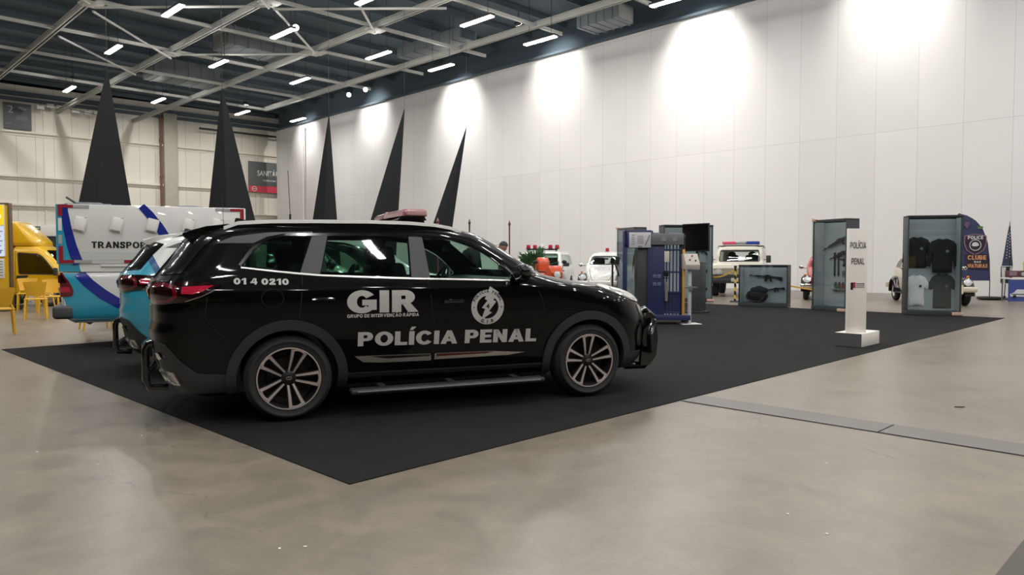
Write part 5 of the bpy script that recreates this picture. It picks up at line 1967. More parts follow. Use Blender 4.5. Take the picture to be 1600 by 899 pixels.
def make_menu_board():
    p = at(18, 405, 18.6)
    t = thing('menu_board', 'tall yellow menu board with a lit header, cut by the left picture edge', 'sign', Vector((p.x, p.y, 0)), R(8))
    b = NB()
    box(b, (-0.62, 0, 1.36), (1.2, 0.10, 2.68), bevel=0.01)
    obj('board', b, M['yellow_paint'], t)
    b = NB()
    box(b, (-0.01, 0, 1.37), (0.05, 0.14, 2.74), bevel=0.008)
    box(b, (-1.23, 0, 1.37), (0.05, 0.14, 2.74), bevel=0.008)
    box(b, (-0.62, 0, 2.72), (1.2, 0.14, 0.05), bevel=0.008)
    obj('board_frame', b, mat('brown_frame2', S(96, 74, 48), 0.5), t)
    b = NB()
    box(b, (-0.62, 0, 0.012), (1.2, 0.6, 0.024), bevel=0.005)
    obj('base', b, M['matte_black'], t)
    # backlit menu panel on the side
    b = NB()
    box(b, (-0.62, -0.055, 2.04), (1.04, 0.05, 1.32), bevel=0.01)
    pn = obj('menu_panel', b, M['white_matt'], t)
    b = NB()
    box(b, (-0.62, -0.085, 2.43), (1.0, 0.01, 0.50))
    obj('menu_header', b, mat('menu_yellow', S(235, 205, 40), 0.4, emit=S(240, 205, 30), estr=0.55), pn, smooth=0)
    b = NB()
    for cx, cz, rx, rz in ((-0.42, 2.45, 0.2, 0.16), (-0.6, 2.42, 0.22, 0.14), (-0.3, 2.40, 0.12, 0.10), (-0.8, 2.46, 0.2, 0.14)):
        prism(b, [(cx + rx * math.cos(R(q)), cz + rz * math.sin(R(q))) for q in range(0, 360, 15)], lambda s, z: Vector((s, -0.091, z)), lambda s, z: Vector((s, -0.099, z)))
    obj('menu_cloud', b, mat('menu_white', S(240, 245, 250), 0.4, emit=(0.9, 0.96, 1, 1), estr=0.8), pn, smooth=0)
    b = NB()
    box(b, (-0.62, -0.085, 1.77), (1.0, 0.01, 0.76))
    obj('menu_sheet', b, mat('menu_pale', S(205, 215, 232), 0.4, emit=(0.72, 0.8, 0.95, 1), estr=0.45), pn, smooth=0)
    b = NB()
    for k in range(5):
        box(b, (-0.3 - 0.04 * (k % 2), -0.092, 2.02 - k * 0.12), (0.3, 0.008, 0.025))
    box(b, (-0.24, -0.092, 1.50), (0.10, 0.008, 0.07))
    obj('menu_print', b, mat('menu_print', S(150, 160, 185), 0.5), pn, smooth=0)
    b = NB()
    box(b, (-0.5, -0.055, 1.08), (0.72, 0.03, 0.50), bevel=0.005)
    ps = obj('notice_sheet', b, M['white_matt'], t)
    b = NB()
    for k in range(6):
        box(b, (-0.36, -0.073, 1.26 - k * 0.07), (0.38, 0.008, 0.018))
    obj('notice_print', b, mat('print_grey', S(120, 122, 126), 0.6), ps, smooth=0)
    return t


make_menu_board()


# ------------------------------------------------------------------ beetle-shaped small cars
def make_beetle(label, loc, rz, body_m, fender_m, roof_m, beacon, lettering=None, sc=1.0, bumper_m=None):
    t = thing('vintage_car', label, 'car', loc, rz)
    t.scale = (sc, sc, sc)
    H = Hull([(0.26, -0.45, 2.72, 0.54, 0.3, 0.5), (0.38, -0.70, 2.92, 0.61, 0.4, 0.7), (0.52, -0.82, 2.98, 0.63, 0.45, 0.9), (0.68, -0.84, 2.90, 0.635, 0.5, 1.0), (0.80, -0.80, 2.74, 0.64, 0.6, 1.0),
              (0.90, -0.74, 2.50, 0.64, 0.6, 0.85), (0.97, -0.69, 2.22, 0.64, 0.6, 0.6), (1.02, -0.65, 2.00, 0.635, 0.55, 0.42), (1.08, -0.60, 1.90, 0.62, 0.5, 0.40), (1.22, -0.46, 1.74, 0.585, 0.5, 0.40),
              (1.34, -0.25, 1.58, 0.54, 0.5, 0.42), (1.42, 0.0, 1.40, 0.48, 0.5, 0.45), (1.47, 0.25, 1.18, 0.38, 0.4, 0.4), (1.50, 0.5, 0.9, 0.2, 0.2, 0.2)], nr=2.3, nf=2.4)
    wd = round_poly([(0.62, 1.03), (1.58, 1.03), (1.38, 1.32), (0.66, 1.35)], 0.06)
    wq = round_poly([(-0.10, 1.05), (0.54, 1.03), (0.56, 1.34), (0.20, 1.33), (-0.02, 1.22)], [0.08, 0.04, 0.05, 0.08, 0.08])
    wf = round_poly([(-0.50, 1.06), (0.50, 1.06), (0.42, 1.34), (-0.42, 1.34)], 0.09)
    wr = round_poly([(-0.34, 1.08), (0.34, 1.08), (0.28, 1.30), (-0.28, 1.30)], 0.09)
    obj('body', make_body(H, [wd, wq], wf, wr, [], 0.88, 1.95, 0.64), body_m, t)
    for sd in (-1, 1):
        for p in (wd, wq):
            obj('window', H.conform(poly_bm(p), sd, -0.005, 0.008, 0.1), M['clear_glass'], t)
            obj('window_trim', H.conform(ribbon(p + [p[0]], 0.018), sd, 0.005, 0.005, 0.1), M['chrome'], t)
    obj('windshield', H.conform(poly_bm(wf), 'F', -0.005, 0.008, 0.1), M['clear_glass'], t)
    obj('rear_window', H.conform(poly_bm(wr), 'R', -0.005, 0.008, 0.1), M['clear_glass'], t)
    obj('windshield_trim', H.conform(ribbon(wf + [wf[0]], 0.022), 'F', 0.005, 0.005, 0.1), M['matte_black'], t)
    for sd in (-1, 1):
        obj('hood_line', H.conform(ribbon([(sd * y, z) for y, z in ((0.40, 0.99), (0.43, 0.93), (0.40, 0.80), (0.30, 0.62), (0.20, 0.50))], 0.014), 'F', 0.002, 0.005, 0.06), M['seam'], t)
        # fenders
        for s, nm in ((2.4, 'front_fender'), (0.0, 'rear_fender')):
            b = NB()
            m = Matrix.Translation((s, sd * 0.64, 0.34)) @ Matrix.Rotation(R(90), 4, 'X')
            sg = -sd
            prof = [(0.350, 0.145), (0.392, 0.135), (0.436, 0.085), (0.452, 0.0), (0.448, -0.12), (0.43, -0.12), (0.434, 0.0), (0.42, 0.075), (0.385, 0.12), (0.345, 0.130)]
            lathe(b, [(r_, h * sg * 1.0) for r_, h in prof], 28, m, closed=True, a0=R(-8), a1=R(188))
            obj(nm, b, fender_m, t, smooth=50)
        # headlights
        b = NB()
        c0 = Vector((2.74, sd * 0.60, 0.66))
        d = Vector((0.93, 0, 0.36)).normalized()
        x, y, _ = frame_of(d)
        m = Matrix((x, y, d)).transposed().to_4x4()
        m.translation = c0
        lathe(b, [(0.0, -0.22), (0.08, -0.18), (0.118, -0.08), (0.122, 0.0), (0.10, 0.012), (0, 0.012)], 24, m)
        hl = obj('headlight', b, fender_m, t, smooth=40)
        b = NB()
        lathe(b, [(0.124, -0.012), (0.126, 0.014), (0.105, 0.022), (0.103, 0.010)], 24, m, closed=True)
        obj('headlight_ring', b, M['chrome'], hl)
        b = NB()
        lathe(b, [(0.104, 0.012), (0.07, 0.032), (0, 0.04)], 24, m)
        obj('headlight_lens', b, M['lamp_clear'], hl, smooth=60)
        b = NB()
        lathe(b, [(0.0, 0.0), (0.03, 0.01), (0.04, 0.05), (0.02, 0.09), (0, 0.095)], 12, Matrix.Translation((2.5, sd * 0.66, 0.79)) @ Matrix.Rotation(R(60), 4, 'Y'))
        obj('turn_signal', b, M['amber'], t)
        b = NB()
        box(b, (1.2, sd * 0.68, 0.29), (1.6, 0.16, 0.03), bevel=0.012)
        obj('running_board', b, M['matte_black'], t)
        b = NB()
        tube(b, [(1.66, sd * 0.60, 1.0), (1.70, sd * 0.74, 1.03)], 0.012, 6)
        ellipsoid(b, (1.70, sd * 0.80, 1.05), (0.03, 0.08, 0.06), 14, 8)
        obj('side_mirror', b, M['chrome'], t)
        for s in (0, 2.4):
            wheel(t, s, sd * 0.63, 0.325, 0.325, 0.16, 0.195, 'steel', sd, mats={'rim': M['white_paint']})
    bm_m = bumper_m or M['chrome']
    for s0, sg, nm in ((3.10, 1, 'front_bumper'), (-1.0, -1, 'rear_bumper')):
        b = NB()
        pts = [(s0 - sg * 0.42, -0.80), (s0 - sg * 0.20, -0.79), (s0 - sg * 0.06, -0.66), (s0, -0.35), (s0 + sg * 0.015, 0), (s0, 0.35), (s0 - sg * 0.06, 0.66), (s0 - sg * 0.20, 0.79), (s0 - sg * 0.42, 0.80)]
        rows = []
        for s, y in pts:
            rows.append([b.verts.new((s - sg * 0.02, y, 0.40)), b.verts.new((s + sg * 0.015, y, 0.43)), b.verts.new((s + sg * 0.02, y, 0.475)), b.verts.new((s + sg * 0.015, y, 0.52)), b.verts.new((s - sg * 0.02, y, 0.55))])
        for q0, q1 in zip(rows[:-1], rows[1:]):
            for i in range(5):
                j = (i + 1) % 5
                b.faces.new((q0[i], q0[j], q1[j], q1[i]))
        b.faces.new(rows[0][::-1])
        b.faces.new(rows[-1])
        bp = obj(nm, b, bm_m, t, smooth=40)
        b = NB()
        for y in (-0.36, 0.36):
            tube(b, [(s0 + sg * 0.03, y, 0.36), (s0 + sg * 0.045, y, 0.48), (s0 + sg * 0.03, y, 0.60)], 0.028, 8)
        tube(b, [(s0 - sg * 0.3, -0.3, 0.42), (s0, -0.3, 0.45)], 0.025, 6)
        tube(b, [(s0 - sg * 0.3, 0.3, 0.42), (s0, 0.3, 0.45)], 0.025, 6)
        obj('bumper_guard', b, bm_m, bp)
    if beacon:
        b = NB()
        lathe(b, [(0, 1.49), (0.09, 1.49), (0.09, 1.515), (0, 1.515)], 20, Matrix.Translation((0.75, 0, 0)))
        o = obj('beacon', b, M['silver'], t)
        b = NB()
        lathe(b, [(0.065, 1.515), (0.068, 1.58), (0.055, 1.63), (0, 1.645)], 20, Matrix.Translation((0.75, 0, 0)))
        obj('beacon_lens', b, M['red_beacon'], o)
    if roof_m is not body_m:
        obj('roof_panel', H.conform(poly_bm(round_poly([(-0.1, -0.45), (1.5, -0.45), (1.5, 0.45), (-0.1, 0.45)], 0.2)), 'T', 0.004, 0.004, 0.05), roof_m, t)
    if lettering:
        obj('lettering', H.conform(moved(glyphs(lettering, 0.2, 0.17, 0.3, w=0.52, h=0.06), -0.26, 0.885), 'F', 0.004, 0.004, 0.05), mat('faded_print', S(150, 150, 156), 0.5), t, smooth=0)
    for y in (-0.3, 0.3):
        b = NB()
        box(b, (0.85, y, 0.93), (0.45, 0.42, 0.12), bevel=0.04)
        box(b, (0.62, y, 1.08), (0.12, 0.40, 0.42), rot=Matrix.Rotation(R(-10), 3, 'Y'), bevel=0.05)
        obj('seat', b, M['seat'], t)
    b = NB()
    c0, ax = Vector((1.38, 0.3, 1.05)), Vector((-0.85, 0, 0.5)).normalized()
    x, y, _ = frame_of(ax)
    tube(b, [c0 + (x * math.cos(R(q)) + y * math.sin(R(q))) * 0.18 for q in range(0, 360, 20)], 0.012, 6, closed=True)
    tube(b, [c0 - x * 0.18, c0 + x * 0.18], 0.01, 6)
    tube(b, [c0, c0 - ax * 0.2], 0.02, 6)
    obj('steering_wheel', b, M['interior'], t)
    b = NB()
    box(b, (1.45, 0, 1.25), (0.02, 0.2, 0.05), bevel=0.008)
    obj('rear_view_mirror', b, M['interior'], t)
    return t


make_beetle('white beetle-shaped police car with dark fenders and a single red beacon', Vector((3.72, 27.9, 0)), R(-103), M['white_paint'], mat('dark_fender', S(40, 40, 42), 0.25, coat=0.8), M['white_paint'], True, 'POLÍCIA', 1.06, M['white_paint'])
make_beetle('black and red vintage car peeking out left of the tall gun display case', Vector((11.05, 25.6, 0)), R(-113), M['red_paint'], M['black_paint'], M['red_paint'], False)
make_beetle('black and cream vintage car standing behind the clothing display case', Vector((12.90, 23.15, 0)), R(-106), M['cream_paint'], mat('black_fender', S(16, 16, 18), 0.2, coat=1.0), M['black_paint'], False, bumper_m=M['cream_paint'])


# ------------------------------------------------------------------ boxy cars: white patrol wagon and beige off-roader
def make_wagon():
    t = thing('patrol_wagon', 'white police wagon with five round roof beacons, behind the palm plant', 'car', Vector((1.36, 27.3, 0)), R(-103))
    H = Hull([(0.28, -0.70, 3.20, 0.80, 0.2, 0.3), (0.40, -0.80, 3.36, 0.85, 0.2, 0.3), (0.70, -0.84, 3.40, 0.87, 0.2, 0.3), (0.92, -0.84, 3.34, 0.87, 0.2, 0.3), (0.99, -0.83, 3.05, 0.86, 0.2, 0.3),
              (1.02, -0.83, 2.55, 0.85, 0.2, 0.3), (1.05, -0.82, 2.20, 0.84, 0.2, 0.25), (1.30, -0.74, 1.92, 0.775, 0.2, 0.25), (1.50, -0.66, 1.68, 0.72, 0.2, 0.25), (1.57, -0.58, 1.55, 0.66, 0.2, 0.25), (1.61, -0.4, 1.3, 0.5, 0.2, 0.2)], nr=5, nf=5)
    ws = [round_poly([(1.12, 1.09), (1.92, 1.08), (1.60, 1.47), (1.14, 1.48)], 0.04), round_poly([(0.22, 1.10), (1.04, 1.09), (1.06, 1.48), (0.24, 1.48)], 0.04), round_poly([(-0.60, 1.12), (0.14, 1.10), (0.16, 1.48), (-0.5, 1.47)], 0.04)]
    wf = round_poly([(-0.72, 1.09), (0.72, 1.09), (0.62, 1.50), (-0.62, 1.50)], 0.06)
    wr = round_poly([(-0.62, 1.1), (0.62, 1.1), (0.56, 1.45), (-0.56, 1.45)], 0.06)
    wh = [(0, 0.33, 0.39), (2.65, 0.33, 0.39)]
    obj('body', make_body(H, ws, wf, wr, wh, 0.8, 2.15, 0.87), M['white_paint'], t)
    for sd in (-1, 1):
        for p in ws:
            obj('window', H.conform(poly_bm(p), sd, -0.005, 0.01, 0.15), M['car_glass'], t)
        b = NB()
        box(b, (1.95, sd * 0.98, 1.13), (0.1, 0.2, 0.13), bevel=0.03)
        obj('side_mirror', b, M['matte_black'], t)
        for s in (0, 2.65):
            wheel(t, s, sd * 0.76, 0.33, 0.33, 0.2, 0.2, 'steel', sd)
        obj('headlight', H.conform(poly_bm([(sd * 0.45, 0.72), (sd * 0.75, 0.72), (sd * 0.75, 0.88), (sd * 0.45, 0.88)]), 'F', 0.008, 0.01, 0.1), M['lamp_clear'], t)
    obj('windshield', H.conform(poly_bm(wf), 'F', -0.005, 0.01, 0.15), M['car_glass'], t)
    obj('windshield_trim', H.conform(ribbon(wf + [wf[0]], 0.03), 'F', 0.004, 0.005, 0.15), M['matte_black'], t)
    obj('rear_window', H.conform(poly_bm(wr), 'R', -0.005, 0.01, 0.15), M['car_glass'], t)
    obj('grille', H.conform(poly_bm([(-0.42, 0.66), (0.42, 0.66), (0.42, 0.88), (-0.42, 0.88)]), 'F', 0.006, 0.01, 0.1), M['matte_black'], t)
    b = NB()
    box(b, (3.42, 0, 0.48), (0.14, 1.7, 0.14), bevel=0.03)
    obj('front_bumper', b, M['matte_black'], t)
    b = NB()
    tube(b, [(1.25, -0.56, 1.66), (1.25, 0.56, 1.66)], 0.025, 8)
    for y in (-0.5, 0.5):
        cyl(b, (1.25, y, 1.55), (1.25, y, 1.66), 0.02, seg=8)
    bar = obj('beacon_bar', b, M['matte_black'], t)
    for y, m in ((-0.50, M['red_beacon']), (-0.26, M['red_beacon']), (0.0, M['white_beacon']), (0.30, M['red_beacon']), (0.54, M['red_beacon'])):
        b = NB()
        lathe(b, [(0, 1.68), (0.10, 1.68), (0.10, 1.70), (0, 1.70)], 16, Matrix.Translation((1.25, y, 0)))
        o = obj('beacon_base', b, M['matte_black'], bar)
        b = NB()
        lathe(b, [(0.075, 1.70), (0.078, 1.78), (0.066, 1.825), (0, 1.835)], 16, Matrix.Translation((1.25, y, 0)))
        obj('beacon', b, m, bar)
    for y in (-0.38, 0.38):
        b = NB()
        box(b, (1.15, y, 0.9), (0.5, 0.5, 0.14), bevel=0.04)
        box(b, (0.88, y, 1.12), (0.14, 0.48, 0.5), rot=Matrix.Rotation(R(-12), 3, 'Y'), bevel=0.05)
        obj('seat', b, M['seat'], t)
    return t


make_wagon()


def make_jeep():
    t = thing('off_road_vehicle', 'beige boxy off-road police vehicle with a red and blue lightbar, behind the rifle case', 'car', Vector((8.84, 27.95, 0)), R(-112))
    H = Hull([(0.50, -0.62, 2.72, 0.80, 0.1, 0.12), (0.62, -0.66, 2.80, 0.84, 0.1, 0.12), (0.95, -0.68, 2.82, 0.86, 0.1, 0.12), (1.10, -0.68, 2.78, 0.86, 0.1, 0.12), (1.155, -0.68, 2.70, 0.85, 0.1, 0.12),
              (1.175, -0.68, 1.72, 0.84, 0.1, 0.10), (1.50, -0.66, 1.58, 0.80, 0.1, 0.10), (1.66, -0.64, 1.48, 0.77, 0.1, 0.1), (1.75, -0.56, 1.38, 0.70, 0.15, 0.15), (1.79, -0.4, 1.2, 0.5, 0.2, 0.2)], nr=6, nf=6)
    ws = [round_poly([(0.75, 1.20), (1.55, 1.20), (1.45, 1.62), (0.76, 1.62)], 0.04), round_poly([(-0.5, 1.22), (0.62, 1.21), (0.62, 1.60), (-0.48, 1.60)], 0.04)]
    wf = round_poly([(-0.70, 1.235), (0.70, 1.235), (0.66, 1.64), (-0.66, 1.64)], 0.05)
    wr = round_poly([(-0.6, 1.25), (0.6, 1.25), (0.55, 1.6), (-0.55, 1.6)], 0.05)
    wh = [(0, 0.38, 0.45), (2.28, 0.38, 0.45)]
    obj('body', make_body(H, ws, wf, wr, wh, 0.85, 1.66, 0.86), M['beige_paint'], t)
    for sd in (-1, 1):
        for p in ws:
            obj('window', H.conform(poly_bm(p), sd, -0.005, 0.01, 0.15), M['clear_glass'], t)
        b = NB()
        box(b, (1.62, sd * 1.0, 1.32), (0.06, 0.16, 0.26), bevel=0.02)
        tube(b, [(1.6, sd * 0.84, 1.3), (1.62, sd * 0.95, 1.3)], 0.015, 6)
        obj('side_mirror', b, M['matte_black'], t)
        for s in (0, 2.28):
            wheel(t, s, sd * 0.76, 0.38, 0.38, 0.24, 0.205, 'steel', sd, mats={'rim': M['beige_paint']})
        b = NB()
        for k in (0, 2.28):
            lathe(b, [(0.44, -0.06), (0.47, -0.06), (0.47, 0.10), (0.44, 0.10)], 24, Matrix.Translation((k, sd * 0.85, 0.38)) @ Matrix.Rotation(R(90 if sd < 0 else -90), 4, 'X'), closed=True, a0=R(0) if sd < 0 else R(180), a1=R(180) if sd < 0 else R(360))
        obj('fender_flare', b, M['beige_paint'], t)
        b = NB()
        lathe(b, [(0.0, 0.0), (0.10, 0.0), (0.10, 0.03), (0.085, 0.045), (0, 0.06)], 24, Matrix.Translation((2.80, sd * 0.60, 0.88)) @ Matrix.Rotation(R(90), 4, 'Y'))
        obj('headlight', b, M['lamp_clear'], t)
    obj('windshield', H.conform(poly_bm(wf), 'F', -0.005, 0.01, 0.15), M['clear_glass'], t)
    obj('windshield_trim', H.conform(ribbon(wf + [wf[0]], 0.03), 'F', 0.006, 0.005, 0.15), M['matte_black'], t)
    obj('rear_window', H.conform(poly_bm(wr), 'R', -0.005, 0.01, 0.15), M['clear_glass'], t)
    b = NB()
    for z in (0.80, 0.86, 0.92, 0.98):
        box(b, (2.83, 0, z), (0.03, 1.56 if z > 0.93 else 0.92, 0.022), bevel=0.005)
    box(b, (2.815, 0, 0.89), (0.02, 0.96, 0.24))
    obj('grille', b, mat('grille_beige', S(170, 166, 150), 0.4), t)
    b = NB()
    box(b, (2.84, 0, 0.64), (0.10, 1.66, 0.30), bevel=0.03)
    box(b, (2.90, 0, 0.56), (0.14, 1.74, 0.16), bevel=0.03)
    bp = obj('front_bumper', b, M['matte_black'], t)
    b = NB()
    box(b, (2.98, 0.05, 0.60), (0.02, 0.40, 0.13), bevel=0.005)
    obj('plate', b, M['plate'], bp)
    b = NB()
    box(b, (2.99, 0.14, 0.60), (0.015, 0.13, 0.07))
    obj('plate_mark', b, M['amber'], bp, smooth=0)
    b = NB()
    for s in (1.15, 0.2):
        tube(b, [(s, -0.80, 1.72), (s, -0.78, 1.80), (s, 0.78, 1.80), (s, 0.80, 1.72)], 0.016, 6)
    for y in (-0.78, 0.78):
        tube(b, [(1.15, y, 1.80), (0.2, y, 1.80)], 0.016, 6)
    obj('roof_rack', b, M['matte_black'], t)
    b = NB()
    box(b, (0.9, 0, 1.835), (0.26, 1.26, 0.05), bevel=0.01)
    lb = obj('lightbar', b, M['silver'], t)
    for y0, y1, m in ((-0.66, -0.20, M['red_lens']), (0.20, 0.66, M['blue_lens']), (-0.19, 0.19, M['silver'])):
        b = NB()
        box(b, (0.9, (y0 + y1) / 2, 1.91), (0.26, y1 - y0, 0.13), bevel=0.03, seg=3)
        obj('lightbar_lens', b, m, lb)
    for y in (-0.36, 0.36):
        b = NB()
        box(b, (0.75, y, 0.98), (0.5, 0.5, 0.14), bevel=0.04)
        box(b, (0.5, y, 1.22), (0.14, 0.46, 0.5), rot=Matrix.Rotation(R(-8), 3, 'Y'), bevel=0.05)
        ellipsoid(b, (0.45, y, 1.50), (0.05, 0.14, 0.10), 14, 8)
        obj('seat', b, M['seat'], t)
    b = NB()
    c0, ax = Vector((1.30, 0.36, 1.26)), Vector((-0.75, 0, 0.65)).normalized()
    x, y, _ = frame_of(ax)
    tube(b, [c0 + (x * math.cos(R(q)) + y * math.sin(R(q))) * 0.2 for q in range(0, 360, 20)], 0.014, 6, closed=True)
    tube(b, [c0, c0 - ax * 0.2], 0.02, 6)
    tube(b, [c0 - x * 0.19, c0 + x * 0.19], 0.012, 6)
    obj('steering_wheel', b, M['interior'], t)
    return t


make_jeep()


# ------------------------------------------------------------------ rescue motorcycle
def make_motorcycle():
    t = thing('motorcycle', 'orange and white motorcycle between the palm plant and the beetle car', 'motorcycle', Vector((0.42, 16.6, 0.0075)), R(-68))
    orange = mat('orange_paint', S(214, 84, 44), 0.3, coat=0.8)
    for s in (0.0, 1.45):
        w = sub('wheel', t, (s, 0, 0.32), (R(90), 0, 0))
        b = NB()
        lathe(b, [(0.24, -0.05), (0.29, -0.06), (0.32, -0.03), (0.325, 0.0), (0.32, 0.03), (0.29, 0.06), (0.24, 0.05)], 36, closed=True)
        obj('tyre', b, M['rubber'], w)
        b = NB()
        lathe(b, [(0.24, -0.04), (0.245, 0.04), (0.22, 0.04), (0.22, -0.04)], 36, closed=True)
        for k in range(6):
            q = R(60 * k)
            cyl(b, (0, 0, 0), (0.225 * math.cos(q), 0.225 * math.sin(q), 0), 0.018, seg=6)
        cyl(b, (0, 0, -0.06), (0, 0, 0.06), 0.05, seg=12)
        obj('rim', b, M['rim_dark'], w)
    b = NB()
    for sd in (-1, 1):
        tube(b, [(1.45, sd * 0.09, 0.32), (1.24, sd * 0.09, 0.80), (1.16, sd * 0.09, 1.0)], 0.024, 8)
        tube(b, [(0.0, sd * 0.10, 0.32), (0.5, sd * 0.10, 0.42), (0.6, sd * 0.10, 0.6)], 0.025, 8)
    tube(b, [(1.18, 0, 0.92), (0.9, 0, 0.62), (0.55, 0, 0.38)], 0.03, 8)
    tube(b, [(1.15, 0, 0.9), (0.6, 0, 0.78), (-0.1, 0, 0.86)], 0.03, 8)
    obj('frame', b, M['matte_black'], t)
    b = NB()
    box(b, (0.72, 0, 0.48), (0.42, 0.34, 0.34), bevel=0.06)
    cyl(b, (0.72, -0.24, 0.45), (0.72, 0.24, 0.45), 0.12, seg=16)
    tube(b, [(0.85, -0.12, 0.5), (0.95, -0.14, 0.32), (0.4, -0.17, 0.27), (-0.25, -0.19, 0.42)], 0.04, 10)
    obj('engine', b, M['rim_dark'], t)
    b = NB()
    ellipsoid(b, (0.82, 0, 0.90), (0.30, 0.17, 0.15), 20, 12)
    obj('fuel_tank', b, orange, t)
    b = NB()
    box(b, (0.28, 0, 0.88), (0.70, 0.26, 0.11), rot=Matrix.Rotation(R(5), 3, 'Y'), bevel=0.045, seg=3)
    obj('seat', b, M['seat'], t)
    b = NB()
    prism(b, [(-0.28, 0.92), (0.1, 0.86), (0.1, 0.72), (-0.15, 0.82)], lambda s, z: Vector((s, -0.11, z)), lambda s, z: Vector((s, 0.11, z)))
    obj('tail_fairing', b, orange, t)
    b = NB()
    prism(b, [(1.10, 0.72), (1.36, 0.84), (1.42, 1.02), (1.30, 1.18), (1.16, 1.06), (1.05, 0.9)], lambda s, z: Vector((s, -0.17 + 0.25 * max(0, s - 1.25), z)), lambda s, z: Vector((s, 0.17 - 0.25 * max(0, s - 1.25), z)))
    bmesh.ops.bevel(b, geom=b.edges[:], offset=0.02, segments=2, affect='EDGES', profile=0.5)
    obj('front_fairing', b, orange, t)
    b = NB()
    prism(b, [(1.28, 1.16), (1.12, 1.40), (1.10, 1.40), (1.25, 1.16)], lambda s, z: Vector((s, -0.14, z)), lambda s, z: Vector((s, 0.14, z)))
    obj('windscreen', b, M['clear_glass'], t)
    b = NB()
    prism(b, [(0.52, 0.98), (0.80, 1.0), (0.76, 1.28), (0.64, 1.36), (0.54, 1.2)], lambda s, z: Vector((s, -0.13, z)), lambda s, z: Vector((s, 0.13, z)))
    bmesh.ops.bevel(b, geom=b.edges[:], offset=0.03, segments=2, affect='EDGES', profile=0.5)
    obj('tank_bag', b, orange, t)
    b = NB()
    for sd in (-1, 1):
        box(b, (-0.05, sd * 0.30, 0.72), (0.50, 0.20, 0.38), bevel=0.05, seg=3)
    obj('pannier', b, M['white_paint'], t)
    b = NB()
    prism(b, [(1.16, 0.32 + 0.36), (1.45, 0.68), (1.74, 0.56), (1.76, 0.53), (1.45, 0.65), (1.18, 0.64)], lambda s, z: Vector((s, -0.07, z)), lambda s, z: Vector((s, 0.07, z)))
    obj('mudguard', b, orange, t)
    b = NB()
    tube(b, [(0.98, -0.36, 1.06), (1.14, -0.2, 1.04), (1.16, 0, 1.02), (1.14, 0.2, 1.04), (0.98, 0.36, 1.06)], 0.016, 8)
    for sd in (-1, 1):
        tube(b, [(1.05, sd * 0.28, 1.06), (1.05, sd * 0.33, 1.22)], 0.008, 6)
        ellipsoid(b, (1.05, sd * 0.34, 1.25), (0.015, 0.06, 0.04), 12, 8)
    obj('handlebar', b, M['matte_black'], t)
    b = NB()
    lathe(b, [(0, 0), (0.075, 0), (0.075, 0.02), (0, 0.03)], 20, Matrix.Translation((1.405, 0, 0.98)) @ Matrix.Rotation(R(75), 4, 'Y'))
    obj('headlight', b, M['lamp_clear'], t)


make_motorcycle()

# ------------------------------------------------------------------ display cases
M['case_dark'] = mat('case_dark', S(58, 63, 66), 0.5, var=0.06, vscale=3)
M['case_back'] = mat('case_back', S(166, 175, 178), 0.6)
M['case_grey'] = mat('case_grey', S(112, 122, 127), 0.5)
M['cardboard'] = mat('cardboard', S(206, 170, 148), 0.8)
M['gun_black'] = mat('gun_black', S(30, 31, 32), 0.4)
M['gun_steel'] = mat('gun_steel', S(48, 49, 51), 0.35, 0.6)
M['cloth_black'] = mat('cloth_black', S(26, 28, 30), 0.85, var=0.2, vscale=6)
M['cloth_white'] = mat('cloth_white', S(244, 246, 246), 0.85)
M['cloth_green'] = mat('cloth_green', S(52, 62, 60), 0.85, var=0.2, vscale=6)


def make_case(label, A, B, d, h, corners=()):
    """A, B: the two lower front corners on the floor (left, right seen from the front)"""
    A, B = Vector((A[0], A[1], 0)), Vector((B[0], B[1], 0))
    v = B - A
    w = v.length
    t = thing('display_case', label, 'display case', A + Vector((0, 0, 0.007)), math.atan2(v.y, v.x), 'display cases on the carpet')
    # local: x along the front, y towards the back
    b = NB()
    box(b, (w / 2, d / 2, 0.05), (w, d, 0.10), bevel=0.006)
    obj('plinth', b, M['case_dark'], t)
    b = NB()
    for y in (0.03, d - 0.03):
        box(b, (w / 2, y, h - 0.02), (w, 0.06, 0.04), bevel=0.006)
    for x in (0.03, w - 0.03):
        box(b, (x, d / 2, h - 0.02), (0.06, d - 0.12, 0.04), bevel=0.006)
    obj('top_frame', b, M['case_dark'], t)
    b = NB()
    box(b, (w / 2, d / 2, h - 0.006), (w - 0.1, d - 0.1, 0.008))
    obj('glass_top', b, M['case_glass'], t, smooth=0)
    b = NB()
    box(b, (w / 2, d - 0.012, h / 2 + 0.03), (w, 0.024, h - 0.14))
    obj('back_panel', b, M['case_dark'], t, smooth=0)
    b = NB()
    box(b, (w / 2, d - 0.032, h / 2), (w - 0.06, 0.012, h - 0.15))
    obj('display_board', b, M['case_back'], t, smooth=0)
    for x, nm in ((0.02, 'side_panel'), (w - 0.02, 'side_panel')):
        b = NB()
        box(b, (x, d / 2 + 0.01, h / 2 + 0.03), (0.036, d - 0.02, h - 0.14), bevel=0.004)
        obj(nm, b, M['case_dark'], t)
    b = NB()
    box(b, (w / 2, -0.006, h / 2 + 0.03), (w, 0.010, h - 0.07))
    obj('glass_front', b, M['case_glass'], t, smooth=0)
    for x, z in corners:
        b = NB()
        box(b, (0.09 if x == 0 else w - 0.09, -0.01, 0.045 if z == 0 else h + 0.0), (0.22 if z == 0 else 0.10, 0.10, 0.07), rot=Matrix.Rotation(R(0 if z == 0 else 25), 3, 'Y'), bevel=0.008)
        obj('corner_protector', b, M['cardboard'], t)
    for x in (0.041, w - 0.041):
        b = NB()
        box(b, (x, d / 2, h / 2 + 0.02), (0.005, d - 0.08, h - 0.16))
        obj('lining', b, M['case_back'], t, smooth=0)
    t['w'] = w
    return t, w


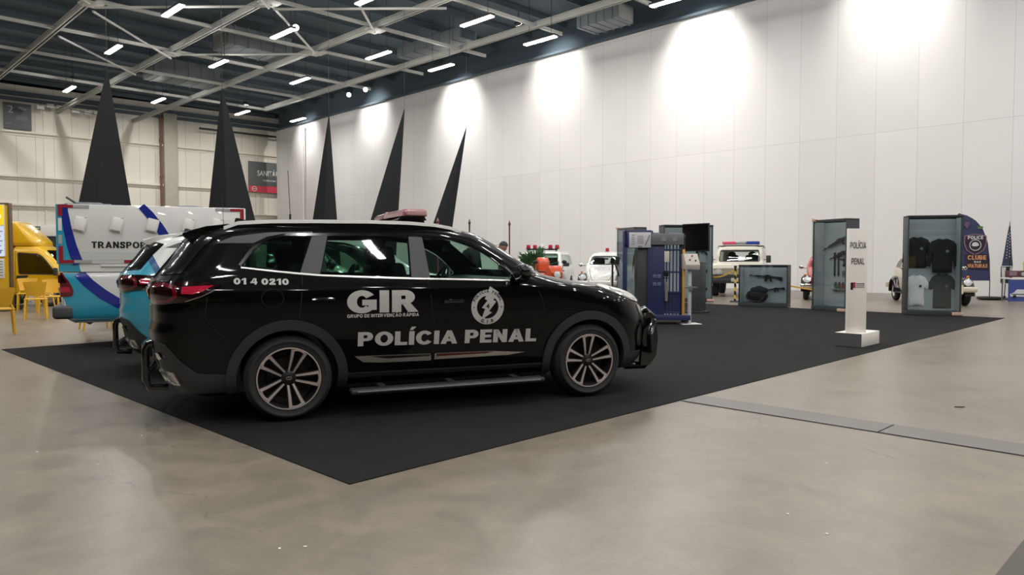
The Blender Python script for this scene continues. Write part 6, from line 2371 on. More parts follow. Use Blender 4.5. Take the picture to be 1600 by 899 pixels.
def hung(t, x, z, y):
    """world position of a spot on the display board of a case"""
    m = Matrix.Translation(t.location) @ Matrix.Rotation(t.rotation_euler.z, 4, 'Z')
    return m @ Vector((x, y, z))


def make_rifle(label, t, x, z, d, ln, ang, kind=0, group=None):
    """a long gun hanging on the board: barrel towards local -x before turning by ang"""
    e = thing('rifle', label, 'gun', hung(t, x, z, d - 0.085), t.rotation_euler.z, group)
    rm = Matrix.Rotation(R(ang), 4, 'Y')
    k = ln

    def add(nm, polys, th, m, cyls=()):
        b = NB()
        for p in polys:
            prism(b, p, lambda u, w: rm @ Vector((u * k, -th, w * k)), lambda u, w: rm @ Vector((u * k, th, w * k)))
        for p0, p1, r_ in cyls:
            cyl(b, rm @ Vector((p0[0] * k, 0, p0[1] * k)), rm @ Vector((p1[0] * k, 0, p1[1] * k)), r_, seg=10)
        obj(nm, b, m, e, smooth=30)
    add('stock', [[(0.20, 0.035), (0.34, 0.03), (0.50, 0.03), (0.50, -0.085), (0.44, -0.085), (0.34, -0.03), (0.20, -0.02)]], 0.018, M['gun_black'])
    add('receiver', [[(-0.06, 0.04), (0.20, 0.04), (0.20, -0.03), (0.14, -0.04), (-0.06, -0.035)], [(0.12, -0.03), (0.17, -0.03), (0.21, -0.13), (0.155, -0.14)], [(0.0, 0.04), (0.14, 0.04), (0.13, 0.065), (0.01, 0.065)]], 0.02, M['gun_steel'])
    add('handguard', [[(-0.30, 0.03), (-0.06, 0.038), (-0.06, -0.03), (-0.30, -0.02)]], 0.022, M['gun_black'])
    add('barrel', [[(-0.45, 0.01), (-0.44, 0.05), (-0.43, 0.05), (-0.42, 0.01)]], 0.006, M['gun_steel'], [((-0.50, 0.005), (-0.28, 0.005), 0.013)])
    if kind == 0:
        add('magazine', [[(0.0, -0.03), (0.07, -0.03), (0.045, -0.15), (-0.03, -0.145)]], 0.014, M['gun_black'])
    return e


def puff(poly, th, cell=0.05, wav=0.008):
    """soft garment: outline in (x, z) filled out to thickness th towards -y, rounded at its edges"""
    flat = poly_bm(poly)
    xs = [p[0] for p in poly]
    ys = [p[1] for p in poly]
    for ax, lo, hi in ((0, min(xs), max(xs)), (1, min(ys), max(ys))):
        n = int((hi - lo) / cell)
        for i in range(1, n + 1):
            c = lo + (hi - lo) * i / (n + 1)
            bmesh.ops.bisect_plane(flat, geom=flat.verts[:] + flat.edges[:] + flat.faces[:], plane_co=((c, 0, 0) if ax == 0 else (0, c, 0)), plane_no=((1, 0, 0) if ax == 0 else (0, 1, 0)), dist=1e-6)
    segs = [(Vector(poly[i]), Vector(poly[(i + 1) % len(poly)])) for i in range(len(poly))]

    def dist(p):
        m = 9
        for a, c in segs:
            t_ = max(0, min(1, (p - a).dot(c - a) / max((c - a).length_squared, 1e-9)))
            m = min(m, (p - a - (c - a) * t_).length)
        return m
    low = {}
    bnd = [(e.verts[0], e.verts[1]) for e in flat.edges if e.is_boundary]
    faces = flat.faces[:]
    info = []
    for v in flat.verts[:]:
        d_ = dist(Vector((v.co.x, v.co.y)))
        q = min(1.0, d_ / 0.08) ** 0.5
        hgt = th * (0.25 + 0.75 * q) + wav * math.sin(v.co.x * 34 + v.co.y * 9) * q
        low[v] = flat.verts.new((v.co.x, 0, v.co.y))
        info.append((v, (v.co.x, -hgt, v.co.y)))
    for f in faces:
        flat.faces.new([low[v] for v in f.verts][::-1])
    for a, c in bnd:
        flat.faces.new((a, c, low[c], low[a]))
    for v, co in info:
        v.co = co
    return flat


def make_shirt(label, t, x, z, d, s, m, long=False, badge=None, collar=None, name='t_shirt', cat='shirt'):
    e = thing(name, label, cat, hung(t, x, z, d - 0.045), t.rotation_euler.z)
    if long:
        half = [(0.0, 0.0), (0.24, 0.0), (0.25, 0.42), (0.29, 0.12), (0.40, 0.14), (0.34, 0.60), (0.27, 0.68), (0.10, 0.74), (0.0, 0.72)]
    else:
        half = [(0.0, 0.0), (0.24, 0.0), (0.235, 0.42), (0.33, 0.38), (0.38, 0.50), (0.26, 0.66), (0.10, 0.72), (0.0, 0.69)]
    hz_ = 1.42 if not long else 1.25
    poly = [(px * s, pz * s * hz_) for px, pz in half] + [(-px * s, pz * s * hz_) for px, pz in half[::-1] if px > 0]
    obj('cloth', puff(poly, 0.05), m, e, smooth=60)
    if badge:
        b = NB()
        cyl(b, (0.10 * s, -0.052, 0.46 * s * hz_), (0.10 * s, -0.064, 0.46 * s * hz_), 0.042 * s, seg=20)
        obj('badge', b, badge, e)
    b = NB()
    tube(b, [(px * s, -0.035, pz * s * hz_) for px, pz in ((-0.10, 0.725), (-0.06, 0.685), (0, 0.672), (0.06, 0.685), (0.10, 0.725))], 0.012, 6)
    obj('collar', b, collar or m, e)
    return e


# the four tall cases and the low one
case_mid, wm = make_case('tall display case of guns and batons, behind the white POLÍCIA PENAL totem', (7.80, 19.00), (8.22, 17.98), 0.43, 2.32, ((0, 1), (1, 0)))
case_r, wr_ = make_case('tall display case with hung shirts and jackets, nearest the carpet corner', (9.255, 17.1), (10.37, 16.80), 0.43, 2.33, ((1, 0),))
case_l, wl = make_case('tall display case behind the blue door rig, next to the white beetle', (3.43, 24.0), (3.85, 22.92), 0.43, 2.32, ((0, 1),))
case_t, wt = make_case('wide display case behind the big black screen', (4.62, 22.25), (6.20, 22.50), 0.43, 2.36, ((1, 0),))
case_low, wlo = make_case('low display case with two black long guns, in front of the beige off-roader', (6.33, 20.4), (7.46, 19.72), 0.43, 1.155)

make_rifle('black shotgun slanting across the top of the totem side case, upper one', case_mid, 0.50, 1.74, 0.43, 0.98, -24, 1, 'long guns in the display cases')
make_rifle('black shotgun slanting below another in the totem side case', case_mid, 0.62, 1.44, 0.43, 0.78, -22, 1, 'long guns in the display cases')
make_rifle('slim black rifle on the upper half of the low case', case_low, 0.66, 0.82, 0.43, 0.90, 4, 0, 'long guns in the display cases')
make_rifle('dark launcher with a shoulder stock in the low case, right of the black bag', case_low, 0.90, 0.48, 0.43, 0.55, -8, 0, 'long guns in the display cases')
for i, (z, lab) in enumerate(((1.62, 'black rifle in the screen side case, uppermost of its three'), (1.08, 'black rifle in the screen side case, middle of its three'), (0.52, 'black rifle in the screen side case, lowest of its three'))):
    make_rifle(lab, case_t, 1.34, z, 0.43, 0.56, 32, 0, 'long guns in the display cases')
make_rifle('black rifle standing upright in the case beside the white beetle', case_l, 0.55, 1.3, 0.43, 0.8, -75, 0, 'long guns in the display cases')

# bag in the low case
p = hung(case_low, 0.50, 0.18, 0.32)
t = thing('equipment_bag', 'bulky black equipment bag lying at the bottom of the low case', 'bag', hung(case_low, 0.46, 0.10, 0.22), case_low.rotation_euler.z)
b = NB()
ellipsoid(b, (0, 0, 0.18), (0.30, 0.12, 0.18), 24, 14)
ellipsoid(b, (0.06, 0, 0.34), (0.24, 0.10, 0.12), 20, 12)
for v in b.verts:
    v.co.z = max(0.0, v.co.z + 0.012 * math.sin(v.co.x * 25))
obj('bag_body', b, M['cloth_black'], t, smooth=60)
b = NB()
tube(b, [(-0.22, -0.12, 0.30), (-0.24, -0.14, 0.1), (-0.1, -0.145, 0.04), (0.12, -0.145, 0.04), (0.22, -0.13, 0.16)], 0.014, 6)
obj('strap', b, M['gun_black'], t)

# small kit in the middle case
for i, x in enumerate((0.40, 0.52)):
    t = thing('baton', ('long black baton hanging left of its twin in the totem side case', 'long black baton hanging right of its twin in the totem side case')[i], 'baton', hung(case_mid, x, 0.88, 0.375), case_mid.rotation_euler.z, 'batons')
    b = NB()
    cyl(b, (0, 0, 0), (0, 0, 0.58), 0.022, seg=12)
    obj('shaft', b, M['gun_black'], t)
    b = NB()
    cyl(b, (0, 0, 0.44), (0, 0, 0.60), 0.028, seg=12)
    obj('grip', b, M['rubber'], t)
    b = NB()
    if i:
        cyl(b, (0, -0.0, 0.43), (0.13, 0, 0.43), 0.018, seg=10)
        obj('side_handle', b, M['gun_black'], t)
    else:
        lathe(b, [(0.03, 0.0), (0.034, 0.01), (0.03, 0.02)], 12, Matrix.Translation((0, 0, 0.43)), closed=True)
        obj('hand_guard', b, M['rubber'], t)
t = thing('gas_mask', 'brownish black gas mask right of the batons', 'mask', hung(case_mid, 0.82, 1.10, 0.34), case_mid.rotation_euler.z)
b = NB()
ellipsoid(b, (0, 0, 0.16), (0.11, 0.06, 0.16), 20, 14)
obj('face_piece', b, mat('mask_brown', S(70, 60, 52), 0.5), t, smooth=60)
b = NB()
for sx in (-0.045, 0.045):
    cyl(b, (sx, -0.045, 0.19), (sx, -0.07, 0.19), 0.032, seg=16)
obj('eyepiece', b, M['gloss_black'], t)
b = NB()
cyl(b, (0, -0.05, 0.07), (0, -0.11, 0.05), 0.038, seg=16)
obj('filter', b, M['gun_black'], t)
for i in range(3):
    t = thing('handcuffs', ('pair of steel handcuffs, left of three in a row', 'pair of steel handcuffs, middle of three in a row', 'pair of steel handcuffs, right of three in a row')[i], 'handcuffs', hung(case_mid, 0.68 + 0.14 * i, 0.86, 0.38), case_mid.rotation_euler.z, 'handcuffs')
    for k in (0, 1):
        b = NB()
        tube(b, [(0.03 * math.cos(R(a)), 0, (0.03 if k else 0.12) + 0.036 * math.sin(R(a))) for a in range(0, 360, 24)], 0.007, 6, closed=True)
        obj('cuff', b, M['gun_steel'], t)
for i in range(5):
    c = [S(70, 110, 70), S(60, 100, 66), S(150, 50, 48), S(64, 100, 66), S(190, 190, 180)][i]
    t = thing('grenade', ['green canister grenade, leftmost of five on the case ledge', 'green canister grenade between two others, second of five', 'red canister grenade in the middle of the case ledge', 'green canister grenade right of the red one', 'pale canister grenade, rightmost of five on the case ledge'][i], 'grenade', hung(case_mid, 0.46 + 0.12 * i, 0.56, 0.34), case_mid.rotation_euler.z, 'canister grenades')
    b = NB()
    cyl(b, (0, 0, 0), (0, 0, 0.13), 0.032, seg=14)
    obj('canister', b, mat('grenade_%d' % i, c, 0.5), t)
    b = NB()
    cyl(b, (0, 0, 0.13), (0, 0, 0.16), 0.014, seg=8)
    box(b, (0.03, 0, 0.13), (0.012, 0.016, 0.09), bevel=0.003)
    obj('fuse', b, M['gun_steel'], t)
t = thing('case_shelf', 'narrow grey shelf carrying the canister grenades in the totem side case', 'shelf', hung(case_mid, 0.70, 0.54, 0.34), case_mid.rotation_euler.z)
b = NB()
box(b, (0, 0, 0), (0.72, 0.12, 0.02), bevel=0.004)
obj('shelf_board', b, M['case_grey'], t)
b = NB()
for x in (-0.25, 0.25):
    box(b, (x, 0.02, -0.03), (0.02, 0.08, 0.04))
obj('shelf_bracket', b, M['case_dark'], t)

# clothes in the right case
make_shirt('white T-shirt with a round badge, hung low in the clothing case', case_r, 0.30, 0.20, 0.43, 0.72, M['cloth_white'], False, M['gun_black'])
make_shirt('dark green T-shirt with a small badge, hung right of the white one', case_r, 0.85, 0.15, 0.43, 0.80, M['cloth_green'], False, mat('badge_tan', S(120, 104, 92), 0.5))
make_shirt('black jacket hung above the white T-shirt', case_r, 0.30, 1.10, 0.43, 0.80, M['cloth_black'], True, M['case_grey'], M['cloth_black'], 'jacket', 'jacket')
make_shirt('broad black jacket hung above the green T-shirt', case_r, 0.82, 1.00, 0.36, 0.86, M['cloth_black'], True, M['case_grey'], M['cloth_black'], 'jacket', 'jacket')

# ------------------------------------------------------------------ screen on its stand
ps = G(1089, 489)
t = thing('screen_stand', 'dark grey pedestal under the big black screen', 'stand', Vector((ps.x, ps.y, 0.007)), R(50))
b = NB()
box(b, (0, 0, 0.62), (0.34, 0.30, 1.24), bevel=0.01)
obj('column', b, M['case_dark'], t)
b = NB()
box(b, (0, 0, 0.02), (0.46, 0.44, 0.04), bevel=0.008)
obj('foot', b, M['matte_black'], t)
b = NB()
box(b, (0, 0.0, 1.45), (0.10, 0.05, 0.5), bevel=0.01)
obj('mast', b, M['matte_black'], t)
t = thing('screen', 'big black screen standing obliquely above the control box', 'screen', Vector((ps.x, ps.y, 0.007)), R(-52))
M['screen_back'] = mat('screen_back', S(34, 37, 42), 0.55)
b = NB()
box(b, (0, -0.075, 1.84), (0.80, 0.05, 0.68), bevel=0.012)
obj('housing', b, M['screen_back'], t)
b = NB()
box(b, (0, -0.101, 1.845), (0.77, 0.006, 0.63))
obj('display', b, M['gloss_black'], t, smooth=0)
b = NB()
box(b, (0, -0.035, 1.80), (0.42, 0.05, 0.32), bevel=0.02)
obj('mount', b, M['matte_black'], t)

# ------------------------------------------------------------------ blue steel door rig on castors
M['blue_steel'] = mat('blue_steel', S(44, 50, 92), 0.45, coat=0.2)
M['blue_pale'] = mat('blue_pale', S(92, 98, 130), 0.5)
M['grey_steel'] = mat('grey_steel', S(112, 114, 118), 0.45)
M['post_yellow'] = mat('post_yellow', S(222, 160, 60), 0.45)


def make_rig():
    t = thing('steel_door_rig', 'blue steel cell door rig on castors with an instruction board and a yellow edge post', 'door rig', Vector((2.28, 14.95, 0.007)), R(-6))
    # base
    b = NB()
    box(b, (0.62, 0.10, 0.155), (1.42, 0.66, 0.05), bevel=0.008)
    box(b, (0.62, -0.22, 0.135), (1.42, 0.03, 0.10), bevel=0.005)
    obj('platform', b, M['blue_steel'], t)
    for x in (0.0, 1.24):
        for y in (-0.16, 0.36):
            c = sub('castor', t, (x, y, 0))
            b = NB()
            cyl(b, (-0.02, 0, 0.055), (0.02, 0, 0.055), 0.055, seg=18)
            obj('castor_wheel', b, M['rubber'], c)
            b = NB()
            for sx in (-0.03, 0.03):
                box(b, (sx, 0, 0.085), (0.008, 0.04, 0.09), bevel=0.002)
            box(b, (0, 0, 0.125), (0.08, 0.07, 0.01))
            obj('castor_fork', b, M['matte_black'], c)
    # left frame
    for x in (0.03, 0.55):
        b = NB()
        box(b, (x, 0, 1.03), (0.09, 0.10, 1.72), bevel=0.008)
        obj('door_post', b, M['blue_steel'], t)
    b = NB()
    box(b, (0.29, 0, 1.72), (0.55, 0.10, 0.36), bevel=0.008)
    obj('head_panel', b, M['blue_steel'], t)
    b = NB()
    box(b, (0.33, -0.065, 1.70), (0.44, 0.02, 0.31), bevel=0.004)
    ib = obj('instruction_board', b, mat('board_white', S(206, 202, 206), 0.5), t)
    b = NB()
    for k in range(5):
        box(b, (0.34, -0.077, 1.78 - 0.035 * k), (0.12, 0.004, 0.008))
        box(b, (0.19, -0.077, 1.80 - 0.045 * k), (0.06 - 0.01 * (k % 2), 0.004, 0.008))
    tube(b, [(0.44, -0.077, 1.60), (0.47, -0.077, 1.68), (0.50, -0.077, 1.74), (0.52, -0.077, 1.80)], 0.009, 6)
    box(b, (0.33, -0.077, 1.565), (0.08, 0.004, 0.018))
    obj('board_print', b, mat('board_ink', S(110, 106, 112), 0.6), ib, smooth=0)
    b = NB()
    box(b, (0.40, 0.02, 0.87), (0.22, 0.04, 1.36), bevel=0.004)
    obj('door_leaf', b, mat('leaf_grey', S(62, 66, 66), 0.5), t)
    b = NB()
    box(b, (0.18, 0.02, 0.87), (0.22, 0.012, 1.36))
    obj('door_pane', b, M['clear_glass'], t, smooth=0)
    b = NB()
    cyl(b, (0.20, -0.03, 0.86), (0.20, -0.03, 1.0), 0.016, seg=10)
    cyl(b, (0.20, -0.03, 0.93), (0.20, 0.02, 0.93), 0.014, seg=8)
    obj('door_handle', b, M['chrome'], t)
    # right leaf with bars
    b = NB()
    box(b, (0.66, -0.02, 0.92), (0.34, 0.05, 1.48), bevel=0.004)
    obj('sheet_panel', b, M['blue_steel'], t)
    for z in (0.96, 0.86):
        for x in (0.63, 0.72):
            b = NB()
            box(b, (x, -0.05, z - (0 if z > 0.9 else 0.06)), (0.075, 0.012, 0.075), bevel=0.004)
            obj('hatch_window', b, M['blue_pale'], t)
    b = NB()
    box(b, (0.88, -0.02, 1.715), (0.64, 0.16, 0.23), bevel=0.008)
    mb = obj('motor_box', b, M['grey_steel'], t)
    b = NB()
    cyl(b, (0.80, -0.102, 1.72), (0.80, -0.106, 1.72), 0.05, seg=24)
    cyl(b, (1.02, -0.102, 1.72), (1.02, -0.106, 1.72), 0.05, seg=24)
    obj('motor_emblem', b, mat('emblem_grey', S(140, 136, 138), 0.5), mb)
    b = NB()
    for x in (0.66, 0.92):
        box(b, (x, -0.02, 1.84), (0.14, 0.08, 0.025), bevel=0.008)
    obj('motor_lug', b, M['grey_steel'], mb)
    for x in (0.87, 0.93, 1.0, 1.07, 1.13):
        b = NB()
        cyl(b, (x, -0.02, 0.18), (x, -0.02, 1.60), 0.013, seg=10)
        obj('bar', b, M['blue_steel'], t)
    for z in (0.22, 0.64, 1.05, 1.50):
        b = NB()
        box(b, (0.99, -0.02, z), (0.34, 0.045, 0.035), bevel=0.004)
        obj('rail', b, M['blue_steel'], t)
    b = NB()
    box(b, (0.98, 0.0, 0.42), (0.34, 0.02, 0.40))
    obj('kick_plate', b, M['blue_steel'], t, smooth=0)
    b = NB()
    box(b, (0.86, -0.06, 1.02), (0.09, 0.05, 0.12), bevel=0.006)
    box(b, (0.86, -0.07, 0.93), (0.10, 0.04, 0.02), bevel=0.004)
    obj('lock_box', b, M['gun_steel'], t)
    b = NB()
    cyl(b, (0.865, -0.07, 0.46), (0.865, -0.07, 0.84), 0.032, seg=14)
    obj('lock_tube', b, M['silver'], t)
    b = NB()
    box(b, (0.87, -0.05, 1.36), (0.10, 0.02, 0.22), bevel=0.004)
    obj('viewing_window', b, mat('window_cream', S(214, 210, 196), 0.4), t)
    b = NB()
    box(b, (1.205, -0.05, 0.84), (0.05, 0.06, 1.34), bevel=0.006)
    obj('yellow_post', b, M['post_yellow'], t)
    b = NB()
    cyl(b, (1.215, -0.03, 1.5), (1.215, -0.03, 1.80), 0.02, seg=10)
    ellipsoid(b, (1.215, -0.03, 1.76), (0.03, 0.03, 0.05), 12, 8)
    obj('post_rod', b, M['matte_black'], t)
    b = NB()
    box(b, (1.16, 0.02, 0.92), (0.05, 0.06, 1.48), bevel=0.004)
    obj('door_post', b, M['blue_steel'], t)


make_rig()

# control box on a post
pc = G(1077, 507)
t = thing('control_post', 'beige push-button control box on a white post beside the blue rig', 'control box', Vector((pc.x, pc.y, 0.007)), R(10))
b = NB()
box(b, (0, 0, 0.006), (0.40, 0.34, 0.012), bevel=0.004)
obj('base_plate', b, M['white_matt'], t)
b = NB()
box(b, (0, 0, 0.56), (0.062, 0.05, 1.10), bevel=0.004)
obj('post', b, mat('post_grey', S(190, 192, 198), 0.45), t)
b = NB()
prism(b, [(-0.10, 1.10), (0.10, 1.10), (0.12, 1.20), (-0.02, 1.42), (-0.13, 1.42)], lambda y, z: Vector((-0.13, -y * 1.0 + 0.0, z)), lambda y, z: Vector((0.17, -y * 1.0, z)))
for v in b.verts:
    v.co.y *= 1.0
bmesh.ops.bevel(b, geom=b.edges[:], offset=0.006, segments=2, affect='EDGES', profile=0.5)
hd = obj('control_head', b, mat('box_beige', S(196, 190, 180), 0.5), t)
nrm = Vector((0, -(1.42 - 1.20), (0.14))).normalized()
for i, (x, f, m) in enumerate(((0.04, 0.78, M['red_beacon']), (-0.03, 0.42, M['gun_black']), (0.09, 0.36, M['gun_black']))):
    q = Vector((x, -0.12 + 0.14 * f, 1.20 + 0.22 * f))
    b = NB()
    cyl(b, q, q + nrm * 0.015, 0.017, seg=14)
    obj('push_button', b, m, hd)
b = NB()
box(b, (0.01, -0.04, 0.74), (0.26, 0.02, 0.03), bevel=0.004)
box(b, (0.0, -0.05, 0.72), (0.07, 0.04, 0.10), bevel=0.008)
obj('bracket', b, M['grey_steel'], t)

# black clamp stand rising behind the SUV bonnet
pk = at(957, 420, 15.5)
t = thing('clamp_stand', 'thin black stand with a hinged arm, left of the blue door rig', 'stand', Vector((pk.x, pk.y, 0.007)), R(5))
b = NB()
cyl(b, (0, 0, 0.0), (0, 0, 1.22), 0.022, seg=10)
obj('post', b, M['matte_black'], t)
b = NB()
tube(b, [(0, 0, 1.20), (0.06, 0, 1.21), (0.12, 0, 1.02), (0.14, 0, 0.95)], 0.020, 8)
tube(b, [(0.02, 0, 0.85), (0.0, 0, 0.85)], 0.02, 8)
box(b, (0.10, 0, 1.28), (0.10, 0.03, 0.16), rot=Matrix.Rotation(R(12), 3, 'Y'), bevel=0.006)
obj('arm', b, M['matte_black'], t)
b = NB()
cyl(b, (0, 0, 0), (0, 0, 0.025), 0.17, seg=24)
obj('base', b, M['matte_black'], t)

# ------------------------------------------------------------------ white totem
F0 = G(1346, 544)
t = thing('totem', 'white narrow totem lettered POLÍCIA PENAL standing alone on the carpet', 'totem', Vector((F0.x, F0.y, 0.007)), R(45))
# local x along (0.7, 0.7), local y along (-0.7, 0.7)
b = NB()
box(b, (0.375, 0.195, 0.10), (0.75, 0.39, 0.20), bevel=0.004)
bs = obj('base', b, mat('totem_white', S(238, 233, 224), 0.45), t)
b = NB()
box(b, (-0.004, 0.195, 0.10), (0.008, 0.388, 0.196))
obj('base_end', b, mat('totem_grey', S(92, 92, 92), 0.4), bs, smooth=0)
pa = sub('panel', t, (0, 0, 0), (0, 0, 0))
wl0, wl1 = at(1325, 440, 10.96), at(1354.6, 440, 10.98)
inv = Matrix.Rotation(R(-45), 4, 'Z')
q0 = inv @ (Vector((wl0.x, wl0.y, 0)) - Vector((F0.x, F0.y, 0)))
q1 = inv @ (Vector((wl1.x, wl1.y, 0)) - Vector((F0.x, F0.y, 0)))
pa.location = (q0.x, q0.y, 0)
pa.rotation_euler = (0, 0, math.atan2(q1.y - q0.y, q1.x - q0.x))
pw = (q1 - q0).length
b = NB()
box(b, (pw / 2, 0.03, 0.885), (pw, 0.06, 1.77), bevel=0.003)
obj('board', b, mat('totem_face', S(240, 236, 228), 0.45), pa)
for txt, zc in (('POLÍCIA', 1.475), ('PENAL', 1.235)):
    wdt = 0.245 if txt == 'POLÍCIA' else 0.20
    b = place(thicken(glyphs(txt, 0.17, 0.14, 0.17, w=wdt, h=0.092), 0.003), (pw / 2 - wdt / 2 + (0.0 if txt == 'POLÍCIA' else 0.0), -0.003, zc), (1, 0, 0), (0, 0, 1))
    obj('lettering', b, mat('totem_ink', S(64, 64, 66), 0.5), pa, smooth=0)
b = NB()
box(b, (0.060, -0.002, 0.905), (0.036, 0.004, 0.11))
obj('logo', b, M['gun_black'], pa, smooth=0)
b = NB()
box(b, (0.098, -0.002, 0.92), (0.034, 0.004, 0.085))
obj('logo', b, mat('logo_red', S(176, 40, 66), 0.5), pa, smooth=0)
b = NB()
box(b, (0.19, -0.002, 0.94), (0.13, 0.004, 0.016))
box(b, (0.19, -0.002, 0.91), (0.13, 0.004, 0.012))
box(b, (0.19, -0.002, 0.885), (0.13, 0.004, 0.008))
obj('logo', b, mat('logo_ink', S(120, 112, 114), 0.5), pa, smooth=0)
pq = G(1318, 521, 0.2)
b = NB()
q = inv @ (pq - Vector((F0.x, F0.y, 0)))

# ------------------------------------------------------------------ feather banner, furled flag, table at the right edge
def make_feather():
    Y = 23.6
    p = at(1546.5, 440, Y)
    t = thing('feather_banner', 'navy blue feather banner with a police shield, behind the clothing case', 'banner', Vector((p.x, p.y, 0.0)), R(-8))
    pole = [(0.0, 0.05), (0.0, 0.60), (-0.03, 1.3), (-0.10, 1.85), (-0.24, 2.25), (-0.46, 2.55), (-0.72, 2.72), (-0.98, 2.80)]
    b = NB()
    tube(b, [(x, 0, z) for x, z in pole], [0.014, 0.014, 0.013, 0.012, 0.011, 0.009, 0.007, 0.006], 8)
    obj('pole', b, M['matte_black'], t)
    # cloth
    rows = []
    n = 26
    b = NB()
    prof = pchip([z for x, z in pole], [x for x, z in pole])
    for i in range(n + 1):
        z = 0.62 + (2.79 - 0.62) * i / n
        xr = prof(z)
        row = []
        for k in range(11):
            u = k / 10
            x = -1.0 + (xr + 1.0) * u
            y = 0.02 * math.sin(u * 5 + z * 3) * (1 - u)
            row.append((x, y, z))
        rows.append(row)
    fr_ = [[b.verts.new((x, y - 0.006, z)) for x, y, z in r_] for r_ in rows]
    bk = [[b.verts.new((x, y + 0.006, z)) for x, y, z in r_] for r_ in rows]
    for i in range(n):
        for k in range(10):
            b.faces.new((fr_[i][k], fr_[i][k + 1], fr_[i + 1][k + 1], fr_[i + 1][k]))
            b.faces.new((bk[i][k + 1], bk[i][k], bk[i + 1][k], bk[i + 1][k + 1]))
        b.faces.new((fr_[i][0], fr_[i + 1][0], bk[i + 1][0], bk[i][0]))
        b.faces.new((fr_[i + 1][10], fr_[i][10], bk[i][10], bk[i + 1][10]))
    for k in range(10):
        b.faces.new((fr_[0][k + 1], fr_[0][k], bk[0][k], bk[0][k + 1]))
        b.faces.new((fr_[n][k], fr_[n][k + 1], bk[n][k + 1], bk[n][k]))
    cl = obj('cloth', b, mat('banner_navy', S(54, 58, 92), 0.7, var=0.12, vscale=2), t, smooth=40)

    def pane(nm, bm, x, z, m, y=-0.034):
        obj(nm, place(thicken(bm, 0.004), (x, y, z), (1, 0, 0), (0, 0, 1)), m, cl, smooth=0)
    dark, pale, orange = mat('banner_dark', S(42, 30, 46), 0.7), mat('banner_pale', S(206, 204, 204), 0.7), mat('banner_orange', S(218, 150, 98), 0.7)
    sh = [(-0.30, 0.22), (-0.16, 0.25), (0.0, 0.28), (0.16, 0.25), (0.30, 0.22), (0.31, 0.0), (0.24, -0.20), (0.10, -0.30), (0.0, -0.34), (-0.10, -0.30), (-0.24, -0.20), (-0.31, 0.0)]
    cx, cz = -0.48, 1.83
    pane('shield', poly_bm([(x * 1.12, z * 1.12) for x, z in sh]), cx, cz, mat('banner_line', S(130, 100, 120), 0.7), -0.034)
    pane('shield', poly_bm(sh), cx, cz, dark, -0.038)
    pane('shield', ribbon([(0.17 * math.cos(R(a)), 0.17 * math.sin(R(a))) for a in range(0, 361, 15)], 0.02), cx, cz - 0.06, pale, -0.042)
    pane('shield', poly_bm([(-0.11, -0.02), (-0.08, 0.06), (0.0, 0.09), (0.08, 0.06), (0.11, -0.02), (0.04, -0.05), (-0.05, -0.05)]), cx, cz - 0.05, pale, -0.042)
    pane('lettering', glyphs('POLICE', 0.26, 0.22, 0.10, w=0.46, h=0.11), cx - 0.23, cz + 0.13, pale, -0.044)
    pane('panel', poly_bm([(-0.36, 0.02), (0.36, 0.0), (0.36, 0.48), (-0.36, 0.50)]), -0.42, 0.99, dark)
    pane('lettering', glyphs('CLUBE', 0.25, 0.2, 0.09, w=0.56, h=0.14), -0.70, 1.30, orange, -0.040)
    pane('lettering', glyphs('DAS', 0.22, 0.2, 0.15, w=0.20, h=0.06), -0.50, 1.20, pale, -0.040)
    pane('lettering', glyphs('VIATURAS', 0.25, 0.2, 0.09, w=0.60, h=0.12), -0.70, 1.04, orange, -0.040)
    pane('mark', poly_bm([(-0.08, -0.04), (0.08, -0.04), (0.08, 0.05), (-0.08, 0.05)]), -0.34, 2.33, mat('banner_green', S(88, 120, 80), 0.7))
    pane('mark', poly_bm([(-0.09, 0.0), (0.0, -0.12), (0.09, 0.02), (0.05, 0.10), (-0.07, 0.10)]), -0.74, 2.42, mat('banner_purple', S(104, 78, 110), 0.7))
    # base of four feet
    b = NB()
    for a in (20, 110, 200, 290):
        tube(b, [(0, 0, 0.06), (0.35 * math.cos(R(a)), 0.25 * math.sin(R(a)), 0.03)], 0.018, 6)
    cyl(b, (0, 0, 0.0), (0, 0, 0.10), 0.05, seg=14)
    obj('base', b, M['matte_black'], t)
    b = NB()
    lathe(b, [(0.20, -0.05), (0.26, -0.03), (0.28, 0.0), (0.26, 0.04), (0.20, 0.05), (0.15, 0.03), (0.13, 0.0), (0.15, -0.03)], 28, Matrix.Translation((0.0, 0.0, 0.055)) @ Matrix.Scale(1.35, 4, (1, 0, 0)), closed=True)
    obj('weight_ring', b, M['rubber'], t, smooth=60)


make_feather()


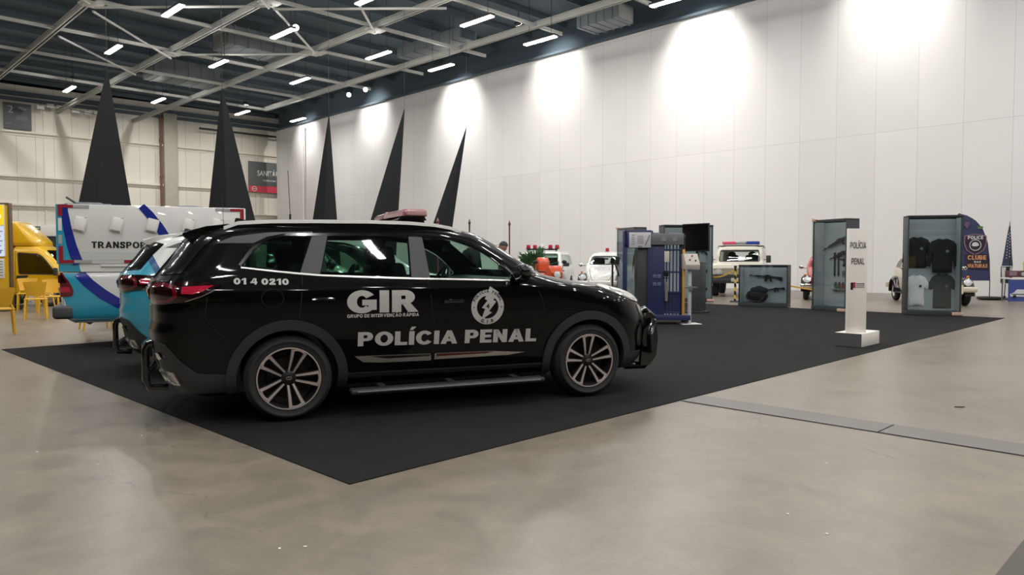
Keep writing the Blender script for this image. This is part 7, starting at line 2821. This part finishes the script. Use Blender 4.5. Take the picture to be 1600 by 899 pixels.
def make_flag(label, u, vb, Y):
    p = at(u, vb, Y)
    t = thing('furled_flag', label, 'flag', Vector((p.x, p.y, 0)), R(-30))
    b = NB()
    cyl(b, (0, 0, 0.05), (0.10, 0, 2.42), 0.014, seg=8)
    obj('pole', b, M['matte_black'], t)
    b = NB()
    lathe(b, [(0, 2.42), (0.025, 2.44), (0.018, 2.48), (0.0, 2.56)], 10, Matrix.Translation((0.102, 0, 0)))
    obj('finial', b, M['chrome'], t)
    navy, stripe_d, stripe_p = mat('flag_navy', S(48, 54, 74), 0.8), mat('flag_dark', S(60, 62, 66), 0.8), mat('flag_pale', S(206, 204, 204), 0.8)

    def drape(z0, z1, r0, r1, m, nm, a0=0.0, a1=2 * PI, off=0.0):
        bb = NB()
        rings = []
        n, k = 24, 14
        full = a1 - a0 > 6.2
        for i in range(k + 1):
            f = i / k
            z = z0 + (z1 - z0) * f
            rr = r0 + (r1 - r0) * f
            ring_ = []
            for j in range(n + (0 if full else 1)):
                a = a0 + (a1 - a0) * j / n
                w = rr * (1 + 0.28 * math.sin(a * 5 + z * 1.5)) + off
                ring_.append(bb.verts.new((0.10 * z / 2.4 + w * math.cos(a) * 1.15, w * math.sin(a) * 0.8, z)))
            rings.append(ring_)
        for q0_, q1_ in zip(rings[:-1], rings[1:]):
            m_ = len(q0_)
            for j in range(m_ if full else m_ - 1):
                bb.faces.new((q0_[j], q0_[(j + 1) % m_], q1_[(j + 1) % m_], q1_[j]))
        if full:
            bb.faces.new(rings[0][::-1])
            bb.faces.new(rings[-1])
        else:
            thick = bmesh.ops.solidify(bb, geom=bb.faces[:], thickness=0.006)
        return obj(nm, bb, m, t, smooth=60)
    drape(1.05, 2.38, 0.115, 0.015, navy, 'canton')
    drape(0.52, 1.10, 0.09, 0.115, stripe_p, 'stripes')
    for k in range(3):
        drape(0.54, 1.08, 0.094, 0.118, stripe_d, 'dark_stripe', k * 2.1 + 0.3, k * 2.1 + 1.2, 0.008)
    bb = NB()
    for i in range(9):
        for dx, ph in ((0.0, 0), (0.05, 0.5)):
            z = 1.35 + (i + ph) * 0.095
            rr = (0.115 + (0.015 - 0.115) * (z - 1.05) / 1.33)
            a = -PI / 2 + (0.45 if dx else -0.35)
            w = rr * (1 + 0.28 * math.sin(a * 5 + z * 1.5)) + 0.006
            q = Vector((0.10 * z / 2.4 + w * math.cos(a) * 1.15, w * math.sin(a) * 0.8, z))
            bmesh.ops.create_icosphere(bb, subdivisions=1, radius=0.018, matrix=Matrix.Translation(q))
    obj('stars', bb, stripe_p, t)
    b = NB()
    cyl(b, (0, 0, 0), (0, 0, 0.05), 0.2, 0.17, seg=24)
    cyl(b, (0, 0, 0.05), (0.004, 0, 0.12), 0.04, seg=12)
    obj('base', b, M['matte_black'], t)


make_flag('dark furled flag with rows of stars, between the feather banner and the banner table', 1569, 468, 23.7)

pt = at(1574, 470, 22.4)
t = thing('banner_table', 'table with a blue car banner on its front, cut by the right picture edge', 'table', Vector((pt.x, pt.y, 0)), R(-16))
b = NB()
box(b, (0.9, 0.35, 0.72), (1.8, 0.7, 0.04), bevel=0.008)
obj('table_top', b, M['white_matt'], t)
for x in (0.06, 1.74):
    for y in (0.06, 0.64):
        b = NB()
        cyl(b, (x, y, 0), (x, y, 0.70), 0.02, seg=8)
        obj('leg', b, M['grey_steel'], t)
b = NB()
box(b, (0.9, -0.012, 0.355), (1.78, 0.012, 0.67))
bn = obj('front_banner', b, mat('banner_blue', S(58, 74, 138), 0.6, var=0.15, vscale=3), t, smooth=0)
b = NB()
for x0, z0 in ((0.34, 0.17), (0.95, 0.22), (1.4, 0.16)):
    prism(b, [(x0 - 0.27, z0), (x0 + 0.27, z0), (x0 + 0.28, z0 + 0.10), (x0 + 0.15, z0 + 0.13), (x0 + 0.08, z0 + 0.22), (x0 - 0.10, z0 + 0.22), (x0 - 0.18, z0 + 0.12), (x0 - 0.28, z0 + 0.08)], lambda x, z: Vector((x, -0.020, z)), lambda x, z: Vector((x, -0.026, z)))
obj('banner_car', b, mat('banner_white', S(210, 212, 216), 0.6), bn, smooth=0)
b = NB()
for x0, z0 in ((0.34, 0.17), (0.95, 0.22), (1.4, 0.16)):
    for dx in (-0.16, 0.16):
        cyl(b, (x0 + dx, -0.027, z0), (x0 + dx, -0.031, z0), 0.05, seg=16)
    box(b, (x0, -0.028, z0 + 0.07), (0.5, 0.004, 0.025))
obj('banner_detail', b, M['gun_black'], bn, smooth=0)
t = thing('tabletop_sign', 'long dark red and black sign board standing along the banner table', 'sign', t.location + Vector((0, 0, 0.742)), R(-16))
b = NB()
box(b, (0.62, 0.06, 0.12), (1.36, 0.03, 0.20), bevel=0.004)
for x in (0.1, 1.14):
    box(b, (x, 0.10, 0.01), (0.06, 0.14, 0.02), bevel=0.004)
obj('board', b, mat('board_maroon', S(92, 52, 60), 0.5), t)
b = NB()
box(b, (0.52, 0.042, 0.12), (0.30, 0.008, 0.17))
box(b, (0.98, 0.042, 0.12), (0.50, 0.008, 0.17))
obj('board_field', b, mat('board_black', S(44, 42, 48), 0.5), t, smooth=0)
b = NB()
cyl(b, (0.42, 0.037, 0.12), (0.42, 0.030, 0.12), 0.06, seg=20)
for k in range(3):
    box(b, (0.15, 0.043, 0.17 - 0.04 * k), (0.2, 0.004, 0.014))
obj('board_mark', b, M['case_back'], t, smooth=0)
t = thing('safety_vest', 'bright yellow-green vest on a stand at the right picture edge', 'vest', at(1612, 470, 22.9) * 1.0, R(-20))
t.location.z = 0
b = NB()
cyl(b, (0, 0, 0), (0, 0, 1.42), 0.025, seg=8)
cyl(b, (0, 0, 0), (0, 0, 0.03), 0.2, seg=20)
tube(b, [(-0.2, 0, 1.32), (0, 0, 1.40), (0.2, 0, 1.32)], 0.016, 6)
obj('stand', b, M['matte_black'], t)
poly = [(0.0, 0.72), (0.26, 0.72), (0.25, 1.1), (0.27, 1.18), (0.20, 1.36), (0.08, 1.39), (0, 1.22), (-0.08, 1.39), (-0.20, 1.36), (-0.27, 1.18), (-0.25, 1.1), (-0.26, 0.72)]
obj('vest', puff(poly, 0.10), mat('vest_green', S(190, 214, 40), 0.7), t, smooth=60)
b = NB()
box(b, (0, -0.105, 0.90), (0.48, 0.012, 0.05), bevel=0.003)
obj('reflective_strip', b, M['silver'], t)

# ------------------------------------------------------------------ hazard post and its tape
ph = G(1150.5, 474)
t = thing('barrier_post', 'black and yellow striped barrier post at the left end of the low gun case', 'post', Vector((ph.x + 0.13, ph.y + 0.55, 0)))
hz = bpy.data.materials.new('hazard_stripes')
hz.use_nodes = True
_nt = hz.node_tree
_tc = _nt.nodes.new('ShaderNodeTexCoord')
_wv = _nt.nodes.new('ShaderNodeTexWave')
_wv.bands_direction = 'DIAGONAL'
_wv.inputs['Scale'].default_value = 2.6
_rp = _nt.nodes.new('ShaderNodeValToRGB')
_rp.color_ramp.interpolation = 'CONSTANT'
_rp.color_ramp.elements[0].color = S(30, 30, 30)
_rp.color_ramp.elements[1].position = 0.5
_rp.color_ramp.elements[1].color = S(224, 190, 60)
_nt.links.new(_tc.outputs['Object'], _wv.inputs['Vector'])
_nt.links.new(_wv.outputs['Fac'], _rp.inputs[0])
_nt.links.new(_rp.outputs[0], _nt.nodes['Principled BSDF'].inputs['Base Color'])
b = NB()
cyl(b, (0, 0, 0.03), (0, 0, 1.06), 0.034, seg=14)
obj('post', b, hz, t)
b = NB()
cyl(b, (0, 0, 0), (0, 0, 0.04), 0.17, 0.15, seg=24)
obj('base', b, M['matte_black'], t)
b = NB()
cyl(b, (0, 0, 1.06), (0, 0, 1.12), 0.045, seg=14)
obj('tape_head', b, M['matte_black'], t)
h0 = Vector((ph.x + 0.13, ph.y + 0.55, 0.98))
for e1, lab in ((at(1108, 432, 22.8), 'yellow barrier tape in front of the beige off-roader bonnet'), (at(1285, 455, 21.5), 'orange barrier tape passing low in front of the red vintage car')):
    b = NB()
    n = 10
    pts = []
    for i in range(n + 1):
        f = i / n
        q = h0.lerp(e1, f) + Vector((0.045 * (1 if e1.x > h0.x else -1), 0, -0.10 * math.sin(PI * f)))
        pts.append(q)
    rows = [[b.verts.new(q + Vector((0, dy, dz))) for dy, dz in ((-0.004, -0.022), (0.004, -0.022), (0.004, 0.022), (-0.004, 0.022))] for q in pts]
    for q0_, q1_ in zip(rows[:-1], rows[1:]):
        for i in range(4):
            b.faces.new((q0_[i], q0_[(i + 1) % 4], q1_[(i + 1) % 4], q1_[i]))
    b.faces.new(rows[0][::-1])
    b.faces.new(rows[-1])
    tag(obj('barrier_tape', b, mat('tape_yellow', S(216, 168, 70), 0.6), smooth=0), lab, 'tape')
# the far post the orange tape ends at (behind the gun case)
e1 = at(1285, 455, 21.5)
t = thing('barrier_post', 'barrier post hidden behind the tall gun case where the orange tape ends', 'post', Vector((e1.x + 0.10, e1.y, 0)))
b = NB()
cyl(b, (0, 0, 0.03), (0, 0, 0.92), 0.034, seg=14)
obj('post', b, hz, t)
b = NB()
cyl(b, (0, 0, 0), (0, 0, 0.04), 0.17, 0.15, seg=24)
obj('base', b, M['matte_black'], t)

# ------------------------------------------------------------------ three flag poles behind the SUV
for u, vt, m, lab in ((684, 340, mat('pole_red', S(124, 60, 56), 0.5), 'reddish flag pole tip in front of the rightmost spire'), (733.5, 342, mat('pole_dark', S(64, 54, 44), 0.5), 'dark flag pole above the bald head'), (796, 344, mat('pole_brown', S(112, 70, 58), 0.5), 'brown flag pole beside the man in the cap')):
    p = at(u, vt, 17.2)
    t = thing('flag_pole', lab, 'flag pole', Vector((p.x, p.y, 0.007)), 0, 'flag poles behind the black SUV')
    b = NB()
    cyl(b, (0, 0, 0.05), (0, 0, p.z - 0.16), 0.022, 0.018, seg=10)
    obj('pole', b, m, t)
    b = NB()
    lathe(b, [(0.0, p.z - 0.16), (0.03, p.z - 0.155), (0.02, p.z - 0.14), (0.034, p.z - 0.10), (0.0, p.z)], 10)
    obj('spear_tip', b, m, t)
    b = NB()
    cyl(b, (0, 0, 0), (0, 0, 0.05), 0.2, 0.18, seg=24)
    cyl(b, (0, 0, 0.05), (0, 0, 0.14), 0.045, seg=12)
    obj('base', b, M['matte_black'], t)


# ------------------------------------------------------------------ palm and small plant
M['leaf'] = mat('leaf', S(104, 146, 98), 0.5, var=0.3, vscale=6)
M['leaf_dark'] = mat('leaf_dark', S(52, 90, 58), 0.5, var=0.3, vscale=6)
M['stem'] = mat('stem', S(96, 84, 58), 0.7)


def blade(b, p, d, up, ln, w):
    d, up = d.normalized(), up.normalized()
    sd = d.cross(up).normalized()
    q = [p, p + d * ln * 0.35 + sd * w, p + d * ln * 0.75 + sd * w * 0.7 - up * ln * 0.03, p + d * ln - up * ln * 0.12, p + d * ln * 0.75 - sd * w * 0.7 - up * ln * 0.03, p + d * ln * 0.35 - sd * w]
    v = [b.verts.new(x) for x in q]
    b.faces.new(v)


def make_palm(label, loc, h, leaves, fan, rad):
    t = thing('potted_palm', label, 'plant', loc)
    b = NB()
    lathe(b, [(0.0, 0.0), (0.17, 0.0), (0.22, 0.36), (0.235, 0.38), (0.225, 0.40), (0.20, 0.40), (0.195, 0.34), (0, 0.34)], 24)
    obj('pot', b, M['matte_black'], t)
    b = NB()
    tube(b, [(0, 0, 0.3), (0.02, 0.01, 0.3 + h * 0.25), (0, 0, h * 0.62)], [0.05, 0.045, 0.035], 8)
    obj('trunk', b, M['stem'], t)
    bs_, bl = NB(), NB()
    rnd = random.Random(5)
    for i in range(leaves):
        a = 2.4 * i
        el = R(18 + 62 * ((i * 0.37) % 1.0))
        d = Vector((math.cos(a) * math.cos(el), math.sin(a) * math.cos(el), math.sin(el)))
        c0 = Vector((0, 0, h * 0.60))
        e = c0 + d * rad * (0.75 + 0.3 * rnd.random())
        tube(bs_, [c0, c0.lerp(e, 0.5) + Vector((0, 0, 0.03)), e], [0.010, 0.008, 0.006], 5)
        sd = d.cross(Vector((0, 0, 1))).normalized()
        up = sd.cross(d)
        for k in range(fan):
            q = R(-105 + 210 * k / (fan - 1))
            dd = d * math.cos(q) + sd * math.sin(q) + up * 0.10
            blade(bl, e, dd, up, 0.34 * (0.75 + 0.25 * math.cos(q * 0.8)) * (0.9 + 0.2 * rnd.random()), 0.016)
    bmesh.ops.solidify(bl, geom=bl.faces[:], thickness=0.002)
    obj('leaf_stalks', bs_, M['stem'], t)
    obj('fronds', bl, M['leaf'], t, smooth=0)


pp_ = at(836, 420, 18.2)
make_palm('green fan palm in a pot between the man in the cap and the patrol wagon', Vector((pp_.x, pp_.y, 0.007)), 1.75, 16, 15, 0.30)

pb = G(27, 484)
t = thing('leafy_plant', 'low green leafy plant beside the yellow food truck cab', 'plant', Vector((pb.x, pb.y, 0)))
b, b2 = NB(), NB()
rnd = random.Random(11)
for i in range(70):
    a = rnd.random() * 2 * PI
    el = R(10 + 65 * rnd.random())
    d = Vector((math.cos(a) * math.cos(el), math.sin(a) * math.cos(el), math.sin(el)))
    p = Vector((0.18 * math.cos(a) * rnd.random(), 0.12 * math.sin(a) * rnd.random(), 0.12 + 0.08 * rnd.random()))
    blade(b, p, d, Vector((0, 0, 1)) + d * 0.1, 0.20 + 0.14 * rnd.random(), 0.028)
for i in range(10):
    a = 0.63 * i
    tube(b2, [(0, 0, 0.08), (0.07 * math.cos(a), 0.07 * math.sin(a), 0.16), (0.17 * math.cos(a), 0.14 * math.sin(a), 0.26)], 0.006, 5)
bmesh.ops.solidify(b, geom=b.faces[:], thickness=0.002)
obj('leaves', b, M['leaf_dark'], t, smooth=0)
obj('stems', b2, M['stem'], t)
b = NB()
lathe(b, [(0, 0), (0.12, 0), (0.15, 0.12), (0.13, 0.12), (0, 0.10)], 20)
obj('pot', b, M['matte_black'], t)


# ------------------------------------------------------------------ yellow chairs
def make_chair():
    t = thing('plastic_chair', '', 'chair', (0, 0, 0), 0, 'yellow plastic chairs')
    # front faces +x
    b = NB()
    box(b, (0, 0, 0.445), (0.42, 0.43, 0.025), bevel=0.011, seg=3)
    obj('seat', b, M['yellow_plastic'], t)
    b = NB()
    n = 10
    rows = []
    for i in range(7):
        f = i / 6
        z = 0.52 + 0.30 * f
        hw = 0.165 + 0.055 * f
        row = []
        for k in range(n + 1):
            u = -1 + 2 * k / n
            row.append((-0.195 - 0.07 * f + 0.035 * u * u, hw * u, z + 0.012 * (1 - u * u) * (1 if i == 6 else 0)))
        rows.append(row)
    fr_ = [[b.verts.new((x + 0.009, y, z)) for x, y, z in r_] for r_ in rows]
    bk = [[b.verts.new((x - 0.009, y, z)) for x, y, z in r_] for r_ in rows]
    for i in range(6):
        for k in range(n):
            b.faces.new((fr_[i][k], fr_[i][k + 1], fr_[i + 1][k + 1], fr_[i + 1][k]))
            b.faces.new((bk[i][k + 1], bk[i][k], bk[i + 1][k], bk[i + 1][k + 1]))
        b.faces.new((fr_[i][0], fr_[i + 1][0], bk[i + 1][0], bk[i][0]))
        b.faces.new((fr_[i + 1][n], fr_[i][n], bk[i][n], bk[i + 1][n]))
    for k in range(n):
        b.faces.new((fr_[0][k + 1], fr_[0][k], bk[0][k], bk[0][k + 1]))
        b.faces.new((fr_[6][k], fr_[6][k + 1], bk[6][k + 1], bk[6][k]))
    obj('backrest', b, M['yellow_plastic'], t, smooth=40)
    for sx, sy in ((1, 1), (1, -1), (-1, 1), (-1, -1)):
        b = NB()
        top = Vector((sx * 0.18, sy * 0.185, 0.44))
        bot = Vector((sx * 0.215 + (-0.05 if sx < 0 else 0.0), sy * 0.205, 0.0))
        tube(b, [bot, top], [0.014, 0.022], 8)
        if sx < 0:
            tube(b, [top, Vector((-0.175, sy * 0.16, 0.53))], [0.022, 0.016], 8)
        obj('leg', b, M['yellow_plastic'], t)
    return t


chair0 = make_chair()
CH = [(8, 519, 12.9, 128, 'yellow plastic chair nearest the camera, cut by the left picture edge'),
      (43, 486, None, -60, 'yellow plastic chair in front of the food truck door, leftmost of the far row'),
      (63, 488, None, -110, 'yellow plastic chair in the far row, second from the food truck door'),
      (80, 493, None, -70, 'yellow plastic chair nearest the truck tail lamp'),
      (57, 499, None, 120, 'yellow plastic chair standing a little in front of the far row'),
      (152, 515, None, 40, 'yellow plastic chair of which only legs show beneath the transport truck')]
for i, (u, v, y, rz, lab) in enumerate(CH):
    p = G(u, v)
    if i == 0:
        p = Vector((-8.97, 12.75, 0))
    o = chair0 if i == 0 else copy_tree(chair0)
    o.location = (p.x, p.y, 0)
    o.rotation_euler = (0, 0, R(rz))
    o['label'] = lab

# ------------------------------------------------------------------ people behind the SUV
def make_person(label, loc, rz, h, shirt, trousers, cap, hair_col):
    t = thing('person', label, 'person', loc, rz)
    k = h / 1.75
    # joints (x forward, y left, z up) and radii
    J = {
        'pelvis': ((0, 0, 0.95), 0.145), 'waist': ((0.0, 0, 1.08), 0.135), 'chest': ((0.0, 0, 1.28), 0.155), 'upper': ((-0.01, 0, 1.42), 0.12), 'neck': ((0.0, 0, 1.50), 0.058), 'throat': ((0.01, 0, 1.56), 0.055),
    }
    for s, n in ((1, 'l'), (-1, 'r')):
        J.update({
            'sh' + n: ((-0.01, s * 0.17, 1.42), 0.075), 'ua' + n: ((-0.01, s * 0.22, 1.30), 0.058), 'el' + n: ((-0.03, s * 0.25, 1.13), 0.045), 'fa' + n: ((0.03, s * 0.255, 0.99), 0.038), 'wr' + n: ((0.06, s * 0.25, 0.88), 0.027), 'ha' + n: ((0.075, s * 0.245, 0.81), 0.03),
            'hip' + n: ((0, s * 0.09, 0.90), 0.105), 'th' + n: ((0.01, s * 0.10, 0.70), 0.085), 'kn' + n: ((0.01, s * 0.105, 0.50), 0.06), 'ca' + n: ((-0.01, s * 0.105, 0.33), 0.055), 'an' + n: ((-0.02, s * 0.105, 0.09), 0.04), 'ft' + n: ((0.05, s * 0.11, 0.045), 0.042), 'to' + n: ((0.15, s * 0.12, 0.035), 0.032)})
        for q, (dx, dy, ln) in enumerate(((0.03, 0.0, 0.075), (0.012, 0.002, 0.085), (-0.008, 0.002, 0.08), (-0.026, 0.0, 0.062))):
            J['f%d%s' % (q, n)] = ((0.075 + dx, s * (0.243 - dy), 0.785), 0.0105)
            J['g%d%s' % (q, n)] = ((0.082 + dx, s * (0.238 - dy), 0.785 - ln * 0.55), 0.0095)
            J['h%d%s' % (q, n)] = ((0.090 + dx, s * (0.228 - dy), 0.785 - ln), 0.008)
        J['t0' + n] = ((0.115, s * 0.232, 0.83), 0.012)
        J['t1' + n] = ((0.128, s * 0.222, 0.79), 0.010)
    E_ = [('pelvis', 'waist'), ('waist', 'chest'), ('chest', 'upper'), ('upper', 'neck'), ('neck', 'throat')]
    for n in 'lr':
        E_ += [('upper', 'sh' + n), ('sh' + n, 'ua' + n), ('ua' + n, 'el' + n), ('el' + n, 'fa' + n), ('fa' + n, 'wr' + n), ('wr' + n, 'ha' + n), ('pelvis', 'hip' + n), ('hip' + n, 'th' + n), ('th' + n, 'kn' + n), ('kn' + n, 'ca' + n), ('ca' + n, 'an' + n), ('an' + n, 'ft' + n), ('ft' + n, 'to' + n), ('ha' + n, 't0' + n), ('t0' + n, 't1' + n)]
        for q in range(4):
            E_ += [('ha' + n, 'f%d%s' % (q, n)), ('f%d%s' % (q, n), 'g%d%s' % (q, n)), ('g%d%s' % (q, n), 'h%d%s' % (q, n))]
    names_ = list(J)
    ix = {n: i for i, n in enumerate(names_)}
    me = bpy.data.meshes.new('skin')
    me.from_pydata([tuple(c * k for c in J[n][0]) for n in names_], [(ix[a], ix[c]) for a, c in E_], [])
    o = bpy.data.objects.new('skin', me)
    COL.objects.link(o)
    md = o.modifiers.new('s', 'SKIN')
    md.use_smooth_shade = True
    for i, n in enumerate(names_):
        r_ = J[n][1] * k
        sv_ = me.skin_vertices[0].data[i]
        sv_.radius = (r_, r_ * (0.72 if n in ('pelvis', 'waist', 'chest', 'upper') else 1.0)) if True else (r_, r_)
        sv_.use_root = (n == 'pelvis')
    sm = o.modifiers.new('ss', 'SUBSURF')
    sm.levels = sm.render_levels = 2
    dg = bpy.context.evaluated_depsgraph_get()
    m2 = bpy.data.meshes.new_from_object(o.evaluated_get(dg))
    bpy.data.objects.remove(o)
    b = bmesh.new()
    b.from_mesh(m2)
    # head with brow, nose, chin, ears
    hb = NB()
    bmesh.ops.create_uvsphere(hb, u_segments=28, v_segments=20, radius=1.0)
    for v in hb.verts:
        x, y, z = v.co
        taper = 1 - 0.22 * max(0, -z) ** 1.5
        px, py, pz = x * 0.098 * taper + 0.01, y * 0.076 * taper, z * 0.118
        if x > 0.5:
            px += 0.010 * math.exp(-((z + 0.9) / 0.25) ** 2) * math.exp(-(y / 0.4) ** 2)      # chin
            px += 0.022 * math.exp(-((z + 0.12) / 0.16) ** 2) * math.exp(-(y / 0.14) ** 2)     # nose
            px -= 0.008 * math.exp(-((z - 0.10) / 0.12) ** 2) * math.exp(-((abs(y) - 0.36) / 0.16) ** 2)  # eye sockets
            px += 0.005 * math.exp(-((z + 0.48) / 0.07) ** 2) * math.exp(-(y / 0.25) ** 2)     # mouth
        v.co = (px * k, py * k, (pz + 1.65) * k)
    for s in (1, -1):
        ellipsoid(hb, (-0.005 * k, s * 0.078 * k, 1.645 * k), (0.018 * k, 0.010 * k, 0.032 * k), 12, 8)
    mh = bpy.data.meshes.new('h')
    hb.to_mesh(mh)
    hb.free()
    b.from_mesh(mh)
    for f in b.faces:
        c = f.calc_center_median() / k
        arm = abs(c.y) > 0.19
        if c.z > 1.515 or (arm and c.z < 0.89):
            f.material_index = 0
        elif c.z > 0.965 or arm:
            f.material_index = 1
        elif c.z > 0.085:
            f.material_index = 2
        else:
            f.material_index = 3
    zmin = min(v.co.z for v in b.verts)
    for v in b.verts:
        v.co.z -= zmin
    skin = mat('skin', S(176, 128, 106), 0.5)
    obj('body', b, [skin, shirt, trousers, M['gun_black']], t, smooth=180, recalc=False)
    hb = NB()
    if cap:
        bmesh.ops.create_uvsphere(hb, u_segments=28, v_segments=14, radius=1.0)
        bmesh.ops.bisect_plane(hb, geom=hb.verts[:] + hb.edges[:] + hb.faces[:], plane_co=(0, 0, 0.18), plane_no=(0.12, 0, -1), clear_outer=True)
        for v in hb.verts:
            v.co = ((v.co.x * 0.112 + 0.004) * k, v.co.y * 0.092 * k, (v.co.z * 0.125 + 1.655) * k - zmin)
        cp = obj('cap', hb, M['cloth_green'], t, smooth=60)
        vb = NB()
        prism(vb, arc(0, 0, 1.0, -80, 80, 14), lambda x, y: Vector(((0.085 + 0.10 * x) * k, y * 0.078 * k, (1.692 - 0.012 * x) * k - zmin)), lambda x, y: Vector(((0.085 + 0.10 * x) * k, y * 0.078 * k, (1.698 - 0.012 * x) * k - zmin)))
        obj('cap_visor', vb, M['cloth_green'], cp, smooth=40)
    else:
        bmesh.ops.create_uvsphere(hb, u_segments=28, v_segments=14, radius=1.0)
        bmesh.ops.bisect_plane(hb, geom=hb.verts[:] + hb.edges[:] + hb.faces[:], plane_co=(0, 0, 0.05), plane_no=(0.75, 0, -1), clear_outer=True)
        for v in hb.verts:
            v.co = ((v.co.x * 0.103 + 0.006) * k, v.co.y * 0.081 * k, (v.co.z * 0.122 + 1.652) * k - zmin)
        obj('hair', hb, mat('hair', hair_col, 0.8), t, smooth=60)
    eb = NB()
    for s in (1, -1):
        ellipsoid(eb, (0.094 * k, s * 0.029 * k, 1.664 * k - zmin), (0.008 * k, 0.011 * k, 0.006 * k), 10, 8)
    obj('eyes', eb, M['gun_black'], t)
    return t


M['jacket_olive'] = mat('jacket_olive', S(66, 64, 58), 0.85, var=0.35, vscale=14)
p = at(787, 400, 16.3)
make_person('person in a dark cap and dark jacket facing left, standing beyond the SUV', Vector((p.x, p.y, 0.007)), R(185), 1.69, M['jacket_olive'], M['cloth_black'], True, S(40, 30, 24))
p = at(735, 400, 12.2)
make_person('person of whom only the crown of the head shows over the SUV windshield', Vector((p.x, p.y, 0.007)), R(150), 1.735, M['cloth_black'], M['cloth_black'], False, S(150, 110, 92))

# ------------------------------------------------------------------ scraps on the floor
for u, v in ((1086, 679), (1291, 724), (1231, 804), (1292, 835), (58, 707), (221, 681), (437, 858), (477, 855), (153, 727)):
    p = G(u, v)
    b = NB()
    box(b, (0, 0, 0.002), (0.016, 0.011, 0.003), rot=Matrix.Rotation(u % 3, 3, 'Z'), bevel=0.001)
    tag(obj('paper_scrap', b, M['white_matt'], loc=(p.x, p.y, 0.0)), 'tiny white paper scrap on the bare concrete floor', 'scrap', 'paper scraps on the floor')
b = NB()
p = G(1498, 636.5)
poly = [(-0.045, -0.01), (0.0, -0.022), (0.05, -0.008), (0.03, 0.015), (-0.02, 0.02)]
prism(b, poly, lambda x, y: Vector((x, y, 0.0)), lambda x, y: Vector((x, y, 0.006)))
tag(obj('debris_chip', b, M['gun_black'], loc=(p.x, p.y, 0.0)), 'small dark chip lying on the concrete beyond the channel cover', 'scrap')

# ------------------------------------------------------------------ yellow stand across the hall, behind the camera
t = thing('exhibition_stand', 'long yellow fronted exhibition stand across the hall behind the camera', 'stand', Vector((-6, -16, 0)), R(-12))
b = NB()
box(b, (4, 0, 1.05), (22, 0.3, 0.9), bevel=0.01)
obj('fascia', b, mat('stand_yellow', S(150, 128, 50), 0.6), t)
b = NB()
box(b, (4, 0, 0.3), (22, 0.28, 0.6))
obj('plinth', b, M['case_dark'], t, smooth=0)
